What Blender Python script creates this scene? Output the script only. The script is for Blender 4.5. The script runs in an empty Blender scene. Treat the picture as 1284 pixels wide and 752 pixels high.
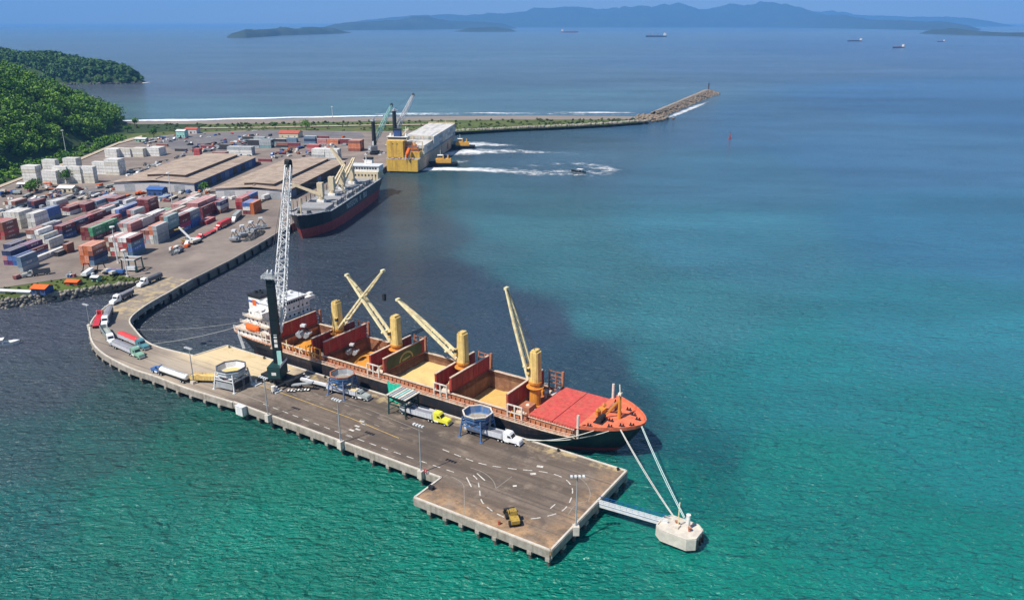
import bpy, bmesh, math, random
import numpy as np
from mathutils import Vector, Matrix, noise

# ------------------------------------------------------------------ camera, sky, sun, exposure
scene = bpy.context.scene
COL = scene.collection
H, FPX, CX, CY, HY = 125.0, 1000.0, 642.0, 376.0, 28.0
PITCH = math.atan((CY - HY) / FPX)
cam_d = bpy.data.cameras.new('camera')
cam_d.sensor_width = 36.0
cam_d.lens = 36.0 * FPX / 1284.0
cam_d.clip_start = 1.0
cam_d.clip_end = 120000.0
cam = bpy.data.objects.new('camera', cam_d)
cam.location = (0, 0, H)
cam.rotation_euler = (math.pi / 2 - PITCH, 0, 0)
COL.objects.link(cam)
scene.camera = cam

SUN_AZ = math.atan2(-0.70, -0.58)          # direction towards the sun, x then y
SUN_EL = math.radians(55)
world = bpy.data.worlds.new('World')
scene.world = world
world.use_nodes = True
wn = world.node_tree
bg = wn.nodes['Background']
sky = wn.nodes.new('ShaderNodeTexSky')
sky.sky_type = 'NISHITA'
sky.sun_disc = False
sky.sun_elevation = SUN_EL
sky.sun_rotation = SUN_AZ
sky.air_density = 1.0
sky.dust_density = 0.2
sky.ozone_density = 4.0
wn.links.new(sky.outputs[0], bg.inputs[0])
bg.inputs[1].default_value = 0.085

sun_d = bpy.data.lights.new('sun', 'SUN')
sun_d.energy = 4.9
sun_d.angle = math.radians(0.5)
sun_d.color = (1.0, 0.95, 0.86)
sun = bpy.data.objects.new('sun', sun_d)
sv = Vector((math.sin(SUN_AZ) * math.cos(SUN_EL), math.cos(SUN_AZ) * math.cos(SUN_EL), math.sin(SUN_EL)))
sun.rotation_euler = sv.to_track_quat('Z', 'Y').to_euler()
sun.location = (0, 0, 400)
COL.objects.link(sun)

scene.view_settings.view_transform = 'Standard'
scene.view_settings.look = 'None'
scene.view_settings.exposure = 0.35
scene.view_settings.gamma = 1.0
scene.view_settings.use_curve_mapping = False
scene.render.engine = 'CYCLES'
try:
    scene.cycles.volume_bounces = 1
    scene.cycles.max_bounces = 6
    scene.cycles.transparent_max_bounces = 12
except Exception:
    pass

# ------------------------------------------------------------------ survey helpers
cP, sP = math.cos(PITCH), math.sin(PITCH)

def at(u, v, z=0.0):
    """Ground position of a surveyed point at height z."""
    a = (u - CX) / FPX
    b = (v - CY) / FPX
    t = (H - z) / (sP + b * cP)
    return Vector((a * t, (cP - b * sP) * t, z))

DECK = 4.5
PA = at(787, 590, DECK)
PB = at(285, 433, DECK)
PD = (PB - PA).normalized()
PN = Vector((-PD.y, PD.x, 0))
if PN.y < 0:
    PN = -PN
PROT = math.atan2(-PD.y, -PD.x)

def S(s, t, z=0.0):
    q = PA + PD * s + PN * t
    return Vector((q.x, q.y, z))

def to_pier(w):
    q = Vector((w.x - PA.x, w.y - PA.y, 0))
    return (-(q.dot(PD)), q.dot(PN))

QE = Vector((0.128, 0.9918, 0)).normalized()     # along the quay, away from the camera
QR = Vector((QE.y, -QE.x, 0))
QROT = math.atan2(QE.y, QE.x)
rnd = random.Random(7)

# ------------------------------------------------------------------ materials
MATS = {}

def mat(name, col, rough=0.75, metal=0.0, var=0.18, scale=0.6, second=None, sscale=0.25, samount=0.5,
        bump=0.0, bscale=4.0, jitter=0.0, dust=None, spec=0.3, streak=None):
    m = bpy.data.materials.new(name)
    m.use_nodes = True
    nt = m.node_tree
    N = nt.nodes
    L = nt.links
    b = N['Principled BSDF']
    b.inputs['Roughness'].default_value = rough
    b.inputs['Metallic'].default_value = metal
    b.inputs['Specular IOR Level'].default_value = spec
    geo = N.new('ShaderNodeNewGeometry')
    n1 = N.new('ShaderNodeTexNoise')
    n1.inputs['Scale'].default_value = scale
    n1.inputs['Detail'].default_value = 6
    n1.inputs['Roughness'].default_value = 0.65
    L.new(geo.outputs['Position'], n1.inputs['Vector'])
    r = N.new('ShaderNodeValToRGB')
    r.color_ramp.elements[0].position = 0.3
    r.color_ramp.elements[1].position = 0.7
    r.color_ramp.elements[0].color = (*[c * (1 - var) for c in col], 1)
    r.color_ramp.elements[1].color = (*[min(1, c * (1 + var)) for c in col], 1)
    L.new(n1.outputs['Fac'], r.inputs['Fac'])
    out = r.outputs['Color']
    if second is not None:
        n2 = N.new('ShaderNodeTexNoise')
        n2.inputs['Scale'].default_value = sscale
        n2.inputs['Detail'].default_value = 8
        n2.inputs['Roughness'].default_value = 0.7
        L.new(geo.outputs['Position'], n2.inputs['Vector'])
        mr = N.new('ShaderNodeMapRange')
        mr.inputs['From Min'].default_value = 0.5
        mr.inputs['From Max'].default_value = 0.68
        mr.inputs['To Max'].default_value = samount
        L.new(n2.outputs['Fac'], mr.inputs['Value'])
        mx = N.new('ShaderNodeMix')
        mx.data_type = 'RGBA'
        L.new(mr.outputs['Result'], mx.inputs['Factor'])
        L.new(out, mx.inputs[6])
        mx.inputs[7].default_value = (*second, 1)
        out = mx.outputs[2]
    if streak is not None:
        mp = N.new('ShaderNodeMapping')
        mp.inputs['Scale'].default_value = (streak[2], streak[2], streak[2] * 0.07)
        L.new(geo.outputs['Position'], mp.inputs['Vector'])
        n3 = N.new('ShaderNodeTexNoise')
        n3.inputs['Scale'].default_value = 1.0
        n3.inputs['Detail'].default_value = 5
        n3.inputs['Roughness'].default_value = 0.6
        L.new(mp.outputs[0], n3.inputs['Vector'])
        mk = N.new('ShaderNodeMapRange')
        mk.inputs['From Min'].default_value = 0.5
        mk.inputs['From Max'].default_value = 0.72
        mk.inputs['To Max'].default_value = streak[1]
        L.new(n3.outputs['Fac'], mk.inputs['Value'])
        mx = N.new('ShaderNodeMix')
        mx.data_type = 'RGBA'
        L.new(mk.outputs['Result'], mx.inputs['Factor'])
        L.new(out, mx.inputs[6])
        mx.inputs[7].default_value = (*streak[0], 1)
        out = mx.outputs[2]
    if jitter > 0:
        oi = N.new('ShaderNodeObjectInfo')
        hs = N.new('ShaderNodeHueSaturation')
        mv = N.new('ShaderNodeMapRange')
        mv.inputs['To Min'].default_value = 1 - jitter
        mv.inputs['To Max'].default_value = 1 + jitter
        L.new(oi.outputs['Random'], mv.inputs['Value'])
        L.new(mv.outputs['Result'], hs.inputs['Value'])
        ms = N.new('ShaderNodeMapRange')
        ms.inputs['To Min'].default_value = 1.0
        ms.inputs['To Max'].default_value = 1 - jitter * 1.3
        L.new(oi.outputs['Random'], ms.inputs['Value'])
        L.new(ms.outputs['Result'], hs.inputs['Saturation'])
        L.new(out, hs.inputs['Color'])
        out = hs.outputs['Color']
    if dust is not None:
        sep = N.new('ShaderNodeSeparateXYZ')
        L.new(geo.outputs['True Normal'], sep.inputs[0])
        md = N.new('ShaderNodeMapRange')
        md.inputs['From Min'].default_value = 0.6
        md.inputs['From Max'].default_value = 0.95
        md.inputs['To Max'].default_value = dust[1]
        L.new(sep.outputs['Z'], md.inputs['Value'])
        mx = N.new('ShaderNodeMix')
        mx.data_type = 'RGBA'
        L.new(md.outputs['Result'], mx.inputs['Factor'])
        L.new(out, mx.inputs[6])
        mx.inputs[7].default_value = (*dust[0], 1)
        out = mx.outputs[2]
    L.new(out, b.inputs['Base Color'])
    if bump > 0:
        nb = N.new('ShaderNodeTexNoise')
        nb.inputs['Scale'].default_value = bscale
        nb.inputs['Detail'].default_value = 5
        L.new(geo.outputs['Position'], nb.inputs['Vector'])
        bp = N.new('ShaderNodeBump')
        bp.inputs['Strength'].default_value = bump
        bp.inputs['Distance'].default_value = 0.3
        L.new(nb.outputs['Fac'], bp.inputs['Height'])
        L.new(bp.outputs['Normal'], b.inputs['Normal'])
    MATS[name] = m
    return m

RUST = (0.16, 0.055, 0.025)
mat('concrete', (0.33, 0.295, 0.255), 0.9, second=(0.22, 0.18, 0.14), samount=0.7, var=0.25, bump=0.3, streak=((0.16, 0.13, 0.10), 0.75, 0.8))
mat('concrete_pale', (0.56, 0.51, 0.44), 0.9, second=(0.33, 0.29, 0.24), samount=0.5)
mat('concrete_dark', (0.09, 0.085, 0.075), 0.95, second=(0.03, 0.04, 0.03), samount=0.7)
mat('yard_paving', (0.225, 0.182, 0.155), 0.92, var=0.25, scale=0.05, second=(0.13, 0.105, 0.095), sscale=0.03, samount=0.75, bump=0.1)
mat('asphalt_grey', (0.15, 0.14, 0.145), 0.9, var=0.25, scale=0.06, second=(0.22, 0.19, 0.17), sscale=0.04, samount=0.7)
mat('white_line', (0.58, 0.55, 0.50), 0.8, var=0.2, second=(0.2, 0.17, 0.15), sscale=1.3, samount=0.85)
mat('yellow_line', (0.50, 0.33, 0.10), 0.8, var=0.12, second=(0.2, 0.16, 0.12), sscale=0.5, samount=0.7)
mat('faint_line', (0.27, 0.24, 0.20), 0.85, second=(0.16, 0.13, 0.115), sscale=0.4, samount=0.9)
mat('hull_black', (0.016, 0.020, 0.026), 0.45, second=(0.07, 0.035, 0.025), sscale=0.35, samount=0.5, spec=0.5, streak=((0.12, 0.06, 0.04), 0.35, 0.9))
mat('boot_red', (0.38, 0.06, 0.055), 0.6, second=(0.16, 0.04, 0.03), samount=0.7, streak=((0.12, 0.05, 0.04), 0.6, 0.6))
mat('ship_deck_red', (0.44, 0.15, 0.07), 0.8, second=(0.26, 0.10, 0.05), sscale=0.5, samount=0.8, var=0.3)
mat('forecastle_red', (0.70, 0.17, 0.085), 0.7, second=(0.40, 0.11, 0.06), sscale=0.7, samount=0.9, var=0.25)
mat('hatch_red', (0.56, 0.085, 0.07), 0.65, second=(0.40, 0.13, 0.08), sscale=0.45, samount=0.9, var=0.3, scale=0.9)
mat('panel_maroon', (0.33, 0.035, 0.028), 0.65, second=(0.19, 0.035, 0.022), sscale=0.5, samount=0.8, var=0.25, streak=((0.40, 0.17, 0.09), 0.7, 0.9))
mat('hold_brown', (0.22, 0.11, 0.065), 0.85, second=(0.33, 0.21, 0.12), sscale=0.3, samount=0.7, streak=((0.12, 0.06, 0.04), 0.7, 0.5))
mat('coaming', (0.42, 0.175, 0.085), 0.8, second=(0.5, 0.36, 0.24), sscale=0.5, samount=0.7, streak=((0.22, 0.08, 0.04), 0.7, 0.9))
mat('coaming_top', (0.58, 0.48, 0.38), 0.7, second=(0.36, 0.17, 0.09), sscale=0.8, samount=0.8)
mat('crane_yellow', (0.72, 0.52, 0.19), 0.5, second=(0.48, 0.29, 0.08), sscale=0.5, samount=0.6, streak=((0.36, 0.17, 0.05), 0.7, 1.1))
mat('crane_orange', (0.64, 0.26, 0.04), 0.55, second=(0.40, 0.15, 0.03), sscale=0.6, samount=0.7, streak=((0.26, 0.09, 0.03), 0.7, 1.1))
mat('jib_cream', (0.78, 0.68, 0.42), 0.5, second=(0.46, 0.25, 0.09), sscale=0.5, samount=0.75)
mat('ship_white', (0.78, 0.77, 0.74), 0.5, var=0.1, second=(0.55, 0.46, 0.36), sscale=0.5, samount=0.4, streak=((0.42, 0.26, 0.16), 0.5, 1.2))
mat('frame_white', (0.66, 0.60, 0.52), 0.6, second=RUST, sscale=0.9, samount=0.5)
mat('frame_rust', (0.36, 0.14, 0.08), 0.8, second=(0.5, 0.36, 0.25), sscale=0.9, samount=0.5)
mat('grain', (0.62, 0.40, 0.13), 0.95, var=0.12, scale=0.8, second=(0.56, 0.34, 0.10), sscale=0.3, samount=0.6, bump=0.25)
mat('grain_orange', (0.58, 0.25, 0.035), 0.95, var=0.12, scale=0.8, bump=0.25)
mat('grain_pale', (0.66, 0.48, 0.20), 0.95, var=0.1, scale=0.8, bump=0.25)
mat('mural_green', (0.07, 0.075, 0.03), 0.8, var=0.3, scale=0.3, second=(0.07, 0.17, 0.03), sscale=0.25, samount=0.9)
mat('mural_yellow', (0.36, 0.27, 0.10), 0.8)
mat('window_dark', (0.02, 0.03, 0.04), 0.15, var=0.05, spec=0.6)
mat('black_steel', (0.02, 0.022, 0.025), 0.55, var=0.2)
mat('tyre', (0.018, 0.018, 0.018), 0.9)
mat('grey_steel', (0.32, 0.34, 0.36), 0.5, second=(0.2, 0.14, 0.1), samount=0.4)
mat('pale_steel', (0.62, 0.63, 0.64), 0.5, var=0.1, second=(0.35, 0.28, 0.22), sscale=0.7, samount=0.3)
mat('dark_green', (0.012, 0.045, 0.045), 0.5, second=(0.03, 0.03, 0.03), samount=0.4)
mat('tower_green', (0.009, 0.016, 0.020), 0.5, var=0.2)
mat('pale_teal', (0.30, 0.55, 0.50), 0.6)
mat('net_green', (0.03, 0.55, 0.36), 0.7, var=0.12, scale=1.2)
mat('hopper_blue', (0.055, 0.14, 0.31), 0.55, second=(0.16, 0.13, 0.11), sscale=0.9, samount=0.7, streak=((0.30, 0.24, 0.18), 0.6, 1.0))
mat('blue_girder', (0.015, 0.10, 0.28), 0.5)
mat('rope', (0.55, 0.55, 0.50), 0.9, var=0.1)
mat('rope_teal', (0.50, 0.62, 0.60), 0.9, var=0.1)
mat('cable', (0.05, 0.05, 0.055), 0.6)
mat('cab_white', (0.78, 0.78, 0.78), 0.35, var=0.05, spec=0.5)
mat('cab_yellow', (0.72, 0.68, 0.06), 0.35, var=0.06, spec=0.5)
mat('cab_red', (0.55, 0.03, 0.035), 0.35, var=0.08, spec=0.5)
mat('cab_blue', (0.05, 0.13, 0.36), 0.35, var=0.08, spec=0.5)
mat('cab_teal', (0.09, 0.24, 0.28), 0.4, var=0.2, spec=0.5)
mat('cab_green', (0.22, 0.40, 0.30), 0.4, var=0.2, spec=0.5)
mat('cab_grey', (0.34, 0.37, 0.36), 0.4, var=0.1, spec=0.5)
mat('trailer_silver', (0.55, 0.56, 0.60), 0.4, var=0.1, second=(0.33, 0.3, 0.27), sscale=0.8, samount=0.4)
mat('trailer_dark', (0.10, 0.11, 0.13), 0.5)
mat('tarp_red', (0.60, 0.06, 0.06), 0.7, var=0.1)
mat('tarp_grey', (0.22, 0.22, 0.25), 0.7)
mat('machine_yellow', (0.38, 0.25, 0.05), 0.6, second=(0.07, 0.05, 0.03), sscale=1.6, samount=0.8)
mat('roof_tan', (0.38, 0.295, 0.23), 0.8, var=0.25, scale=0.12, second=(0.25, 0.18, 0.135), sscale=0.09, samount=0.9)
mat('roof_ridge', (0.20, 0.14, 0.11), 0.8)
mat('wall_pale', (0.50, 0.48, 0.48), 0.8, var=0.1)
mat('wall_blue', (0.04, 0.08, 0.22), 0.7, var=0.2)
mat('orange_paint', (0.68, 0.13, 0.02), 0.5, var=0.12)
mat('tug_orange', (0.62, 0.34, 0.06), 0.5, var=0.12, second=(0.4, 0.15, 0.04), samount=0.5)
mat('ship_yellow', (0.64, 0.40, 0.07), 0.5, var=0.15, second=(0.46, 0.27, 0.06), samount=0.6, streak=((0.28, 0.15, 0.05), 0.7, 0.5))
mat('side_tan', (0.47, 0.37, 0.26), 0.6, var=0.2, second=(0.16, 0.11, 0.09), sscale=0.1, samount=0.6, streak=((0.12, 0.07, 0.05), 0.8, 0.35))
mat('deck_grey', (0.30, 0.30, 0.31), 0.8, var=0.15, second=(0.2, 0.17, 0.15), samount=0.5)
mat('crane_buff', (0.60, 0.50, 0.34), 0.55, var=0.1, second=(0.42, 0.32, 0.2), samount=0.5)
mat('sand', (0.24, 0.20, 0.17), 0.95, var=0.15, scale=0.02, second=(0.17, 0.14, 0.125), sscale=0.01, samount=0.7)
mat('track_sand', (0.44, 0.36, 0.27), 0.95)
mat('grass', (0.075, 0.105, 0.022), 0.95, var=0.35, scale=0.05, second=(0.15, 0.13, 0.05), sscale=0.02, samount=0.7, bump=0.5, bscale=0.8)
mat('rubble', (0.28, 0.25, 0.21), 0.95, var=0.35, scale=0.25, second=(0.13, 0.12, 0.10), sscale=0.2, samount=0.7)
mat('rubble_warm', (0.24, 0.185, 0.135), 0.95, var=0.4, scale=0.1, second=(0.12, 0.10, 0.08), sscale=0.1, samount=0.85)
mat('rubble_dark', (0.09, 0.085, 0.08), 0.95, var=0.5, scale=0.4)
mat('forest_floor', (0.03, 0.055, 0.016), 1.0, var=0.3, scale=0.05)
mat('bark', (0.10, 0.075, 0.05), 0.95)
mat('far_land', (0.035, 0.05, 0.03), 1.0, var=0.35, scale=0.003)
mat('scrap', (0.035, 0.035, 0.035), 0.8, var=0.5, scale=1.5, second=(0.3, 0.28, 0.26), sscale=1.0, samount=0.7)
mat('boot_dark', (0.06, 0.02, 0.02), 0.7)
mat('shed_red', (0.40, 0.10, 0.07), 0.7)

CONT = {
    'maroon': (0.20, 0.022, 0.028), 'red': (0.42, 0.03, 0.03), 'orange': (0.60, 0.15, 0.03), 'brown': (0.27, 0.085, 0.05),
    'white': (0.70, 0.69, 0.66), 'cream': (0.60, 0.56, 0.47), 'grey': (0.36, 0.40, 0.42), 'blue': (0.03, 0.13, 0.42),
    'navy': (0.03, 0.045, 0.12), 'slate': (0.14, 0.23, 0.33), 'teal': (0.17, 0.33, 0.35), 'green': (0.04, 0.30, 0.13),
    'pink': (0.50, 0.20, 0.19), 'magenta': (0.50, 0.03, 0.14), 'dark': (0.05, 0.05, 0.055), 'purple': (0.17, 0.05, 0.16),
}
for k, c in CONT.items():
    dust = tuple(0.55 * a + 0.45 * b for a, b in zip(c, (0.66, 0.58, 0.55)))
    mat('container_' + k, c, 0.55, var=0.12, scale=0.8, second=tuple(0.6 * a for a in c), sscale=0.5, samount=0.5,
        jitter=0.2, dust=(dust, 0.75), streak=(tuple(0.45 * a for a in c), 0.6, 1.0))

def container_print(m):
    N, L = m.node_tree.nodes, m.node_tree.links
    b = N['Principled BSDF']
    src = b.inputs['Base Color'].links[0].from_socket
    tc = N.new('ShaderNodeTexCoord')
    sep = N.new('ShaderNodeSeparateXYZ')
    L.new(tc.outputs['Object'], sep.inputs[0])
    nrm = N.new('ShaderNodeSeparateXYZ')
    L.new(tc.outputs['Normal'], nrm.inputs[0])
    oi = N.new('ShaderNodeObjectInfo')

    def op(o, a, c):
        n = N.new('ShaderNodeMath')
        n.operation = o
        for i, x in enumerate((a, c)):
            if isinstance(x, (int, float)):
                n.inputs[i].default_value = x
            else:
                L.new(x, n.inputs[i])
        return n.outputs[0]
    x, z = sep.outputs['X'], sep.outputs['Z']
    inside = op('MULTIPLY', op('MULTIPLY', op('GREATER_THAN', x, 3.2), op('LESS_THAN', x, 8.6)), op('MULTIPLY', op('GREATER_THAN', z, 0.85), op('LESS_THAN', z, 1.75)))
    nz = N.new('ShaderNodeTexNoise')
    nz.noise_dimensions = '1D'
    nz.inputs['Scale'].default_value = 1.6
    nz.inputs['Detail'].default_value = 1
    L.new(op('ADD', x, op('MULTIPLY', oi.outputs['Random'], 57.0)), nz.inputs['W'])
    bars = op('GREATER_THAN', nz.outputs['Fac'], 0.5)
    side = op('GREATER_THAN', op('ABSOLUTE', nrm.outputs['Y'], 0), 0.5)
    f = op('MULTIPLY', op('MULTIPLY', inside, bars), op('MULTIPLY', side, op('GREATER_THAN', oi.outputs['Random'], 0.35)))
    mx = N.new('ShaderNodeMix')
    mx.data_type = 'RGBA'
    L.new(op('MULTIPLY', f, 0.8), mx.inputs['Factor'])
    L.new(src, mx.inputs[6])
    mx.inputs[7].default_value = (0.7, 0.7, 0.68, 1)
    L.new(mx.outputs[2], b.inputs['Base Color'])
for k in ('maroon', 'red', 'orange', 'brown', 'blue', 'navy', 'slate', 'teal', 'green', 'magenta', 'purple'):
    container_print(MATS['container_' + k])

def foliage(name, c0, c1, scale=0.05):
    m = bpy.data.materials.new(name)
    m.use_nodes = True
    N, L = m.node_tree.nodes, m.node_tree.links
    b = N['Principled BSDF']
    b.inputs['Roughness'].default_value = 0.75
    b.inputs['Specular IOR Level'].default_value = 0.15
    a = N.new('ShaderNodeAttribute')
    a.attribute_name = 'tint'
    geo = N.new('ShaderNodeNewGeometry')
    n1 = N.new('ShaderNodeTexNoise')
    n1.inputs['Scale'].default_value = scale
    n1.inputs['Detail'].default_value = 4
    L.new(geo.outputs['Position'], n1.inputs['Vector'])
    ad = N.new('ShaderNodeMath')
    ad.operation = 'ADD'
    L.new(a.outputs['Fac'], ad.inputs[0])
    L.new(n1.outputs['Fac'], ad.inputs[1])
    mr = N.new('ShaderNodeMapRange')
    mr.inputs['From Min'].default_value = 0.3
    mr.inputs['From Max'].default_value = 1.4
    L.new(ad.outputs[0], mr.inputs['Value'])
    mx = N.new('ShaderNodeMix')
    mx.data_type = 'RGBA'
    L.new(mr.outputs['Result'], mx.inputs['Factor'])
    mx.inputs[6].default_value = (*c0, 1)
    mx.inputs[7].default_value = (*c1, 1)
    L.new(mx.outputs[2], b.inputs['Base Color'])
    MATS[name] = m
    return m

foliage('leaves', (0.020, 0.085, 0.014), (0.17, 0.31, 0.035), 0.022)
foliage('leaves_far', (0.02, 0.07, 0.02), (0.09, 0.17, 0.045), 0.012)
foliage('leaves_scrub', (0.03, 0.06, 0.014), (0.13, 0.15, 0.04), 0.05)

# ------------------------------------------------------------------ mesh builder
class MB:
    def __init__(self):
        self.v = []
        self.f = []
        self.m = []

    def add(self, vs, fs, mi=0):
        o = len(self.v)
        self.v.extend([tuple(p) for p in vs])
        for f in fs:
            self.f.append(tuple(i + o for i in f))
            self.m.append(mi)
        return self

    def box(self, x0, x1, y0, y1, z0, z1, mi=0):
        return self.add([(x0, y0, z0), (x1, y0, z0), (x1, y1, z0), (x0, y1, z0), (x0, y0, z1), (x1, y0, z1), (x1, y1, z1), (x0, y1, z1)],
                        [(0, 3, 2, 1), (4, 5, 6, 7), (0, 1, 5, 4), (1, 2, 6, 5), (2, 3, 7, 6), (3, 0, 4, 7)], mi)

    def bar(self, p, q, w=0.2, h=None, mi=0, w2=None):
        p, q = Vector(p), Vector(q)
        h = w if h is None else h
        d = (q - p)
        if d.length < 1e-6:
            return self
        d.normalize()
        up = Vector((0, 0, 1)) if abs(d.z) < 0.95 else Vector((1, 0, 0))
        a = d.cross(up).normalized()
        b = a.cross(d).normalized()
        k = 1.0 if w2 is None else w2 / w
        vs = []
        for c, s in ((p, 1.0), (q, k)):
            for i, j in ((-1, -1), (1, -1), (1, 1), (-1, 1)):
                vs.append(c + a * (i * w * s / 2) + b * (j * h * s / 2))
        return self.add(vs, [(0, 1, 2, 3)[::-1], (4, 5, 6, 7), (0, 1, 5, 4), (1, 2, 6, 5), (2, 3, 7, 6), (3, 0, 4, 7)], mi)

    def tube(self, p, q, r, r2=None, n=10, mi=0, caps=True):
        p, q = Vector(p), Vector(q)
        r2 = r if r2 is None else r2
        d = (q - p).normalized()
        up = Vector((0, 0, 1)) if abs(d.z) < 0.95 else Vector((1, 0, 0))
        a = d.cross(up).normalized()
        b = a.cross(d).normalized()
        vs = []
        for c, rr in ((p, r), (q, r2)):
            for i in range(n):
                t = 2 * math.pi * i / n
                vs.append(c + a * (math.cos(t) * rr) + b * (math.sin(t) * rr))
        fs = [(i, i + n, (i + 1) % n + n, (i + 1) % n) for i in range(n)]
        if caps:
            fs.append(tuple(range(n)))
            fs.append(tuple(range(2 * n - 1, n - 1, -1)))
        return self.add(vs, fs, mi)

    def prism(self, poly, z0, z1, mi=0):
        n = len(poly)
        area = sum(poly[i][0] * poly[(i + 1) % n][1] - poly[(i + 1) % n][0] * poly[i][1] for i in range(n))
        if area < 0:
            poly = poly[::-1]
        vs = [(p[0], p[1], z0) for p in poly] + [(p[0], p[1], z1) for p in poly]
        fs = [tuple(range(n - 1, -1, -1)), tuple(range(n, 2 * n))]
        fs += [(i, (i + 1) % n, (i + 1) % n + n, i + n) for i in range(n)]
        return self.add(vs, fs, mi)

    def extr_y(self, prof, y0, y1, mi=0):
        """side profile of (x, z) pushed from y0 to y1"""
        n = len(prof)
        vs = [(p[0], y0, p[1]) for p in prof] + [(p[0], y1, p[1]) for p in prof]
        fs = [tuple(range(n)), tuple(range(2 * n - 1, n - 1, -1))]
        fs += [(i, i + n, (i + 1) % n + n, (i + 1) % n) for i in range(n)]
        return self.add(vs, fs, mi)

    def ring(self, pts_lo, pts_hi, mi=0, closed=True):
        n = len(pts_lo)
        fs = [(i, (i + 1) % n, (i + 1) % n + n, i + n) for i in range(n if closed else n - 1)]
        return self.add(list(pts_lo) + list(pts_hi), fs, mi)

    def mesh(self, name):
        me = bpy.data.meshes.new(name)
        me.from_pydata(self.v, [], self.f)
        if len(self.m) and max(self.m) > 0:
            me.polygons.foreach_set('material_index', self.m)
        me.update()
        return me

    def build(self, name, mats, parent=None, smooth=False, fix=True):
        me = self.mesh(name)
        if fix:
            b = bmesh.new()
            b.from_mesh(me)
            bmesh.ops.recalc_face_normals(b, faces=b.faces)
            b.to_mesh(me)
            b.free()
        if isinstance(mats, str):
            mats = [mats]
        for m in mats:
            me.materials.append(MATS[m])
        if smooth:
            me.polygons.foreach_set('use_smooth', [True] * len(me.polygons))
        o = bpy.data.objects.new(name, me)
        COL.objects.link(o)
        o.parent = parent
        return o

def empty(name, loc=(0, 0, 0), rz=0.0):
    o = bpy.data.objects.new(name, None)
    o.empty_display_size = 1.0
    o.location = loc
    o.rotation_euler = (0, 0, rz)
    COL.objects.link(o)
    return o

def tag(o, label, cat, group=None, kind=None):
    o['label'] = label
    o['category'] = cat
    if group:
        o['group'] = group
    if kind:
        o['kind'] = kind
    return o

def thing(name, label, cat, loc=(0, 0, 0), rz=0.0, group=None):
    return tag(empty(name, loc, rz), label, cat, group)

def struct(o):
    o['kind'] = 'structure'
    return o

def share(name, me, m, parent=None, loc=(0, 0, 0), rz=0.0, scale=None):
    """another object on existing mesh data, with its own material"""
    o = bpy.data.objects.new(name, me)
    if not me.materials:
        me.materials.append(None)
    if m:
        o.material_slots[0].link = 'OBJECT'
        o.material_slots[0].material = MATS[m]
    o.location = loc
    o.rotation_euler = (0, 0, rz)
    if scale:
        o.scale = scale
    o.parent = parent
    COL.objects.link(o)
    return o

def fast_mesh(name, verts, quads, mats, tint=None):
    """numpy arrays to a mesh quickly"""
    me = bpy.data.meshes.new(name)
    nv, nq, k = len(verts), len(quads), quads.shape[1]
    me.vertices.add(nv)
    me.vertices.foreach_set('co', verts.astype(np.float32).ravel())
    me.loops.add(nq * k)
    me.loops.foreach_set('vertex_index', quads.astype(np.int32).ravel())
    me.polygons.add(nq)
    me.polygons.foreach_set('loop_start', np.arange(0, nq * k, k, dtype=np.int32))
    me.polygons.foreach_set('loop_total', np.full(nq, k, dtype=np.int32))
    me.update(calc_edges=True)
    if tint is not None:
        a = me.attributes.new('tint', 'FLOAT', 'FACE')
        a.data.foreach_set('value', tint.astype(np.float32))
    for m in mats:
        me.materials.append(MATS[m])
    return me

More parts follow.
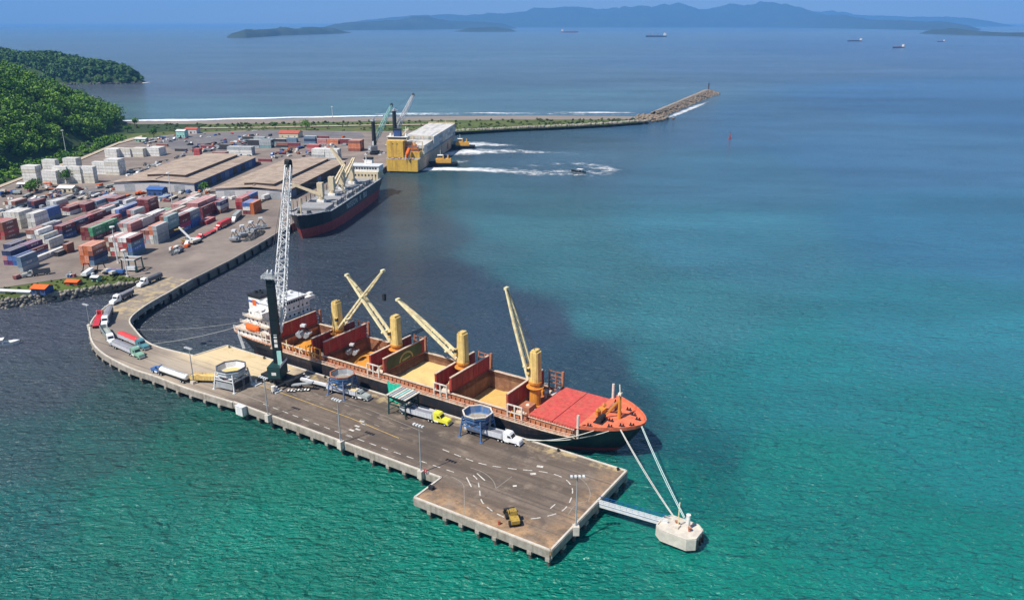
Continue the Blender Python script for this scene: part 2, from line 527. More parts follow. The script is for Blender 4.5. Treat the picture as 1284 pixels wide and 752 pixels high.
# ------------------------------------------------------------------ sea
SEA_PTS = [  # sea base colours by point: u, v, (r, g, b), darker slate along ship and basin
    (600, 735, (0.004, 0.165, 0.125)), (420, 640, (0.006, 0.150, 0.115)), (250, 560, (0.010, 0.120, 0.098)), (330, 700, (0.004, 0.160, 0.125)),
    (900, 720, (0.004, 0.170, 0.135)), (1230, 730, (0.004, 0.165, 0.145)), (1000, 600, (0.006, 0.165, 0.150)), (1250, 560, (0.008, 0.165, 0.175)),
    (780, 640, (0.004, 0.150, 0.120)), (1000, 480, (0.012, 0.155, 0.180)), (1200, 420, (0.018, 0.155, 0.205)), (850, 400, (0.026, 0.140, 0.172)),
    (900, 500, (0.010, 0.140, 0.155)), (720, 340, (0.032, 0.132, 0.166)), (640, 290, (0.036, 0.126, 0.156)), (560, 250, (0.040, 0.112, 0.138)),
    (900, 300, (0.034, 0.150, 0.215)), (1200, 290, (0.026, 0.130, 0.225)), (1100, 200, (0.036, 0.115, 0.220)), (1260, 130, (0.026, 0.095, 0.215)),
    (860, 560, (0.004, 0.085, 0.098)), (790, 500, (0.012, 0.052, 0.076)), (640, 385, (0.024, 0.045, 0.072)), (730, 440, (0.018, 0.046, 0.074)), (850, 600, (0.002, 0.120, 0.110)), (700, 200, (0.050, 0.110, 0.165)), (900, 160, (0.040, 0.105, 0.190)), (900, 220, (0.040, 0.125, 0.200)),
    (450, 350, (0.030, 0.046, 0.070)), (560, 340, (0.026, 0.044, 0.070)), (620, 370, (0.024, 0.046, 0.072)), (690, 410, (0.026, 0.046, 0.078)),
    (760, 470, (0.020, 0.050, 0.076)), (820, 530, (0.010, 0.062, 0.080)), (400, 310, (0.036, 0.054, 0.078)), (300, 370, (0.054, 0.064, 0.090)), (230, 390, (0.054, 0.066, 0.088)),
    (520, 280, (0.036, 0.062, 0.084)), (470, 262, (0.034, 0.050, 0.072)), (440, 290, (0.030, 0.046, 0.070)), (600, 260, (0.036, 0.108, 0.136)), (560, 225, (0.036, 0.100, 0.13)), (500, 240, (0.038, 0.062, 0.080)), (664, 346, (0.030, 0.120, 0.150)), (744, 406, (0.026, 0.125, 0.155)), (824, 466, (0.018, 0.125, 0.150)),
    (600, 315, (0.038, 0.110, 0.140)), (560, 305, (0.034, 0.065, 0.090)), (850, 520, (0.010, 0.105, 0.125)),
    (60, 420, (0.056, 0.072, 0.104)), (40, 480, (0.050, 0.074, 0.098)), (100, 460, (0.048, 0.068, 0.092)), (30, 560, (0.028, 0.080, 0.092)), (110, 560, (0.020, 0.092, 0.092)),
    (20, 660, (0.012, 0.100, 0.102)), (160, 640, (0.006, 0.125, 0.105)), (40, 740, (0.006, 0.125, 0.112)), (160, 500, (0.030, 0.078, 0.084)),
    (640, 190, (0.040, 0.084, 0.126)), (400, 120, (0.074, 0.118, 0.150)), (250, 110, (0.080, 0.106, 0.142)), (250, 140, (0.075, 0.145, 0.170)),
    (450, 133, (0.070, 0.145, 0.170)), (700, 125, (0.064, 0.130, 0.175)), (300, 70, (0.070, 0.112, 0.155)), (600, 70, (0.068, 0.120, 0.175)),
    (900, 80, (0.056, 0.105, 0.180)), (1200, 70, (0.040, 0.085, 0.180)), (640, 40, (0.072, 0.120, 0.170)), (700, 95, (0.064, 0.108, 0.152)), (450, 95, (0.066, 0.115, 0.160)),
]

def build_sea():
    nr, ns = 230, 720
    rr = np.concatenate([[0.5], 20 * (75000 / 20) ** (np.arange(nr) / (nr - 1))])
    th = np.linspace(0, 2 * np.pi, ns, endpoint=False)
    R, T = np.meshgrid(rr, th, indexing='ij')
    X, Y = R * np.sin(T), R * np.cos(T)
    V = np.stack([X.ravel(), Y.ravel(), np.zeros(X.size)], 1)
    i, j = np.meshgrid(np.arange(nr), np.arange(ns), indexing='ij')
    a = i * ns + j
    b = i * ns + (j + 1) % ns
    Q = np.stack([a.ravel(), b.ravel(), (b + ns).ravel(), (a + ns).ravel()], 1)[:, ::-1]
    me = fast_mesh('sea', V, Q, [])
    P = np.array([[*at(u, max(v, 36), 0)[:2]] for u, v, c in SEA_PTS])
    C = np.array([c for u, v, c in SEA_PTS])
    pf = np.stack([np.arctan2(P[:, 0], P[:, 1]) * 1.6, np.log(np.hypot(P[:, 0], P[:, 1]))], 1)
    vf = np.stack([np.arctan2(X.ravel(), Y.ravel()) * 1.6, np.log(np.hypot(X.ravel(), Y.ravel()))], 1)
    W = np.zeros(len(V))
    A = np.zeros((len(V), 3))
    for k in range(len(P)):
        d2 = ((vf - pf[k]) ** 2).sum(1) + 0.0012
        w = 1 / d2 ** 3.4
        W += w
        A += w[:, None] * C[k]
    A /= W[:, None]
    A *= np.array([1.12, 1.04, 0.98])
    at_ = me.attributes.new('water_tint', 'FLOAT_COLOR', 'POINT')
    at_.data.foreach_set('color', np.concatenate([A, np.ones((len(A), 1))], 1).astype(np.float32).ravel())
    m = bpy.data.materials.new('sea_water')
    m.use_nodes = True
    N, L = m.node_tree.nodes, m.node_tree.links
    bs = N['Principled BSDF']
    bs.inputs['Roughness'].default_value = 0.16
    bs.inputs['IOR'].default_value = 1.333
    geo = N.new('ShaderNodeNewGeometry')
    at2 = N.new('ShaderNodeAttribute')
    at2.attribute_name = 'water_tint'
    # streaks and mottling over the sea colours
    mp = N.new('ShaderNodeMapping')
    mp.inputs['Scale'].default_value = (0.006, 0.012, 1)
    mp.inputs['Rotation'].default_value = (0, 0, 0.5)
    L.new(geo.outputs['Position'], mp.inputs['Vector'])
    n0 = N.new('ShaderNodeTexNoise')
    n0.inputs['Scale'].default_value = 1.0
    n0.inputs['Detail'].default_value = 7
    n0.inputs['Roughness'].default_value = 0.62
    L.new(mp.outputs[0], n0.inputs['Vector'])
    mr = N.new('ShaderNodeMapRange')
    mr.inputs['From Min'].default_value = 0.3
    mr.inputs['From Max'].default_value = 0.7
    mr.inputs['To Min'].default_value = 0.80
    mr.inputs['To Max'].default_value = 1.2
    L.new(n0.outputs['Fac'], mr.inputs['Value'])
    mp2 = N.new('ShaderNodeMapping')
    mp2.inputs['Scale'].default_value = (0.0007, 0.0042, 1)
    mp2.inputs['Rotation'].default_value = (0, 0, 0.12)
    L.new(geo.outputs['Position'], mp2.inputs['Vector'])
    n9 = N.new('ShaderNodeTexNoise')
    n9.inputs['Scale'].default_value = 1.0
    n9.inputs['Detail'].default_value = 6
    n9.inputs['Roughness'].default_value = 0.6
    n9.inputs['Distortion'].default_value = 0.6
    L.new(mp2.outputs[0], n9.inputs['Vector'])
    mr9 = N.new('ShaderNodeMapRange')
    mr9.inputs['From Min'].default_value = 0.32
    mr9.inputs['From Max'].default_value = 0.68
    mr9.inputs['To Min'].default_value = 0.72
    mr9.inputs['To Max'].default_value = 1.25
    L.new(n9.outputs['Fac'], mr9.inputs['Value'])
    mm9 = N.new('ShaderNodeMath')
    mm9.operation = 'MULTIPLY'
    L.new(mr.outputs['Result'], mm9.inputs[0])
    L.new(mr9.outputs['Result'], mm9.inputs[1])
    ml = N.new('ShaderNodeVectorMath')
    ml.operation = 'SCALE'
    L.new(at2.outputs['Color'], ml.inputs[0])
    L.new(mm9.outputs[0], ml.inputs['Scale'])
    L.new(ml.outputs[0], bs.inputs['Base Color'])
    # waves: wind chop over a low swell
    def wave(scale, rot, det, stretch):
        q = N.new('ShaderNodeMapping')
        q.inputs['Scale'].default_value = (scale, scale * stretch, scale)
        q.inputs['Rotation'].default_value = (0, 0, rot)
        L.new(geo.outputs['Position'], q.inputs['Vector'])
        w = N.new('ShaderNodeTexNoise')
        w.inputs['Scale'].default_value = 1.0
        w.inputs['Detail'].default_value = det
        w.inputs['Roughness'].default_value = 0.55
        w.inputs['Distortion'].default_value = 0.4
        L.new(q.outputs[0], w.inputs['Vector'])
        return w.outputs['Fac']
    w1 = wave(0.16, -0.45, 4, 2.3)
    w2 = wave(0.42, -0.25, 3, 1.9)
    w3 = wave(0.035, -0.6, 3, 2.0)
    wp = wave(0.011, 0.3, 4, 2.6)
    wr = N.new('ShaderNodeMapRange')
    wr.inputs['From Min'].default_value = 0.36
    wr.inputs['From Max'].default_value = 0.64
    wr.inputs['To Min'].default_value = 0.55
    wr.inputs['To Max'].default_value = 1.0
    L.new(wp, wr.inputs['Value'])
    b1 = N.new('ShaderNodeBump')
    L.new(wr.outputs['Result'], b1.inputs['Strength'])
    b1.inputs['Strength'].default_value = 1.0
    b1.inputs['Distance'].default_value = 3.3
    L.new(w1, b1.inputs['Height'])
    b2 = N.new('ShaderNodeBump')
    b2.inputs['Strength'].default_value = 1.0
    b2.inputs['Distance'].default_value = 1.55
    L.new(w2, b2.inputs['Height'])
    L.new(b1.outputs[0], b2.inputs['Normal'])
    b3 = N.new('ShaderNodeBump')
    b3.inputs['Strength'].default_value = 1.0
    b3.inputs['Distance'].default_value = 2.0
    L.new(w3, b3.inputs['Height'])
    L.new(b2.outputs[0], b3.inputs['Normal'])
    L.new(b3.outputs[0], bs.inputs['Normal'])
    me.materials.append(m)
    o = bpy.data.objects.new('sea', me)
    COL.objects.link(o)
    me.polygons.foreach_set('use_smooth', [True] * len(me.polygons))
    struct(o)
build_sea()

# ------------------------------------------------------------------ land
def ground_sheet(name, pts, z1, z0, m):
    b = MB()
    b.prism([(p.x, p.y) for p in pts], z0, z1)
    o = b.build(name, m)
    me = o.data
    bm = bmesh.new()
    bm.from_mesh(me)
    bmesh.ops.triangulate(bm, faces=[f for f in bm.faces if len(f.verts) > 4])
    bm.to_mesh(me)
    bm.free()
    return struct(o)

QUAY0 = at(205, 370, DECK)
QUAY1 = at(240, 350, DECK)
QUAY2 = at(345, 293, DECK)
QUAY3 = QUAY2 + QE * ((at(570, 163, DECK) - QUAY2).dot(QE))
QUAY3 = Vector((QUAY3.x, QUAY3.y, DECK))
yard_pts = [QUAY0, QUAY1, at(290, 325, DECK), at(320, 308, DECK), QUAY2, QUAY3,
            at(470, 165, DECK), at(400, 164, DECK), at(325, 163, DECK), at(230, 167, DECK), at(175, 174, DECK), at(150, 181, DECK),
            at(100, 202, DECK), at(50, 217, DECK), at(0, 236, DECK), at(-200, 290, DECK), at(-260, 372, DECK),
            at(0, 361, DECK), at(60, 352, DECK), at(110, 345, DECK), at(150, 345, DECK), at(187, 350, DECK)]
ground_sheet('yard', yard_pts, DECK - 0.02, -3.0, 'yard_paving')

# quay wall: fender faces and cope along the basin
qw = MB()
qpath = [QUAY0, QUAY1, at(290, 325, DECK), at(320, 308, DECK), QUAY2, QUAY3]
for a, b in zip(qpath[:-1], qpath[1:]):
    d = (b - a).normalized()
    nrm = Vector((d.y, -d.x, 0))
    p, q = a + nrm * 0.35, b + nrm * 0.35
    qw.bar((p.x, p.y, DECK - 0.35), (q.x, q.y, DECK - 0.35), 0.7, 1.1)
quay_root = struct(qw.build('quay_wall', 'concrete'))
fm = MB().box(-0.5, 0.5, 0, 0.7, 0.4, 3.8).mesh('fender')
fm.materials.append(MATS['tyre'])
for a, b in zip(qpath[:-1], qpath[1:]):
    ln = (b - a).length
    d = (b - a).normalized()
    ang = math.atan2(d.y, d.x)
    for k in range(int(ln / 9)):
        p = a + d * (k * 9 + 4) + Vector((d.y, -d.x, 0)) * 1.42
        share('fender', fm, None, quay_root, (p.x, p.y, 0), ang)

# south bank: grass strip with boulder slope
bank = [at(-260, 372, 4.3), at(0, 361, 4.3), at(60, 352, 4.3), at(110, 345, 4.3), at(150, 345, 4.3), at(187, 350, 4.3)]
bank_lo = [at(-260, 400, 4.3), at(0, 376, 4.2), at(60, 368, 4.2), at(110, 361, 4.2), at(140, 357, 4.2), at(187, 352, 4.2)]
bank_sea = [at(-260, 415, -1), at(0, 390, -1), at(60, 382, -1), at(120, 372, -1), at(150, 366, -1), at(196, 356, -1)]
g = MB()
for i in range(5):
    g.add([bank[i], bank[i + 1], bank_lo[i + 1], bank_lo[i]], [(0, 3, 2, 1)])
struct(g.build('grass_bank', 'grass'))
g = MB()
for i in range(5):
    g.add([bank_lo[i], bank_lo[i + 1], bank_sea[i + 1], bank_sea[i]], [(0, 3, 2, 1)])
struct(g.build('shore_slope', 'rubble_dark'))

ICO = bmesh.new()
bmesh.ops.create_icosphere(ICO, subdivisions=1, radius=1.0)
ICO_V = np.array([v.co[:] for v in ICO.verts])
ICO_F = np.array([[v.index for v in f.verts] for f in ICO.faces])
ICO.free()
NPR = np.random.default_rng(11)

def rocks(name, centers, sizes, m, label, cat='rocks'):
    n = len(centers)
    centers = np.array(centers)
    sizes = np.array(sizes)
    sc = NPR.uniform(0.6, 1.15, (n, 1, 3)) * sizes[:, None, None]
    jit = NPR.uniform(0.75, 1.2, (n, len(ICO_V), 1))
    ang = NPR.uniform(0, 6.28, n)
    v = ICO_V[None] * jit * sc
    c, s = np.cos(ang)[:, None], np.sin(ang)[:, None]
    x = v[..., 0] * c - v[..., 1] * s
    y = v[..., 0] * s + v[..., 1] * c
    v = np.stack([x, y, v[..., 2] * 0.8], -1) + centers[:, None, :]
    f = ICO_F[None] + (np.arange(n) * len(ICO_V))[:, None, None]
    me = fast_mesh(name, v.reshape(-1, 3), f.reshape(-1, 3), [m])
    o = bpy.data.objects.new(name, me)
    COL.objects.link(o)
    return tag(o, label, cat, kind='stuff')

cs, zs = [], []
for i in range(5):
    for k in range(150 if i else 60):
        a, b = rnd.random(), rnd.random()
        p = bank_lo[i].lerp(bank_lo[i + 1], a)
        q = bank_sea[i].lerp(bank_sea[i + 1], a)
        w = p.lerp(q, b * 1.05)
        cs.append((w.x, w.y, w.z + 0.1))
        zs.append(rnd.uniform(0.5, 1.5))
rocks('shore_boulders', cs, zs, 'rubble', 'dark grey boulders along the shore below the grass bank')

# beach, grass spit and breakwater on the far side of the harbour
shore_u = [-200, 60, 140, 250, 330, 400, 480, 560, 640, 700, 760, 806]
shore_v = [157, 154, 152.5, 151, 149, 147.5, 146, 145, 144.5, 144.5, 145, 146]
grass_v = [165, 160, 158, 156, 155, 153.5, 152, 151, 150, 150, 150, 149.5]
back_v = [190, 180, 176, 168, 165, 165, 166, 165, 161, 158.5, 155.5, 152]
b = MB()
for i in range(len(shore_u) - 1):
    p0, p1 = at(shore_u[i], shore_v[i], -0.4), at(shore_u[i + 1], shore_v[i + 1], -0.4)
    q0, q1 = at(shore_u[i], grass_v[i], 2.6), at(shore_u[i + 1], grass_v[i + 1], 2.6)
    b.add([p0, p1, q1, q0], [(0, 3, 2, 1)])
struct(b.build('beach', 'sand'))
b = MB()
for i in range(len(shore_u) - 1):
    q0, q1 = at(shore_u[i], grass_v[i], 2.6), at(shore_u[i + 1], grass_v[i + 1], 2.6)
    z = 3.6 if i > 6 else 4.44
    r0, r1 = at(shore_u[i], back_v[i] + 1, 3.6 if i > 7 else 4.44), at(shore_u[i + 1], back_v[i + 1] + 1, 3.6 if i + 1 > 7 else 4.44)
    b.add([q0, q1, r1, r0], [(0, 3, 2, 1)])
    if i >= 7:
        s0, s1 = at(shore_u[i], back_v[i] + 2.2, -1), at(shore_u[i + 1], back_v[i + 1] + 2.2, -1)
        b.add([r0, r1, s1, s0], [(0, 3, 2, 1)])
struct(b.build('grass_spit', 'grass'))
b = MB()
for i in range(3, 7):
    q0, q1 = at(shore_u[i], grass_v[i] + 4.6, 3.9), at(shore_u[i + 1], grass_v[i + 1] + 4.6, 3.9)
    r0, r1 = at(shore_u[i], grass_v[i] + 5.6, 3.95), at(shore_u[i + 1], grass_v[i + 1] + 5.6, 3.95)
    b.add([q0 + Vector((0, 0, 0.4)), q1 + Vector((0, 0, 0.4)), r1 + Vector((0, 0, 0.4)), r0 + Vector((0, 0, 0.4))], [(0, 3, 2, 1)])
struct(b.build('sand_track', 'track_sand'))

# rock revetment of the spit
cs, zs = [], []
for k in range(1500):
    u = rnd.uniform(572, 812)
    v0 = np.interp(u, shore_u, back_v)
    t = rnd.random()
    w = at(u, v0 - 0.6 + t * 3.3, 4.6 - 5.0 * t)
    cs.append(tuple(w))
    zs.append(rnd.uniform(1.4, 3.2))
rocks('revetment_rocks', cs, zs, 'rubble', 'grey rock revetment along the harbour side of the grass spit')

# the breakwater arm: a boulder mound running out to sea
BW0, BW1 = at(822, 147, 0), at(888, 118, 0)
bw = MB()
bd = (BW1 - BW0).normalized()
bn = Vector((bd.y, -bd.x, 0))
L_bw = (BW1 - BW0).length
prof = [(-19, -1), (-8, 7.5), (4, 8.2), (13, -1)]
ks = 14
rows = []
for i in range(ks + 1):
    t = i / ks
    wid = 0.55 + 0.25 * t + (0.2 if i == ks - 1 else 0)
    if i == ks:
        wid = 0.4
    c = BW0 + bd * (L_bw * t)
    rows.append([(c.x + bn.x * o * wid, c.y + bn.y * o * wid, z) for o, z in prof])
for i in range(ks):
    for k in range(3):
        bw.add([rows[i][k], rows[i + 1][k], rows[i + 1][k + 1], rows[i][k + 1]], [(0, 1, 2, 3)])
bw.add(rows[ks], [(0, 1, 2, 3)])
struct(bw.build('breakwater', 'rubble_warm'))
cs, zs = [], []
for k in range(1700):
    t = rnd.uniform(-0.02, 1.03)
    o = rnd.uniform(-21, 18)
    z = np.interp(o, [-21, -8, 4, 18], [-0.5, 6.6, 7.0, -0.5])
    if -7 < o < 3 and rnd.random() < 0.7:
        continue
    c = BW0 + bd * (L_bw * t) + bn * (o * (0.55 + 0.3 * t))
    cs.append((c.x, c.y, z))
    zs.append(rnd.uniform(1.2, 2.6))
for k in range(240):
    a = rnd.uniform(0, 6.28)
    r = rnd.uniform(0, 21)
    c = BW1 + Vector((math.cos(a) * r, math.sin(a) * r, 0))
    cs.append((c.x, c.y, 6.6 - r * 0.32))
    zs.append(rnd.uniform(1.4, 3.4))
rocks('breakwater_boulders', cs, zs, 'rubble_warm', 'tan and brown boulders armouring the breakwater arm')
cs, zs = [], []
for k in range(260):
    c = at(816, 150, 0) + Vector((rnd.gauss(0, 9), rnd.gauss(0, 15), 0))
    cs.append((c.x, c.y, rnd.uniform(0.5, 4.5)))
    zs.append(rnd.uniform(1.4, 3.4))
rocks('knuckle_boulders', cs, zs, 'rubble_warm', 'pale boulder heap where spit and breakwater arm meet')

tr = MB()
tp_ = [BW0 + bd * (L_bw * t) + bn * (-1.5 * (0.55 + 0.25 * t)) for t in (0.02, 0.3, 0.6, 0.97)]
for a, b in zip(tp_[:-1], tp_[1:]):
    tr.bar((a.x, a.y, 8.2), (b.x, b.y, 8.2), 4.2, 0.5)
struct(tr.build('breakwater_road', 'rubble'))

beacon = thing('beacon', 'small dark beacon post on the breakwater head', 'beacon', (BW1.x, BW1.y, 7.0))
MB().tube((0, 0, -0.4), (0, 0, 0.8), 3.0, 2.4, 10).build('base', 'concrete', beacon)
MB().tube((0, 0, 0.8), (0, 0, 10), 1.0, 0.8, 8).build('post', 'boot_dark', beacon)
MB().tube((0, 0, 10), (0, 0, 12), 1.4, 1.2, 8).build('lantern', 'black_steel', beacon)

# ------------------------------------------------------------------ hills and forest
def hill_foot(y):
    return np.interp(y, [400, 650, 750, 800, 930, 1050, 1130], [-395, -432, -446, -440, -462, -500, -560])

def hill_h(x, y):
    D = hill_foot(y) - x
    hm = np.interp(y, [400, 650, 760, 860, 940, 1010, 1070, 1130], [82, 98, 107, 107, 93, 60, 26, 2])
    h = hm * (1 - np.exp(-np.maximum(D, 0) / 88.0)) * np.where(D > 0, 1, 0)
    h = h * (1 + 0.10 * np.sin(x * 0.031 + y * 0.017) + 0.06 * np.sin(y * 0.05 - x * 0.02)) + 3.8
    return np.where((D < 0) & (y > 1030), -4.0, h)

HT = at(176, 104, 0)
HAX = Vector((-0.96, 0.28, 0)).normalized()

def head_h(x, y):
    rx, ry = x - HT.x, y - HT.y
    a = rx * HAX.x + ry * HAX.y
    c = np.abs(-rx * HAX.y + ry * HAX.x)
    prof = np.interp(a, [-10, 0, 25, 90, 220, 420, 600, 900, 2500], [-6, 0, 20, 33, 46, 58, 52, 55, 60])
    wid = np.interp(a, [-10, 0, 80, 300, 900, 2500], [6, 16, 70, 150, 200, 300])
    cl = np.clip(1.12 - (c / wid) ** 2, -0.25, 1)
    h = prof * cl * (1 + 0.07 * np.sin(a * 0.03))
    return np.where((prof > 0) & (cl > 0), h, -3.0)

def height_mesh(name, fn, x0, x1, y0, y1, nx, ny, m):
    xs, ys = np.linspace(x0, x1, nx), np.linspace(y0, y1, ny)
    X, Y = np.meshgrid(xs, ys, indexing='ij')
    Z = fn(X, Y)
    V = np.stack([X.ravel(), Y.ravel(), Z.ravel()], 1)
    i, j = np.meshgrid(np.arange(nx - 1), np.arange(ny - 1), indexing='ij')
    a = i * ny + j
    Q = np.stack([a.ravel(), (a + ny).ravel(), (a + ny + 1).ravel(), (a + 1).ravel()], 1)
    me = fast_mesh(name, V, Q, [m])
    o = bpy.data.objects.new(name, me)
    COL.objects.link(o)
    return struct(o)

height_mesh('hillside', hill_h, -1150, -385, 400, 1140, 70, 70, 'forest_floor')
height_mesh('headland', head_h, HT.x - 2300, HT.x + 12, HT.y - 260, HT.y + 1000, 200, 110, 'forest_floor')

def crowns(pts, rad, M, leaf, flat=0.8):
    """leaf-sized faces spread over lumpy crowns"""
    n = len(pts)
    pts = np.array(pts)
    rad = np.array(rad)
    nb = 6
    bc = NPR.normal(0, 1, (n, nb, 3))
    bc /= np.linalg.norm(bc, axis=2, keepdims=True)
    bc *= NPR.uniform(0.25, 0.72, (n, nb, 1)) * rad[:, None, None]
    bc[..., 2] = np.abs(bc[..., 2]) * flat
    br = NPR.uniform(0.34, 0.62, (n, nb)) * rad[:, None]
    which = NPR.integers(0, nb, (n, M))
    d = NPR.normal(0, 1, (n, M, 3))
    d[..., 2] = d[..., 2] * 0.9 + 0.35
    d /= np.linalg.norm(d, axis=2, keepdims=True)
    ii = np.arange(n)[:, None]
    r = br[ii, which][..., None] * NPR.uniform(0.8, 1.08, (n, M, 1))
    c = pts[:, None, :] + bc[ii, which] + d * r
    nrm = d + NPR.normal(0, 0.45, (n, M, 3))
    nrm /= np.linalg.norm(nrm, axis=2, keepdims=True)
    t = np.cross(nrm, NPR.normal(0, 1, (n, M, 3)))
    t /= np.linalg.norm(t, axis=2, keepdims=True)
    bt = np.cross(nrm, t)
    sz = NPR.uniform(0.6, 1.25, (n, M, 1)) * leaf
    q = np.stack([c - t * sz - bt * sz * 0.6, c + t * sz - bt * sz * 0.6, c + t * sz * 0.7 + bt * sz * 0.8, c - t * sz * 0.7 + bt * sz * 0.8], 2)
    V = q.reshape(-1, 3)
    Q = np.arange(len(V)).reshape(-1, 4)
    tint = np.clip(NPR.normal(0.4, 0.25, n), 0, 1)[:, None] + NPR.uniform(-0.12, 0.12, (n, M)) + 0.10 * (which % 3 - 1)
    return V, Q, tint.ravel()

def forest(name, pts, rad, M, leaf, m, label):
    V, Q, T = crowns(pts, rad, M, leaf)
    me = fast_mesh(name, V, Q, [m], T)
    o = bpy.data.objects.new(name, me)
    COL.objects.link(o)
    return tag(o, label, 'forest', kind='stuff')

pts, rad = [], []
for k in range(9000):
    x, y = rnd.uniform(-820, -420), rnd.uniform(520, 1110)
    if x / y < -0.74:
        continue
    D = float(hill_foot(y)) - x
    if D < 3:
        continue
    if len(pts) > 1900:
        break
    r = rnd.choice([3.0, 4.0, 5.5, 7.0, 9.0, 11.5]) * rnd.uniform(0.85, 1.15)
    pts.append((x, y, float(hill_h(x, y)) + r * 0.55))
    rad.append(r)
forest('hillside_forest', pts, rad, 150, 0.95, 'leaves', 'dense bright green forest covering the hillside beside the port')
pts, rad = [], []
for k in range(14000):
    a, cc = rnd.uniform(2, 820), rnd.uniform(-110, 250)
    x, y = HT.x + HAX.x * a - HAX.y * cc, HT.y + HAX.y * a + HAX.x * cc
    h = float(head_h(x, y))
    if h < 1.5 or len(pts) > 3000:
        continue
    r = rnd.uniform(5.5, 9.5)
    pts.append((x, y, h + r * 0.4))
    rad.append(r)
forest('headland_forest', pts, rad, 55, 2.3, 'leaves_far', 'darker green forest on the headland beyond the bay')
cs, zs = [], []
for k in range(260):
    a = rnd.uniform(-12, 420)
    wid = np.interp(a, [-12, 0, 80, 300, 900], [8, 17, 74, 156, 205])
    c = -wid * rnd.uniform(0.98, 1.08)
    cs.append((HT.x + HAX.x * a + HAX.y * c, HT.y + HAX.y * a - HAX.x * c, rnd.uniform(-0.5, 2)))
    zs.append(rnd.uniform(1.5, 4))
rocks('headland_rocks', cs, zs, 'rubble_dark', 'dark shore rocks at the foot of the far headland')
# bushes between the yard fence line and the hill, with a pale access road
pts, rad = [], []
edge_px = [(0, 236), (50, 217), (100, 202), (150, 181), (175, 174)]
for k in range(420):
    i = rnd.randrange(4)
    a = rnd.random()
    p = at(*edge_px[i], 4).lerp(at(*edge_px[i + 1], 4), a)
    back = p + Vector((-1, 0.25, 0)) * rnd.uniform(9, 60)
    D = float(hill_foot(back.y)) - back.x
    if D > 12:
        continue
    r = rnd.uniform(1.6, 4.2)
    pts.append((back.x, back.y, 3.8 + r * 0.4))
    rad.append(r)
forest('foot_bushes', pts, rad, 60, 0.8, 'leaves', 'bushes along the foot of the forested hill')
b = MB()
rp_ = [(-40, 246), (0, 233.5), (50, 214.5), (100, 199.5), (150, 178.5), (178, 171)]
for (u0, v0), (u1, v1) in zip(rp_[:-1], rp_[1:]):
    b.add([at(u0, v0 - 1.6, 4.56), at(u1, v1 - 1.2, 4.56), at(u1, v1 + 1.2, 4.56), at(u0, v0 + 1.6, 4.56)], [(0, 3, 2, 1)])
struct(b.build('access_road', 'track_sand'))
b = MB()
cp = [(196, 172), (330, 163.5), (452, 166), (458, 172), (400, 178), (330, 186), (262, 190), (216, 188)]
b.add([at(u, v, DECK - 0.008) for u, v in cp], [tuple(range(len(cp)))])
struct(b.build('car_park', 'asphalt_grey'))
b = MB()
cp = [(0, 262), (80, 243), (140, 232), (152, 236), (100, 250), (20, 272), (0, 280)]
b.add([at(u, v, DECK - 0.012) for u, v in cp], [tuple(range(len(cp)))])
struct(b.build('yard_road', 'asphalt_grey'))
# low scrub on the spit and the hill foot
pts, rad = [], []
for k in range(420):
    u = rnd.uniform(150, 800)
    g0, g1 = np.interp(u, shore_u, grass_v), np.interp(u, shore_u, back_v)
    t = rnd.random() ** (1.0 if u > 480 else 1.6)
    w = at(u, g0 + (g1 - g0) * t, 3.4)
    if 330 < u < 480 and rnd.random() < 0.3:
        continue
    r = rnd.uniform(0.9, 2.3)
    pts.append((w.x, w.y, 3.2 + r * 0.2))
    rad.append(r)
forest('spit_scrub', pts, rad, 26, 0.9, 'leaves_scrub', 'low green scrub and weeds on the sand spit')
pts, rad = [], []
for k in range(140):
    i = rnd.randrange(5)
    a = rnd.random()
    w = bank[i].lerp(bank[i + 1], a).lerp(bank_lo[i].lerp(bank_lo[i + 1], a), rnd.uniform(0.1, 0.95))
    r = rnd.uniform(0.4, 0.9)
    pts.append((w.x, w.y, 4.3 + r * 0.2))
    rad.append(r)
forest('bank_weeds', pts, rad, 26, 0.3, 'leaves_scrub', 'green weeds on the grass bank above the boulders')

def tree(u, v, r, label, trunk_h=3.0):
    w = at(u, v, DECK)
    t = thing('yard_tree', label, 'tree', (w.x, w.y, DECK), 0, 'trees around the container yard')
    MB().tube((0, 0, -0.2), (0.2, 0, trunk_h), 0.45, 0.28, 8).tube((0.2, 0, trunk_h * 0.8), (1.3, 0.8, trunk_h * 1.6), 0.25, 0.12, 6) \
        .tube((0.2, 0, trunk_h * 0.8), (-1.2, -0.6, trunk_h * 1.6), 0.25, 0.12, 6).build('trunk', 'bark', t)
    V, Q, T = crowns([(0, 0, trunk_h + r * 0.35)], [r], 420, 0.55)
    me = fast_mesh('crown', V, Q, ['leaves'], T * 0.6)
    o = bpy.data.objects.new('crown', me)
    COL.objects.link(o)
    o.parent = t
tree(45, 240, 6.5, 'wide dark green tree left of the cream container stacks')
tree(38, 243, 4.5, 'small dark tree nearest the yard entrance at far left')
tree(84, 230, 6.8, 'round dark green tree in front of the white container stacks')
tree(169, 158, 5, 'lone tree at the foot of the hill by the beach')
tree(193, 172, 6, 'dark bushy tree beside the parked cars near the hill')
tree(257, 242, 4.2, 'green tree at the corner between the two warehouses')
tree(384, 163, 7.5, 'lone dark tree on the grass behind the red-roofed shed')
tree(345, 161, 4.0, 'small bush on the grass spit edge behind the far stacks')
tree(160, 166, 4.5, 'small tree at the road bend under the hillside')

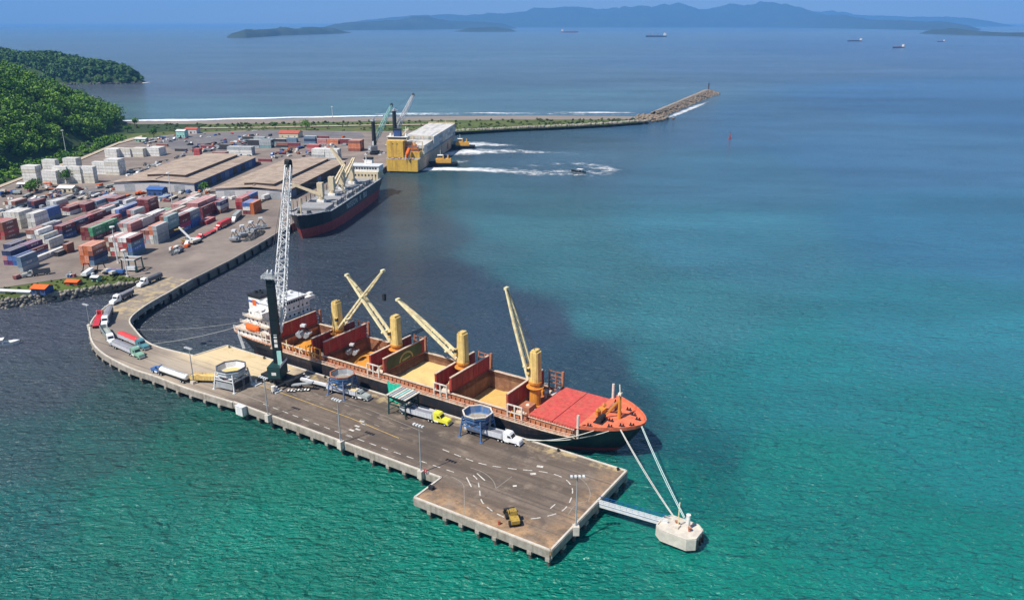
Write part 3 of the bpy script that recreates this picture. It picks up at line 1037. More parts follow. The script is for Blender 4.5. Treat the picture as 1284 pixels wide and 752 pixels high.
# faint dust drifting off the apron over the basin
dm = bpy.data.materials.new('dust_air')
dm.use_nodes = True
dm.node_tree.nodes.remove(dm.node_tree.nodes['Principled BSDF'])
dv_ = dm.node_tree.nodes.new('ShaderNodeVolumePrincipled')
dv_.inputs['Color'].default_value = (0.85, 0.85, 0.85, 1)
dv_.inputs['Density'].default_value = 0.007
dm.node_tree.links.new(dv_.outputs[0], dm.node_tree.nodes['Material Output'].inputs['Volume'])
MATS['dust_air'] = dm
bmd = bmesh.new()
for (u, v, z, r) in ((238, 418, 6, 5.0), (244, 408, 9, 3.6), (232, 410, 8, 3.2), (250, 424, 5, 3.4), (240, 412, 7, 4.4), (246, 416, 6, 2.6), (234, 420, 5, 2.8), (241, 400, 11, 2.4), (254, 418, 6, 2.2)):
    c = at(u, v, z)
    bmesh.ops.create_icosphere(bmd, subdivisions=3, radius=r, matrix=Matrix.Translation(c) @ Matrix.Diagonal((1.3, 1.0, 0.7, 1)))
dme = bpy.data.meshes.new('dust_cloud')
bmd.to_mesh(dme)
bmd.free()
dme.materials.append(dm)
dob = bpy.data.objects.new('dust_cloud', dme)
COL.objects.link(dob)
tag(dob, 'faint pale dust drifting over the water beside the apron', 'dust', kind='stuff')

# ------------------------------------------------------------------ far coast
def ridge(name, pts, depth, m='far_land', seed=1, rough=0.36):
    """pts: (u, distance, top height): a mountain ridge with real depth"""
    us = [p[0] for p in pts]
    n = 150
    uu = np.linspace(us[0], us[-1], n)
    dd = np.interp(uu, us, [p[1] for p in pts])
    hh = np.interp(uu, us, [p[2] for p in pts])
    k = 9
    V = np.zeros((n, k, 3))
    for i in range(n):
        th = math.atan((uu[i] - CX) / FPX / 1.048)
        for j in range(k):
            f = j / (k - 1)
            r = dd[i] + f * depth
            x, y = r * math.sin(th) / math.cos(th), r
            prof = math.sin(math.pi * min(1, f * 0.98 + 0.0)) ** 0.75 if 0 < j < k - 1 else 0.0
            nz = noise.fractal(Vector((x / depth * 2.6, y / depth * 1.8, seed * 3.1)), 0.7, 2.1, 6)
            V[i, j] = (x, y, 0.86 * hh[i] * prof * (1 + rough * nz) - (4 if j in (0, k - 1) else 0))
    i, j = np.meshgrid(np.arange(n - 1), np.arange(k - 1), indexing='ij')
    a = i * k + j
    Q = np.stack([a.ravel(), (a + k).ravel(), (a + k + 1).ravel(), (a + 1).ravel()], 1)
    me = fast_mesh(name, V.reshape(-1, 3), Q, [m])
    me.polygons.foreach_set('use_smooth', [True] * len(me.polygons))
    o = bpy.data.objects.new(name, me)
    COL.objects.link(o)
    return struct(o)

ridge('island', [(286, 7000, 0), (292, 7000, 35), (310, 7000, 70), (335, 7600, 62), (352, 8200, 85), (385, 8800, 78), (420, 9500, 70), (441, 10000, 0)], 900, seed=2)
ridge('coast_hills', [(395, 13500, 0), (425, 13500, 120), (460, 14000, 170), (500, 14500, 225), (530, 15000, 260), (560, 15500, 200), (600, 16000, 160), (630, 16500, 130), (648, 17000, 0)], 2500, seed=4)
ridge('island_low', [(570, 11500, 0), (585, 11500, 42), (615, 11500, 64), (640, 11500, 40), (648, 11500, 0)], 700, seed=7)
ridge('far_range', [(430, 22000, 100), (520, 22000, 330), (580, 22000, 380), (640, 22000, 470), (690, 22000, 480), (735, 22000, 630), (765, 22000, 690), (800, 22000, 610),
                    (860, 22000, 590), (890, 22000, 560), (915, 22000, 640), (935, 22000, 660), (965, 21000, 600), (1000, 20000, 440), (1040, 18000, 310), (1080, 16500, 260),
                    (1120, 15000, 190), (1170, 13500, 130), (1210, 12500, 60), (1225, 12300, 0)], 5000, seed=9, rough=0.42)
ridge('distant_range', [(950, 29000, 200), (1010, 29000, 560), (1035, 29000, 640), (1070, 28000, 480), (1130, 27000, 400), (1180, 26000, 330), (1230, 25000, 180), (1270, 25000, 0)], 5000, seed=12)
ridge('peninsula', [(1150, 9500, 0), (1165, 9300, 45), (1185, 9000, 62), (1215, 8400, 40), (1260, 7800, 28), (1300, 7200, 34), (1380, 6800, 50), (1460, 6500, 0)], 700, seed=15)

# ------------------------------------------------------------------ haze: the sea air between here and the far coast
hz = MB().box(-34000, 34000, -1500, 37000, -1.5, 950)
hz = hz.build('haze', 'concrete')
hz['kind'] = 'stuff'
hz['label'] = 'pale blue sea haze over the bay'
hz['category'] = 'haze'
hm = bpy.data.materials.new('sea_haze')
hm.use_nodes = True
hm.node_tree.nodes.remove(hm.node_tree.nodes['Principled BSDF'])
pv = hm.node_tree.nodes.new('ShaderNodeVolumePrincipled')
pv.inputs['Color'].default_value = (0.17, 0.45, 0.90, 1)
pv.inputs['Density'].default_value = 5.8e-5
pv.inputs['Anisotropy'].default_value = 0.0
hm.node_tree.links.new(pv.outputs[0], hm.node_tree.nodes['Material Output'].inputs['Volume'])
hz.data.materials.clear()
hz.data.materials.append(hm)

# ------------------------------------------------------------------ the pier
pier = empty('pier', (PA.x, PA.y, 0), PROT)
pier['kind'] = 'structure'
outer_px = [(235, 487), (195, 472), (160, 460), (125, 440), (113, 420), (118, 398), (150, 372), (176, 356), (196, 345)]
inner_px = [(240, 350), (205, 370), (180, 385), (163, 400), (168, 412), (190, 432), (243, 446)]
sl = 1.0
poly = [(0, 0), (0, -43.6), (-42.7, -43.6), (-42.7, -31.9), (-130, -31.9)]

def smooth_path(pts, n=4):
    out = []
    m = len(pts)
    for i in range(m - 1):
        p0, p1, p2, p3 = pts[max(i - 1, 0)], pts[i], pts[i + 1], pts[min(i + 2, m - 1)]
        for k in range(n):
            t = k / n
            out.append(tuple(0.5 * ((2 * p1[j]) + (-p0[j] + p2[j]) * t + (2 * p0[j] - 5 * p1[j] + 4 * p2[j] - p3[j]) * t * t
                                    + (-p0[j] + 3 * p1[j] - 3 * p2[j] + p3[j]) * t ** 3) for j in range(2)))
    out.append(tuple(pts[-1]))
    return out
outer_path = smooth_path([(-130, -31.9)] + [to_pier(at(u, v, DECK)) for u, v in outer_px])
inner_path = smooth_path([to_pier(at(u, v, DECK)) for u, v in inner_px])
corner = to_pier(at(285, 433, DECK))
poly = poly[:-1] + outer_path + inner_path + [(corner[0], 0.0)]

def deck_material():
    m = bpy.data.materials.new('pier_paving')
    m.use_nodes = True
    N, L = m.node_tree.nodes, m.node_tree.links
    b = N['Principled BSDF']
    b.inputs['Roughness'].default_value = 0.9
    b.inputs['Specular IOR Level'].default_value = 0.25
    tc = N.new('ShaderNodeTexCoord')
    sep = N.new('ShaderNodeSeparateXYZ')
    L.new(tc.outputs['Object'], sep.inputs[0])

    def nz(scale, det=6, stretch=None):
        n = N.new('ShaderNodeTexNoise')
        n.inputs['Scale'].default_value = scale
        n.inputs['Detail'].default_value = det
        n.inputs['Roughness'].default_value = 0.65
        if stretch:
            mp = N.new('ShaderNodeMapping')
            mp.inputs['Scale'].default_value = stretch
            L.new(tc.outputs['Object'], mp.inputs['Vector'])
            L.new(mp.outputs[0], n.inputs['Vector'])
        else:
            L.new(tc.outputs['Object'], n.inputs['Vector'])
        return n.outputs['Fac']

    def ma(op, a, bb):
        n = N.new('ShaderNodeMath')
        n.operation = op
        for i, x in enumerate((a, bb)):
            if isinstance(x, (int, float)):
                n.inputs[i].default_value = x
            else:
                L.new(x, n.inputs[i])
        return n.outputs[0]

    def rng(x, a, bb, c=0, d=1):
        n = N.new('ShaderNodeMapRange')
        n.interpolation_type = 'SMOOTHSTEP'
        for i, k in enumerate(('From Min', 'From Max', 'To Min', 'To Max')):
            n.inputs[k].default_value = (a, bb, c, d)[i]
        L.new(x, n.inputs['Value'])
        return n.outputs[0]

    def mix(f, a, bb):
        n = N.new('ShaderNodeMix')
        n.data_type = 'RGBA'
        L.new(f, n.inputs['Factor'])
        for i, x in ((6, a), (7, bb)):
            if isinstance(x, tuple):
                n.inputs[i].default_value = (*x, 1)
            else:
                L.new(x, n.inputs[i])
        return n.outputs[2]
    warp = ma('MULTIPLY', ma('SUBTRACT', nz(0.06), 0.5), 40)
    x = ma('ADD', sep.outputs['X'], warp)
    y = ma('ADD', sep.outputs['Y'], ma('MULTIPLY', ma('SUBTRACT', nz(0.11), 0.5), 14))
    # worn grey asphalt with tyre streaks along the pier
    asp = mix(rng(nz(1.0, 7, (0.02, 0.22, 1)), 0.35, 0.7), (0.105, 0.080, 0.064), (0.205, 0.160, 0.126))
    asp = mix(rng(nz(0.07), 0.45, 0.75, 0, 0.85), asp, (0.065, 0.053, 0.048))
    # bare concrete of the approach and apron
    con = mix(rng(nz(1.0, 7, (0.03, 0.12, 1)), 0.35, 0.7), (0.27, 0.22, 0.175), (0.40, 0.335, 0.265))
    f_con = rng(x, -120, -140)
    col = mix(f_con, asp, con)
    # roadway wear on the curve
    col = mix(ma('MULTIPLY', rng(x, -185, -205), rng(nz(0.05), 0.4, 0.65, 0.45, 0.9)), col, (0.185, 0.155, 0.135))
    # spilt grain on the apron by the stern
    gx = ma('MULTIPLY', rng(x, -130, -146), rng(x, -190, -172))
    gy = rng(y, -22, -12)
    col = mix(ma('MULTIPLY', ma('MULTIPLY', gx, gy), 0.85), col, (0.66, 0.52, 0.31))
    # rusty sandy stain on the outer head of the pier
    hx = rng(y, -33, -41)
    hx2 = rng(sep.outputs['X'], -9, -1)
    f = ma('MULTIPLY', ma('MAXIMUM', ma('MULTIPLY', hx, rng(x, -52, -38)), ma('MULTIPLY', hx2, 0.75)), rng(nz(0.25), 0.35, 0.62, 0.2, 1))
    col = mix(f, col, (0.40, 0.25, 0.14))
    col = mix(ma('MULTIPLY', rng(x, -148, -126), rng(nz(0.9, 6), 0.45, 0.7, 0, 0.45)), col, (0.09, 0.07, 0.058))
    col = mix(ma('MULTIPLY', rng(x, -148, -126), rng(nz(0.17, 8), 0.52, 0.7, 0, 0.5)), col, (0.33, 0.26, 0.20))
    # pale cope strip on the ship side
    f = ma('MULTIPLY', rng(y, -6.0, -1.5), rng(nz(0.3), 0.45, 0.62, 0.0, 0.75))
    col = mix(f, col, (0.50, 0.38, 0.20))
    # dark tyre tracks along the lanes and patched repairs
    f = rng(nz(1.0, 5, (0.006, 0.75, 1)), 0.54, 0.68, 0, 0.55)
    col = mix(f, col, (0.075, 0.06, 0.052))
    f = rng(nz(1.0, 4, (0.05, 0.3, 1)), 0.60, 0.72, 0, 0.5)
    col = mix(f, col, (0.30, 0.235, 0.18))
    # oil spots
    f = rng(nz(0.5, 3), 0.66, 0.74, 0, 0.6)
    col = mix(f, col, (0.06, 0.05, 0.047))
    L.new(col, b.inputs['Base Color'])
    MATS['pier_paving'] = m
deck_material()

dk = MB().prism(poly, 3.4, DECK)
o = dk.build('deck', 'pier_paving', pier)
bm = bmesh.new()
bm.from_mesh(o.data)
bmesh.ops.triangulate(bm, faces=[f for f in bm.faces if len(f.verts) > 4])
bm.to_mesh(o.data)
bm.free()

# cope kerb and fascia beams round the edge, with pile caps and piles under it
def edge_run(path, name, inset=0.3, hgt=0.28, fascia=True):
    mb, fb = MB(), MB()
    for a, b in zip(path[:-1], path[1:]):
        if math.dist(a, b) < 0.05:
            continue
        mb.bar((a[0], a[1], DECK + hgt / 2 + 0.002), (b[0], b[1], DECK + hgt / 2 + 0.002), 0.55, hgt)
        fb.bar((a[0], a[1], 3.42), (b[0], b[1], 3.42), 0.9, 2.1)
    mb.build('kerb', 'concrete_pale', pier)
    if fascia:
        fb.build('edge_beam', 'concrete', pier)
edge_run([(-0.3, -0.3), (-0.3, -43.3)], 'kerb')
edge_run([(-0.3, -43.3), (-42.4, -43.3)], 'kerb')
edge_run([(-42.4, -43.3), (-42.4, -31.6)], 'kerb')
edge_run([(-42.4, -31.6), (-130, -31.6)], 'kerb')
edge_run([(p[0], p[1]) for p in outer_path][:-2], 'kerb')
edge_run(inner_path, 'kerb')
edge_run([inner_path[-1], (corner[0], -0.3)], 'kerb')
edge_run([(corner[0], -0.3), (-0.3, -0.3)], 'kerb')

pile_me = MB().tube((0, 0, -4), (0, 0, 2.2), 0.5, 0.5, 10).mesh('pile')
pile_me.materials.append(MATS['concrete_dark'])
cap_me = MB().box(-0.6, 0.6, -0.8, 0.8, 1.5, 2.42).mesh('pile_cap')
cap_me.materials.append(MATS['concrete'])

def piles(path, step, rows=(0, 6)):
    acc = 0
    for a, b in zip(path[:-1], path[1:]):
        ln = math.dist(a, b)
        if ln < 0.01:
            continue
        dx, dy = (b[0] - a[0]) / ln, (b[1] - a[1]) / ln
        t = step - acc
        while t <= ln:
            for k, r in enumerate(rows):
                px, py = a[0] + dx * t - dy * -r, a[1] + dy * t + dx * -r
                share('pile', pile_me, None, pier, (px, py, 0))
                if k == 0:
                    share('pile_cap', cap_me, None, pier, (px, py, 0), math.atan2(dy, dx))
            t += step
        acc = ln - (t - step)
piles([(-42.4, -43.2), (-0.3, -43.2)], 5.2, (0, -7))
piles([(-0.4, -43.2), (-0.4, 0)], 6.0, (0,))
piles([(-130, -31.5), (-42.4, -31.5)], 6.2, (0, -7))
piles(outer_path[:-3][::-1], 7.0, (0, -6))
piles([(corner[0], -0.4), (-0.4, -0.4)], 8.0, (0,))
piles(inner_path, 7.0, (0,))
fend_me = MB().box(-0.5, 0.5, 0, 0.75, 0.6, 4.1).mesh('fender')
fend_me.materials.append(MATS['tyre'])
for k in range(17):
    share('fender', fend_me, None, pier, (-6 - k * 9.8, 0.16, 0))

# painted markings, each its own sheet just above the paving
def mark(pts, w, m, name='lane_marking'):
    mb = MB()
    for a, b in zip(pts[:-1], pts[1:]):
        a, b = Vector((a[0], a[1], 0)), Vector((b[0], b[1], 0))
        d = (b - a).normalized()
        q = Vector((-d.y, d.x, 0)) * w / 2
        z = Vector((0, 0, DECK + 0.012))
        mb.add([a - q + z, b - q + z, b + q + z, a + q + z], [(0, 1, 2, 3)])
    mb.build(name, m, pier)

def dashes(pts, dash, gap, w, m):
    # walk along a polyline of pier coordinates
    segs = [(a, b, math.dist(a, b)) for a, b in zip(pts[:-1], pts[1:])]
    tot = sum(s[2] for s in segs)

    def pos(t):
        for a, b, ln in segs:
            if t <= ln:
                return (a[0] + (b[0] - a[0]) * t / ln, a[1] + (b[1] - a[1]) * t / ln)
            t -= ln
        return segs[-1][1]
    t = 0
    while t + dash < tot:
        mark([pos(t), pos(t + dash / 2), pos(t + dash)], w, m)
        t += dash + gap
px = lambda u, v: to_pier(at(u, v, DECK))
mark([px(318, 480), px(380, 502), px(440, 524), px(500, 549)], 0.32, 'yellow_line')
dashes([px(330, 506), px(420, 540), px(505, 570), px(582, 596)], 2.6, 2.2, 0.30, 'white_line')
dashes([px(335, 483), px(420, 512), px(480, 536)], 2.2, 4.2, 0.28, 'faint_line')
dashes([px(380, 487), px(450, 514), px(515, 540)], 2.4, 2.8, 0.25, 'faint_line')
dashes(smooth_path([px(555, 563), px(600, 580), px(640, 587), px(680, 591), px(705, 598), px(717, 610), px(716, 625), px(705, 640), px(680, 648), px(655, 651)], 6), 2.6, 1.9, 0.32, 'white_line')
dashes(smooth_path([px(632, 648), px(617, 640), px(604, 628), px(601, 612), px(598, 600), px(588, 592)], 6), 2.4, 1.7, 0.32, 'white_line')
dashes(smooth_path([px(690, 637), px(699, 629), px(703, 624)], 4), 2.4, 1.5, 0.3, 'white_line')
mark(smooth_path([px(712, 645), px(722, 632), px(736, 628)], 4), 0.2, 'faint_line')
mark([px(585, 598), px(591, 610)], 0.32, 'white_line')
mark([px(598, 593), px(608, 602)], 0.32, 'white_line')
mark([px(665, 594), px(672, 593.5)], 1.0, 'white_line')
mark([px(673, 584), px(681, 585)], 1.0, 'white_line')
mark([px(622, 612), px(642, 597)], 0.22, 'faint_line')
mark(smooth_path([px(622, 612), px(618, 602), px(606, 592), px(590, 586)], 5), 0.22, 'faint_line')
mark(smooth_path([px(722, 595), px(735, 606), px(740, 618), px(738, 628)], 5), 0.25, 'faint_line')
mark(smooth_path([px(582, 645), px(582, 620), px(580, 606), px(566, 597)], 5), 0.22, 'faint_line')
mark([px(300, 468), px(460, 512), px(530, 541)], 0.22, 'faint_line')
for u, v in ((440, 538), (447, 533), (453, 527), (436, 545), (455, 530), (448, 537)):
    a = px(u - 2, v)
    mark([a, (a[0] + 1.9, a[1])], 0.75, 'white_line', 'arrow_marking')
mark([(-170, -26), (-120, -26.3)], 0.3, 'faint_line')
mark([px(643, 609), px(648, 608.5)], 0.7, 'white_line')
for q in range(9):
    mark([(-42 - q * 9.6, -29.3), (-42 - q * 9.6, -31.2)], 0.12, 'faint_line', 'slab_joint')

# lamp posts on corbels of the outer edge
def lamp_post(s, t, h, label, arms=2, ang=0.0, corbel=True):
    w = S(s, t, DECK)
    r = thing('lamp_post', label, 'street lamp', (w.x, w.y, DECK), PROT + ang, 'lamp posts along the pier')
    MB().box(-0.8, 0.8, -0.9, 0.8, -1.6 if corbel else 0.0, 0.9).build('base_block', 'concrete_pale', r)
    MB().tube((0, 0, 0.9), (0, 0, h), 0.22, 0.13, 8).build('pole', 'grey_steel', r)
    MB().bar((-1.6, 0, h), (1.6, 0, h), 0.14).build('cross_arm', 'grey_steel', r)
    for k in range(4):
        x = -1.5 + k
        MB().box(x - 0.28, x + 0.28, -0.75, 0.15, h + 0.05, h + 0.4).build('floodlight', 'pale_steel', r)
lamp_post(154, -29.3, 13.2, 'grey lamp post beside the tanker truck before the pale hopper')
lamp_post(111.9, -32.6, 13.8, 'grey lamp post right of the pier-edge cabinet')
lamp_post(79.9, -32.6, 14.5, 'grey lamp post on the pier edge opposite the green net hopper')
lamp_post(48.8, -32.6, 15.0, 'grey lamp post just before the pier widens')
lamp_post(-0.6, -32.1, 15.0, 'grey lamp post on the right edge of the pier head', ang=0.6)
lamp_post(238.5, -17.2, 9.5, 'short lamp post at the outer bend of the pier')
cab = thing('edge_cabinet', 'white box cabinet hung on the near edge of the pier', 'cabinet', tuple(S(124.5, -32.9, DECK)), PROT)
MB().box(-1.7, 1.7, -1.2, 0.6, -2.4, 0.7).build('box', 'ship_white', cab)
MB().box(-1.85, 1.85, -1.35, 0.7, 0.702, 0.85).build('lid', 'pale_steel', cab)
MB().box(-0.7, 0.7, -1.24, -1.202, -2.1, 0.3).build('door', 'pale_steel', cab)
# bollards
bol = MB().tube((0, 0, 0), (0, 0, 0.5), 0.3, 0.22, 10).tube((0, 0, 0.5), (0, 0, 0.75), 0.42, 0.42, 10).mesh('bollard')
bol.materials.append(MATS['black_steel'])
for k, (s_, lab) in enumerate(((2.5, 'black bollard at the right corner of the pier head'), (22, 'black bollard on the cope below the ship bow'), (44, 'black bollard on the cope by the white truck cab'),
                               (66, 'black bollard on the cope by the yellow truck'), (88, 'black bollard on the cope by the green net'), (118, 'black bollard on the cope right of the harbour crane'),
                               (150, 'black bollard on the cope left of the harbour crane'), (170, 'black bollard at the apron corner near the ship stern'))):
    o = share('bollard', bol, None, None, tuple(S(s_, -1.2, DECK)))
    tag(o, lab, 'bollard', 'bollards along the berth')

# ------------------------------------------------------------------ hull helper
def hull(root, xd, hd, xw, hw, zd, zboot, top_m, boot_m, bulwark=None, zk=-3.0):
    """stations with deck and waterline positions, blended over height"""
    n = len(xd)

    def row(i, z):
        f = max(0.0, min(1.0, z / zd[i]))
        g = f ** 0.8
        k = f ** 1.25
        return (xw[i] + (xd[i] - xw[i]) * g, hw[i] + (hd[i] - hw[i]) * k, z)
    for part, levels, m in (('boot_topping', [zk, 0, zboot], boot_m), ('hull_side', [zboot, None, None, None], top_m)):
        mb = MB()
        for side in (-1, 1):
            rows = []
            for i in range(n):
                lv = levels if part == 'boot_topping' else [zboot, zboot + (zd[i] - zboot) * 0.33, zboot + (zd[i] - zboot) * 0.66, zd[i]]
                rows.append([(p[0], side * p[1], p[2]) for p in (row(i, z) for z in lv)])
            k = len(rows[0])
            vs = [p for r in rows for p in r]
            fs = [(i * k + j, (i + 1) * k + j, (i + 1) * k + j + 1, i * k + j + 1) for i in range(n - 1) for j in range(k - 1)]
            mb.add(vs, fs)
        # transom
        lv = levels if part == 'boot_topping' else [zboot, zboot + (zd[0] - zboot) * 0.33, zboot + (zd[0] - zboot) * 0.66, zd[0]]
        a = [row(0, z) for z in lv]
        k = len(a)
        mb.add([(p[0], -p[1], p[2]) for p in a] + [(p[0], p[1], p[2]) for p in a], [(j, j + 1, k + j + 1, k + j) for j in range(k - 1)])
        o = mb.build(part, m, root)
        bm = bmesh.new()
        bm.from_mesh(o.data)
        bmesh.ops.remove_doubles(bm, verts=bm.verts, dist=0.002)
        bmesh.ops.recalc_face_normals(bm, faces=bm.faces)
        bm.to_mesh(o.data)
        bm.free()

def rail(root, pts, h, m, name='railing', step=2.0, wires=2, w=0.07):
    mb = MB()
    for a, b in zip(pts[:-1], pts[1:]):
        a, b = Vector(a), Vector(b)
        ln = (b - a).length
        for k in range(wires):
            dz = Vector((0, 0, h * (k + 1) / wires))
            mb.bar(a + dz, b + dz, w)
        for k in range(int(ln / step) + 1):
            p = a.lerp(b, min(1, k * step / ln))
            mb.bar(p, p + Vector((0, 0, h)), w)
    return mb.build(name, m, root, fix=False)

# ------------------------------------------------------------------ the bulk carrier at the pier
SHIP_T, SHIP_S = 16.2, 176.0
sw = S(SHIP_S, SHIP_T, 0)
ship = thing('bulk_carrier', 'large black bulk carrier with open red hatches and yellow cranes moored at the pier', 'ship', (sw.x, sw.y, 0), PROT)
sx = lambda s: SHIP_S - s           # station s of the pier to ship x
ZD, ZF, ZP = 7.6, 11.0, 8.6
xd = [0, 3, 8, 16, 26, 26.01, 60, 120, 140, 146, 152, 157, 157.01, 161, 165, 168, 170.5, 172.3, 173.3, 173.8]
hd = [10.0, 11.6, 12.9, 13.8, 14, 14, 14, 14, 14, 14, 13.6, 12.9, 12.9, 11.6, 9.7, 7.7, 5.6, 3.6, 1.8, 0.15]
xw = [4, 6, 10, 17, 26, 26.01, 60, 118, 134, 139.5, 145, 149.5, 149.51, 153, 156.5, 159, 161.2, 163, 164.2, 165]
hw = [1.5, 4.5, 8.2, 11.6, 13.4, 13.4, 14, 14, 13.3, 12.2, 10.6, 8.9, 8.9, 7.2, 5.5, 4.0, 2.7, 1.6, 0.8, 0.1]
zd = [ZP] * 5 + [ZD] * 7 + [ZF] * 8
zd = [ZP, ZP, ZP, ZP, ZP, ZD, ZD, ZD, ZD, ZD, ZD, ZD, ZF, ZF, ZF, ZF, ZF + 0.1, ZF + 0.2, ZF + 0.3, ZF + 0.3]
hull(ship, xd, hd, xw, hw, zd, 1.7, 'hull_black', 'boot_red')

HB = lambda x: float(np.interp(x, xd, hd)) - 0.05
HOLDS = [(130.5, 150.5), (102.0, 123.6), (73.0, 95.0), (44.6, 66.0), (19.6, 35.4)]     # in pier stations
HW = 11.0
# main deck with hatch openings cut out
edges = sorted(set([26.01, 60, 100, 120, 140, 146, 152, 157] + [sx(a) for h in HOLDS for a in h]))
mb = MB()
for a, b in zip(edges[:-1], edges[1:]):
    mid = (a + b) / 2
    op = any(sx(h[1]) - 0.01 < mid < sx(h[0]) + 0.01 for h in HOLDS)
    if op:
        for sg in (-1, 1):
            mb.add([(a, sg * HW, ZD), (b, sg * HW, ZD), (b, sg * HB(b), ZD), (a, sg * HB(a), ZD)], [(0, 1, 2, 3)])
    else:
        mb.add([(a, -HB(a), ZD), (b, -HB(b), ZD), (b, HB(b), ZD), (a, HB(a), ZD)], [(0, 1, 2, 3)])
mb.build('main_deck', 'ship_deck_red', ship)
mb = MB()
pp = [0, 3, 8, 16, 26]
for a, b in zip(pp[:-1], pp[1:]):
    mb.add([(a, -HB(a), ZP), (b, -HB(b), ZP), (b, HB(b), ZP), (a, HB(a), ZP)], [(0, 1, 2, 3)])
mb.add([(26, -HB(26), ZD), (26, HB(26), ZD), (26, HB(26), ZP), (26, -HB(26), ZP)], [(0, 1, 2, 3)])
mb.build('poop_deck', 'coaming', ship)
mb = MB()
fx = [157.01, 161, 165, 168, 170.5, 172.3, 173.3]
for a, b in zip(fx[:-1], fx[1:]):
    mb.add([(a, -HB(a), ZF), (b, -HB(b), ZF), (b, HB(b), ZF), (a, HB(a), ZF)], [(0, 1, 2, 3)])
mb.add([(157, -HB(157), ZD), (157, HB(157), ZD), (157, HB(157), ZF), (157, -HB(157), ZF)], [(0, 1, 2, 3)])
mb.build('forecastle_deck', 'forecastle_red', ship)
# bulwark round the bow, inner face red like the deck
mb = MB()
fxx = [158.5, 161, 165, 168, 170.5, 172.3, 173.3, 173.8]
for sg in (-1, 1):
    for a, b in zip(fxx[:-1], fxx[1:]):
        ha, hb_ = np.interp(a, xd, hd), np.interp(b, xd, hd)
        mb.add([(a, sg * ha, ZF - 0.05), (b, sg * hb_, ZF - 0.05), (b + 0.12, sg * (hb_ + 0.12), ZF + 1.15), (a + 0.1, sg * (ha + 0.12), ZF + 1.15)], [(0, 1, 2, 3)])
        mb.add([(a, sg * (ha - 0.18), ZF - 0.05), (b, sg * max(hb_ - 0.18, 0.0), ZF - 0.05), (b + 0.02, sg * max(hb_ - 0.06, 0), ZF + 1.15), (a, sg * (ha - 0.06), ZF + 1.15)], [(0, 1, 2, 3)])
        mb.add([(a, sg * (ha - 0.08), ZF + 1.15), (b, sg * max(hb_ - 0.08, 0), ZF + 1.15), (b + 0.12, sg * (hb_ + 0.14), ZF + 1.155), (a + 0.1, sg * (ha + 0.14), ZF + 1.155)], [(0, 1, 2, 3)])
mb.build('bow_bulwark', 'forecastle_red', ship, fix=False)

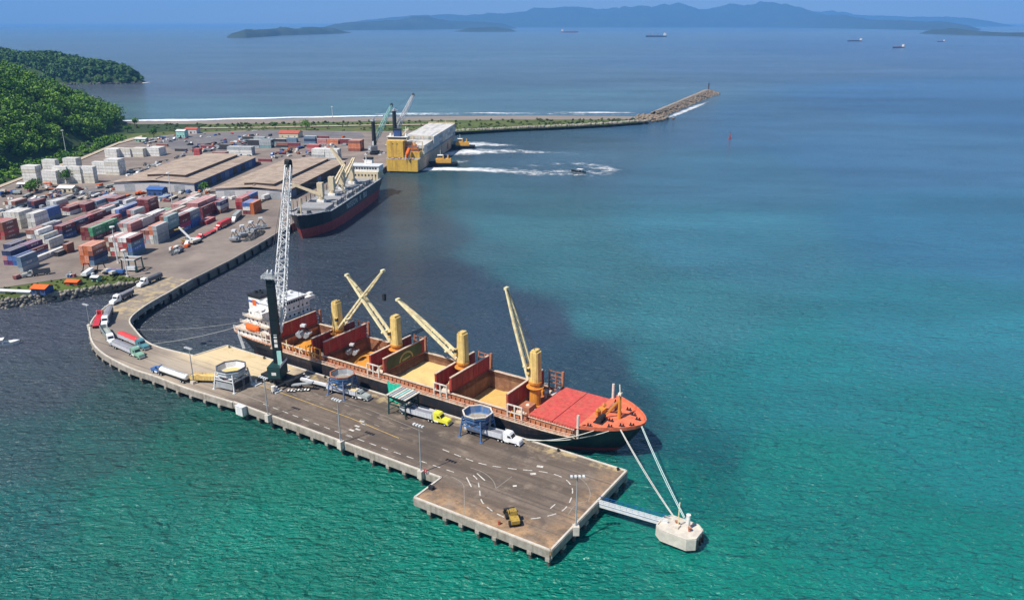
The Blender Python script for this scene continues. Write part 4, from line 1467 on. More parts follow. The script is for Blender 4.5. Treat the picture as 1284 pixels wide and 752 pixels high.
# hatch coamings, holds, grain, covers
COAM = 9.5
grain_m = ['grain_orange', 'grain_orange', 'grain_pale', 'grain', None]
for hi, (s0, s1) in enumerate(HOLDS):
    xa, xb = sx(s1), sx(s0)
    cm = MB()
    th = 0.35
    cm.box(xa - th, xb + th, -HW - th, -HW, ZD - 0.02, COAM)
    cm.box(xa - th, xb + th, HW, HW + th, ZD - 0.02, COAM)
    cm.box(xa - th, xa, -HW, HW, ZD - 0.02, COAM)
    cm.box(xb, xb + th, -HW, HW, ZD - 0.02, COAM)
    co = cm.build('hatch_coaming', 'coaming', ship)
    rb = MB()
    k = xa
    while k < xb:
        for sg in (-1, 1):
            y0 = sg * (HW + th)
            rb.add([(k, y0, ZD), (k, y0 + sg * 0.9, ZD), (k, y0, COAM - 0.1), (k + 0.12, y0, ZD), (k + 0.12, y0 + sg * 0.9, ZD), (k + 0.12, y0, COAM - 0.1)],
                   [(0, 1, 2), (3, 5, 4), (0, 3, 4, 1), (1, 4, 5, 2), (0, 2, 5, 3)])
        k += 1.8
    rb.build('coaming_stay', 'coaming', co)['kind'] = 'stuff'
    for sg in (-1, 1):
        tp = MB()
        tp.box(xa - 0.7, xb + 0.7, min(sg * (HW - 0.1), sg * (HW + 0.75)), max(sg * (HW - 0.1), sg * (HW + 0.75)), COAM + 0.003, COAM + 0.18)
        tp.build('coaming_rail', 'coaming_top', co)
    if grain_m[hi]:
        hm_ = MB()
        zb = 0.6
        c4 = [(xa, -HW), (xb, -HW), (xb, HW), (xa, HW)]
        hm_.ring([(x, y, zb) for x, y in c4], [(x, y, COAM) for x, y in c4])
        hm_.add([(x, y, zb) for x, y in c4], [(0, 1, 2, 3)])
        hm_.build('cargo_hold', 'hold_brown', ship, fix=False)
        # trimmed grain surface
        nx, ny = 30, 26
        V, Q = [], []
        for i in range(nx):
            for j in range(ny):
                f, g = i / (nx - 1), j / (ny - 1)
                x, y = xa + 0.03 + (xb - xa - 0.06) * f, -HW + 0.03 + (2 * HW - 0.06) * g
                nzv = noise.fractal(Vector((x * 0.25, y * 0.25, hi * 5.0)), 1.0, 2.0, 4)
                if hi == 0:
                    z = 5.0 + 1.3 * f + 0.5 * nzv
                elif hi == 1:
                    z = 4.2 + 4.2 * max(0, f - 0.25) ** 0.8 * (0.55 + 0.45 * math.sin(math.pi * min(1, 1.2 - g))) + 0.35 * nzv
                elif hi == 2:
                    z = 6.2 + 1.0 * f * math.sin(math.pi * g) + 0.25 * nzv - 0.9 * math.exp(-((f - 0.62) ** 2 + (g - 0.4) ** 2) * 60)
                else:
                    z = 2.8 + 4.0 * max(0, f - 0.28) ** 0.7 * (1 - 0.55 * abs(g - 0.35)) + 0.3 * nzv
                V.append((x, y, z))
        for i in range(nx - 1):
            for j in range(ny - 1):
                Q.append((i * ny + j, (i + 1) * ny + j, (i + 1) * ny + j + 1, i * ny + j + 1))
        gm = MB().add(V, Q).build('grain_cargo', grain_m[hi], None, smooth=True)
        gm.location = (sw.x, sw.y, 0)
        gm.rotation_euler = (0, 0, PROT)
        tag(gm, ['orange grain heaped in the aftmost hold before the white bridge', 'orange-brown grain sloping in the second hold from the bridge',
                 'pale yellow level grain in the hold below the green mural panel', 'yellow grain heap in the hold behind the closed red hatch'][hi], 'grain', kind='stuff')
        # folded cover panels standing upright at both hatch ends
        PH = 5.2
        for end in (0, 1):
            for q in range(1):
                x0 = (xa - 0.55 - q * 1.05) if end == 0 else (xb + 0.55 + q * 1.05)
                lean = 0.12 * (1 if end == 0 else -1)
                pm = MB()
                pz0 = COAM + 0.15
                pz1 = pz0 + PH
                hw2 = HW + 0.1
                for (dx0, dx1) in ((-0.36, 0.36),):
                    vs = [(x0 + dx0, -hw2, pz0), (x0 + dx1, -hw2, pz0), (x0 + dx1, hw2, pz0), (x0 + dx0, hw2, pz0),
                          (x0 + dx0 + lean, -hw2, pz1), (x0 + dx1 + lean, -hw2, pz1), (x0 + dx1 + lean, hw2, pz1), (x0 + dx0 + lean, hw2, pz1)]
                    pm.add(vs, [(0, 3, 2, 1), (4, 5, 6, 7), (0, 1, 5, 4), (1, 2, 6, 5), (2, 3, 7, 6), (3, 0, 4, 7)])
                po = pm.build('hatch_cover', 'panel_maroon', ship)
                em = MB().bar((x0 + lean, -hw2 - 0.05, pz1 + 0.11), (x0 + lean, hw2 + 0.05, pz1 + 0.11), 0.78, 0.2)
                em.build('edge_flange', 'coaming_top', po)
                if q == 0:
                    # stiffener frame on the visible face
                    sg = 1 if end == 0 else -1
                    fxs = x0 + sg * 0.38
                    st_ = MB()
                    for y in np.linspace(-hw2 + 0.1, hw2 - 0.1, 8):
                        st_.bar((fxs, y, pz0 + 0.1), (fxs + lean, y, pz1 - 0.1), 0.16, 0.14)
                    st_.bar((fxs, -hw2, pz0 + 0.15), (fxs, hw2, pz0 + 0.15), 0.18, 0.25)
                    if not (hi == 2 and end == 0):
                        st_.build('stiffener', 'panel_maroon', po)
                    else:
                        mg = MB()
                        xf = x0 + 0.365
                        zc = lambda z: lean * (z - pz0) / PH
                        oct_ = [(-9.6, 0.3), (9.6, 0.3), (9.9, 3.6), (8.6, 4.9), (-8.6, 4.9), (-9.9, 3.6)]
                        mg.add([(xf + zc(pz0 + z) + 0.012, y, pz0 + z) for y, z in oct_], [tuple(range(6))])
                        mg.build('mural_field', 'mural_green', po)
                        ar = MB()
                        for k in range(14):
                            t0, t1 = math.pi * k / 14, math.pi * (k + 1) / 14
                            qd = [(math.cos(t0) * 3.9, math.sin(t0) * 3.3), (math.cos(t1) * 3.9, math.sin(t1) * 3.3), (math.cos(t1) * 3.2, math.sin(t1) * 2.6), (math.cos(t0) * 3.2, math.sin(t0) * 2.6)]
                            ar.add([(xf + zc(pz0 + z) + 0.03, y + 0.8, pz0 + 0.7 + z) for y, z in qd], [(0, 1, 2, 3)])
                        ar.add([(xf + zc(pz0 + z) + 0.03, y + 0.8, pz0 + z) for y, z in ((-2.2, 0.8), (1.9, 1.1), (2.4, 1.7), (-2.2, 1.5))], [(0, 1, 2, 3)])
                        ar.build('mural_arch', 'mural_yellow', po)
    else:
        # closed forward hatch: two pontoon covers with a dark joint
        mid = (xa + xb) / 2
        for a, b in ((xa - 0.5, mid - 0.12), (mid + 0.12, xb + 0.5)):
            pm = MB().box(a, b, -HW - 0.5, HW + 0.5, COAM + 0.2, COAM + 1.0)
            po = pm.build('hatch_cover', 'hatch_red', ship)
            st_ = MB()
            for k in range(9):
                y = -HW - 0.55
                x = a + (b - a) * (k + 0.5) / 9
                for sg in (-1, 1):
                    st_.box(x - 0.1, x + 0.1, min(sg * (HW + 0.5), sg * (HW + 0.68)), max(sg * (HW + 0.5), sg * (HW + 0.68)), COAM + 0.25, COAM + 0.95)
            st_.build('cleat', 'frame_rust', po)['kind'] = 'stuff'

# deck cranes
def ship_crane(s, tip_s, tip_z, cable_to=None, y=-0.3, tip_y=0.0, bw=0.55, sp=1.0):
    x = sx(s)
    ped = MB().tube((x, y, ZD), (x, y, 15.6), 1.9, 1.75, 16).tube((x, y, ZD), (x, y, ZD + 0.5), 2.5, 2.3, 16).build('crane_pedestal', 'crane_orange', ship, smooth=False)
    MB().tube((x, y, 15.6), (x, y, 16.3), 2.25, 2.25, 16).build('slew_ring', 'crane_orange', ped)
    sg = -1 if tip_s > s else 1
    hb = MB()
    bx_ = [(-1.25, -1.7), (1.25, -1.7), (1.7, -1.25), (1.7, 1.25), (1.25, 1.7), (-1.25, 1.7), (-1.7, 1.25), (-1.7, -1.25)]
    lo = [(x + a, y + b, 16.3) for a, b in bx_]
    hi_ = [(x + a * 0.86, y + b * 0.9, 26.4) for a, b in bx_]
    hb.ring(lo, hi_)
    hb.add(hi_, [tuple(range(8))])
    hb.box(x - 0.9, x + 0.9, y - 1.3, y + 1.3, 26.4, 27.1)
    hb.build('crane_house', 'crane_yellow', ped)
    MB().box(x + sg * 1.5 - 0.35, x + sg * 1.5 + 0.5, y - 2.4, y - 1.35, 19.0, 21.2).build('operator_cab', 'crane_yellow', ped)
    MB().box(x + sg * 1.5 - 0.37, x + sg * 1.5 + 0.52, y - 2.43, y - 1.5, 19.9, 21.0).build('cab_window', 'window_dark', ped)
    foot = Vector((x + sg * 1.75, y, 17.2))
    tip = Vector((sx(tip_s), tip_y, tip_z))
    jb = MB()
    d = tip - foot
    for q in (-1, 1):
        a = foot + Vector((0, q * 1.55 * sp, 0))
        m1 = foot + d * 0.62 + Vector((0, q * 1.15 * sp, 0.2))
        b = tip + Vector((0, q * 0.5 * sp, 0))
        jb.bar(a, m1, bw, bw * 1.5)
        jb.bar(m1, b, bw, bw * 1.4, w2=bw * 0.65)
    for k in range(1, 9):
        f = k / 9
        w = (1.55 + (0.5 - 1.55) * f) * sp
        c = foot + d * f
        jb.bar(c + Vector((0, -w, 0)), c + Vector((0, w, 0)), 0.22)
    jb.box(tip.x - 0.5, tip.x + 0.5, tip.y - 0.8, tip.y + 0.8, tip.z - 0.4, tip.z + 0.4)
    jb.box(foot.x + d.x * 0.16 - 0.4, foot.x + d.x * 0.16 + 0.4, y - 1.9, y + 1.9, foot.z + d.z * 0.16 - 0.9, foot.z + d.z * 0.16 - 0.3)
    jb.build('jib', 'jib_cream', ped)
    cb = MB()
    for q in (-0.5, 0.5):
        cb.tube((x, y + q, 26.9), tip + Vector((0, q * 0.4, 0.3)), 0.09, n=5)
        cb.tube((x, y + q, 26.2), foot + d * 0.7 + Vector((0, q, 0.5)), 0.06, n=5)
    if cable_to is not None:
        cb.tube(tip, (tip.x, tip.y, cable_to), 0.07, n=5)
    cb.build('hoist_cable', 'cable', ped)
    # platform round the pedestal
    MB().tube((x, y, 14.2), (x, y, 14.35), 2.9, 2.9, 16).build('platform', 'crane_orange', ped)
    return tip

ship_crane(127.2, 103.4, 42.6, 34.0, bw=0.42)
tip2 = ship_crane(98.5, 120.9, 38.1, 11.2, bw=0.66, sp=0.85)
ship_crane(69.1, 97.1, 33.1, None, bw=0.64, sp=0.85)
ship_crane(40.4, 51.6, 45.4, None, bw=0.65)
ship_hook_x = [sx(103.4)]
MB().box(ship_hook_x[0] - 0.5, ship_hook_x[0] + 0.5, -0.5, 0.5, 31.6, 34.0).build('hook_block', 'black_steel', ship)

# posts and frames between hatches: white on the pier side, rusty on the far side
for s, wht in ((153.0, 1), (126.8, 0), (98.6, 1), (69.2, 1), (40.2, 1)):
    x = sx(s)
    for sg, m in ((-1, 'frame_white' if wht else 'crane_orange'), (1, 'frame_rust')):
        y = sg * 13.0
        fr = MB()
        for dx in (-2.6, 0, 2.6):
            fr.bar((x + dx, y, ZD), (x + dx, y, ZD + 5.2), 0.42)
        fr.bar((x - 2.6, y, ZD + 5.1), (x + 2.6, y, ZD + 5.1), 0.36)
        fr.bar((x - 2.6, y, ZD + 2.6), (x + 2.6, y, ZD + 2.6), 0.3)
        if sg > 0:
            fr.bar((x - 2.6, y, ZD + 3.9), (x + 2.6, y, ZD + 3.9), 0.2)
            fr.bar((x + 2.6, y, ZD), (x + 2.6, y, ZD + 7.4), 0.8)
            fr.bar((x - 2.6, y, ZD + 5), (x - 2.6, y, ZD + 7.2), 0.4)
            fr.bar((x, y, ZD + 5), (x, y, ZD + 6.8), 0.4)
            fr.bar((x - 2.6, y, ZD + 6.7), (x + 2.6, y, ZD + 6.7), 0.25)
        fr.build('post_frame', m, ship)
        # winch and locker near each frame
        wm = MB().tube((x - 1.6, sg * 9.0, ZD + 0.9), (x + 1.2, sg * 9.0, ZD + 0.9), 0.75, n=12).box(x - 2.0, x + 1.6, sg * 9.0 - 0.9, sg * 9.0 + 0.9, ZD, ZD + 0.35)
        wm.box(x + 1.2, x + 1.9, sg * 9.0 - 0.5, sg * 9.0 + 0.5, ZD + 0.35, ZD + 1.3)
        wm.build('deck_winch', 'coaming_top', ship)
        MB().tube((x + 0.3, sg * 5.6, ZD), (x + 0.3, sg * 5.6, ZD + 2.2), 0.5, n=10).tube((x + 0.3, sg * 5.6, ZD + 2.2), (x + 0.3, sg * 5.6, ZD + 2.7), 0.85, 0.5, n=10).build('vent', 'frame_white', ship)
    # low mast house at the crane foot
    MB().box(x - 1.9, x + 1.9, -7.4, -3.2, ZD, ZD + 2.4).build('deck_locker', 'frame_rust', ship)
# rusty gear crowding the cross decks
rdk = random.Random(31)
for s in (152.0, 128.9, 125.4, 100.3, 97.0, 71.0, 67.6, 42.3, 38.6):
    x = sx(s)
    for k in range(5):
        y = rdk.uniform(-12.8, -2.8) if k < 3 else rdk.uniform(3, 12.8)
        xx = x + rdk.uniform(-0.9, 0.9)
        h = rdk.uniform(0.9, 4.2)
        kind = rdk.choice('pbm')
        m = rdk.choice(['crane_orange', 'frame_rust', 'frame_white', 'coaming_top', 'jib_cream', 'crane_orange'])
        if kind == 'p':
            MB().tube((xx, y, ZD), (xx, y, ZD + h), 0.22, n=8).tube((xx, y, ZD + h), (xx + 0.5, y, ZD + h + 0.3), 0.26, n=8).build('standpipe', m, ship)
        elif kind == 'b':
            MB().box(xx - 0.5, xx + 0.5, y - 0.8, y + 0.8, ZD, ZD + h * 0.4).box(xx - 0.25, xx + 0.25, y - 0.3, y + 0.3, ZD + h * 0.4, ZD + h * 0.55).build('gear_box', m, ship)
        else:
            MB().bar((xx, y - 1.3, ZD + 0.5), (xx, y + 1.3, ZD + h), 0.28).bar((xx, y + 1.3, ZD), (xx, y + 1.3, ZD + h + 0.4), 0.28).build('ladder_stand', m, ship)
for k in range(7):
    x = sx(149 - k * 3.4)
    MB().bar((x, -12.6, ZD), (x, -12.6, ZD + 3.4 + 0.6 * (k % 3)), 0.3).bar((x, -12.6, ZD + 3.0), (x + 1.4, -12.6, ZD + 1.2), 0.22).build('deck_post', 'crane_orange' if k % 2 else 'jib_cream', ship)
# fence at the break of the forecastle
rail(ship, [(156.6, -10.5, ZD), (156.6, 10.5, ZD)], 2.2, 'coaming_top', step=1.5, w=0.2)
# pipes and clutter on the side decks
for sg in (-1, 1):
    for k, s in enumerate((146, 138, 118, 109, 90, 81, 60, 52)):
        x = sx(s)
        MB().box(x - 0.5, x + 0.5, sg * 12.7 - 0.4, sg * 12.7 + 0.4, ZD, ZD + 0.7).build('deck_fitting', 'coaming_top' if k % 2 else 'frame_rust', ship)
pm = MB()
for y in (-12.25, 12.25, 12.5):
    pm.tube((sx(150), y, ZD + 0.45), (sx(38), y, ZD + 0.45), 0.13, n=6)
pm.build('deck_pipe', 'frame_rust', ship)
for sg in (-1, 1):
    rail(ship, [(26.5, sg * 13.85, ZD), (150, sg * 13.6, ZD), (157, sg * 12.8, ZD)], 1.15, 'coaming_top', step=1.8, wires=2, w=0.12)
    rail(ship, [(0.2, sg * 9.9, ZP), (3, sg * 11.5, ZP), (8, sg * 12.8, ZP), (16, sg * 13.7, ZP), (26, sg * 13.9, ZP)], 1.1, 'ship_white', step=1.6)
    # gunwale strip
    gw = MB()
    gp = [(26.01, 14.0), (60, 14.0), (120, 14.0), (146, 14.0), (152, 13.6), (157, 12.9)]
    for a, b in zip(gp[:-1], gp[1:]):
        gw.bar((a[0], sg * (a[1] - 0.1), ZD + 0.12), (b[0], sg * (b[1] - 0.1), ZD + 0.12), 0.35, 0.25)
    gw.build('gunwale', 'coaming_top', ship)
rail(ship, [(0.2, -9.9, ZP), (0.2, 9.9, ZP)], 1.1, 'ship_white', step=1.6)
# raised walkway ladder forward
MB().box(sx(37.2), sx(36.2), 4.0, 9.5, ZD + 2.6, ZD + 2.9).box(sx(38.9), sx(36.2), 9.2, 9.5, ZD + 2.6, ZD + 2.9).build('walkway', 'frame_white', ship)
MB().tube((157.6, -12.2, ZD), (157.6, -12.2, ZF + 4.2), 0.42, n=10).build('samson_post', 'frame_white', ship)
MB().tube((157.6, 11.6, ZD), (157.6, 11.6, ZF + 5.0), 0.42, n=10).build('samson_post', 'frame_white', ship)

# forecastle gear
mx = sx(10.7)
fm_ = MB().tube((mx, 0, ZF), (mx, 0, 19.2), 0.62, 0.4, 10)
fo = fm_.build('foremast', 'crane_orange', ship)
MB().tube((mx, 0, 19.2), (mx - 0.3, 0, 22.2), 0.25, 0.18, 8).bar((mx, -1.4, 19.1), (mx, 1.4, 19.1), 0.22).box(mx - 0.5, mx + 0.5, -0.6, 0.6, 18.8, 19.6).build('mast_head', 'frame_white', fo)
MB().bar((mx, 0, 17.4), (mx - 4.2, 2.0, ZF + 0.2), 0.4).bar((mx, 0, 17.4), (mx - 4.2, -2.0, ZF + 0.2), 0.4).build('mast_stay', 'crane_orange', fo)
for sg in (-1, 1):
    wl = MB()
    cx_, cy_ = 161.5, sg * 4.6
    wl.box(cx_ - 1.6, cx_ + 1.4, cy_ - 2.2, cy_ + 2.2, ZF, ZF + 0.3)
    wl.tube((cx_, cy_ - 1.9, ZF + 1.2), (cx_, cy_ - 0.3, ZF + 1.2), 0.95, n=12)
    wl.tube((cx_, cy_ + 0.2, ZF + 1.2), (cx_, cy_ + 1.9, ZF + 1.2), 0.75, n=12)
    wl.box(cx_ - 0.8, cx_ + 0.8, cy_ - 0.3, cy_ + 0.2, ZF + 0.3, ZF + 2.0)
    wl.build('windlass', 'frame_rust' if sg > 0 else 'black_steel', ship)
    for x, y in ((165.5, 6.6), (168.2, 4.2), (160, 9.4), (164, 3.0), (170.6, 2.2)):
        bt = MB()
        for q in (-0.45, 0.45):
            bt.tube((x + q, sg * y, ZF), (x + q, sg * y, ZF + 0.9), 0.24, n=8)
        bt.box(x - 0.9, x + 0.9, sg * y - 0.35, sg * y + 0.35, ZF, ZF + 0.12)
        bt.build('mooring_bitts', 'black_steel', ship)
    MB().tube((159, sg * 2.2, ZF), (159, sg * 2.2, ZF + 1.8), 0.4, n=8).tube((159, sg * 2.2, ZF + 1.8), (159.5, sg * 2.2, ZF + 2.2), 0.65, n=8).build('vent', 'crane_orange', ship)
MB().box(158.0, 160.2, -1.6, 1.6, ZF, ZF + 1.5).build('store_hatch', 'crane_orange', ship)

# accommodation block, bridge and funnel
hx0, hx1 = sx(170.5), sx(153.4)
TI = 2.75
tiers = [(hx0, hx1, 12.2), (hx0 + 3.2, hx1, 11.2), (hx0 + 4.5, hx1, 10.6), (hx0 + 6, hx1, 10.6)]
house = None
for k, (a, b, w) in enumerate(tiers):
    z0 = ZP if k == 0 else ZP + k * TI
    tb = MB().box(a, b, -w, w, z0 + (0.003 if k else 0), z0 + TI)
    o = tb.build('deckhouse_tier', 'ship_white', ship)
    if k < 3:
        MB().box(a - 1.2, b + 0.4, -w - 1.0, w + 1.0, z0 + TI + 0.004, z0 + TI + 0.16).build('tier_deck', 'coaming_top', o)
        for sg in (-1, 1):
            rail(o, [(a - 1.1, sg * (w + 0.9), z0 + TI + 0.15), (b + 0.3, sg * (w + 0.9), z0 + TI + 0.15)], 1.0, 'ship_white', step=1.6, w=0.08)
    # portholes and windows, forward and on both sides
    for y in np.arange(-w + 1.4, w - 0.6, 2.3):
        MB().box(b + 0.004, b + 0.06, y - 0.38, y + 0.38, z0 + 1.1, z0 + 1.95).build('window', 'window_dark', o)
    for sg in (-1, 1):
        for x in np.arange(a + 1.2, b - 0.6, 2.4):
            MB().box(x - 0.35, x + 0.35, sg * w - 0.05, sg * w + 0.05, z0 + 1.1, z0 + 1.9).build('window', 'window_dark', o)
zb = ZP + 4 * TI
br = MB().box(hx1 - 7.5, hx1 + 0.3, -8.2, 8.2, zb + 0.003, zb + 2.7).build('bridge', 'ship_white', ship)
MB().box(hx1 - 7.9, hx1 + 0.7, -8.6, 8.6, zb + 2.704, zb + 2.9).build('bridge_roof', 'pale_steel', br)
for k in range(13):
    y = -7.6 + k * 1.2
    MB().box(hx1 + 0.3, hx1 + 0.36, y, y + 0.95, zb + 1.1, zb + 2.1).build('bridge_window', 'window_dark', br)
for sg in (-1, 1):
    wg = MB().box(hx1 - 4.2, hx1 + 0.25, min(sg * 8.2, sg * 13.6), max(sg * 8.2, sg * 13.6), zb - 0.15, zb + 0.05)
    wg.box(hx1 + 0.05, hx1 + 0.25, min(sg * 8.2, sg * 13.6), max(sg * 8.2, sg * 13.6), zb + 0.05, zb + 1.15)
    wg.box(hx1 - 4.2, hx1 - 4.05, min(sg * 8.2, sg * 13.6), max(sg * 8.2, sg * 13.6), zb + 0.05, zb + 1.1)
    wg.box(hx1 - 4.2, hx1 + 0.25, min(sg * 13.45, sg * 13.6), max(sg * 13.45, sg * 13.6), zb + 0.05, zb + 1.15)
    wg.bar((hx1 - 1.5, sg * 12.8, zb - 0.2), (hx1 - 1.5, sg * 10.7, zb - 2.6), 0.3)
    wg.build('bridge_wing', 'ship_white', br)
    MB().box(hx1 - 2.2, hx1 - 0.4, min(sg * 11.4, sg * 13.2), max(sg * 11.4, sg * 13.2), zb + 1.3, zb + 2.2).build('wing_console', 'ship_white', br)
rm = MB().tube((hx1 - 4.5, 0, zb + 2.9), (hx1 - 4.5, 0, zb + 8.4), 0.45, 0.3, 8).bar((hx1 - 4.5, -2.4, zb + 6.0), (hx1 - 4.5, 2.4, zb + 6.0), 0.25)
rm.bar((hx1 - 5.2, -1.5, zb + 7.2), (hx1 - 3.4, 1.5, zb + 7.2), 0.3).bar((hx1 - 4.5, 0, zb + 8.4), (hx1 - 4.5, 0, zb + 10), 0.12)
rm.build('radar_mast', 'ship_white', br)
for y in (-6, -3, 3.5, 6.2):
    MB().box(hx1 - 6.5, hx1 - 5.0, y - 0.7, y + 0.7, zb + 2.9, zb + 3.8).build('roof_locker', 'ship_white', br)
fx0, fx1, fy = sx(173.0), sx(166.2), 3.4
fun = MB()
fun.box(fx0, fx1, -fy, fy, ZP + TI + 0.003, 21.2)
fu = fun.build('funnel', 'ship_white', ship)
MB().box(fx0 - 0.05, fx1 + 0.05, -fy - 0.05, fy + 0.05, 19.0, 19.9).build('funnel_band', 'cab_blue', fu)
MB().box(fx0 - 0.15, fx1 + 0.15, -fy - 0.15, fy + 0.15, 21.2, 22.4).build('funnel_top', 'black_steel', fu)
MB().tube((fx0 + 2.2, -1, 22.4), (fx0 + 2.0, -1, 23.5), 0.6, n=10).tube((fx0 + 2.2, 1.0, 22.4), (fx0 + 2.0, 1.0, 23.3), 0.45, n=10).tube((fx0 + 4.4, 0, 22.4), (fx0 + 4.3, 0, 23.2), 0.5, n=10).build('exhaust_pipe', 'black_steel', fu)
MB().box(fx0 + 2.3, fx0 + 4.5, -fy - 0.06, -fy - 0.051, 18.0, 20.3).build('funnel_mark', 'orange_paint', fu)
# lifeboat on davits on the pier side quarter
for sg in (-1, 1):
    lb = MB()
    prof = [(-3.6, 0.0), (-3.0, 0.9), (0, 1.1), (3.0, 0.9), (3.6, 0.0)]
    x0, y0, z0 = sx(161), sg * 12.4, ZP + TI + 0.5
    for lay, (wd, zz) in enumerate(((0.55, 0.0), (1.2, 0.8), (1.25, 1.4), (0.9, 2.2), (0.3, 2.6))):
        pass
    secs = [(0.4, 0.0), (1.2, 0.8), (1.25, 1.4), (0.9, 2.2), (0.3, 2.6)]
    xs_ = [(-3.7, 0.15), (-3.0, 0.75), (-1.5, 1.0), (1.5, 1.0), (3.0, 0.75), (3.7, 0.15)]
    rows = []
    for xx, k in xs_:
        rows.append([(x0 + xx, y0 + wy * k, z0 + wz) for wy, wz in secs] + [(x0 + xx, y0 - wy * k, z0 + wz) for wy, wz in secs[::-1]])
    n_ = len(rows[0])
    lb.add([p for r in rows for p in r], [(i * n_ + j, (i + 1) * n_ + j, (i + 1) * n_ + (j + 1) % n_, i * n_ + (j + 1) % n_) for i in range(5) for j in range(n_)])
    lb.add(rows[0], [tuple(range(n_))]).add(rows[-1], [tuple(range(n_))])
    lo_ = lb.build('lifeboat', 'orange_paint', ship)
    dv = MB()
    for dx in (-2.4, 2.4):
        dv.bar((x0 + dx, y0 - sg * 1.6, z0 - 0.4), (x0 + dx, y0 - sg * 1.2, z0 + 3.6), 0.3).bar((x0 + dx, y0 - sg * 1.2, z0 + 3.6), (x0 + dx, y0 + sg * 0.4, z0 + 3.2), 0.3)
    dv.build('davit', 'ship_white', lo_)
# gangway from poop to apron and stern gear
gy0 = -13.0
gg = MB().bar((sx(170), -12.2, ZP), (sx(163.5), -15.6, DECK + 0.5), 1.1, 0.15)
gg.bar((sx(170), -12.2, ZP + 1.0), (sx(163.5), -15.6, DECK + 1.5), 0.1)
gg.build('gangway', 'grey_steel', ship)
for y in (-6, -2.5, 2.5, 6):
    MB().tube((2.2, y - 1.0, ZP + 0.9), (2.2, y + 1.0, ZP + 0.9), 0.7, n=10).box(1.3, 3.1, y - 1.3, y + 1.3, ZP, ZP + 0.25).build('mooring_winch', 'frame_rust', ship)

# ------------------------------------------------------------------ trucks
wheel_me = MB().tube((0, -0.28, 0), (0, 0.28, 0), 0.52, 0.52, 12).mesh('wheel')
wheel_me.materials.append(MATS['tyre'])
hub_me = MB().tube((0, -0.30, 0), (0, 0.30, 0), 0.24, 0.24, 8).mesh('hub')
hub_me.materials.append(MATS['pale_steel'])

def wheels(root, xs):
    for x in xs:
        for sg in (-1, 1):
            w = share('wheel', wheel_me, None, root, (x, sg * 1.0, 0.52))
            share('hub', hub_me, None, w)

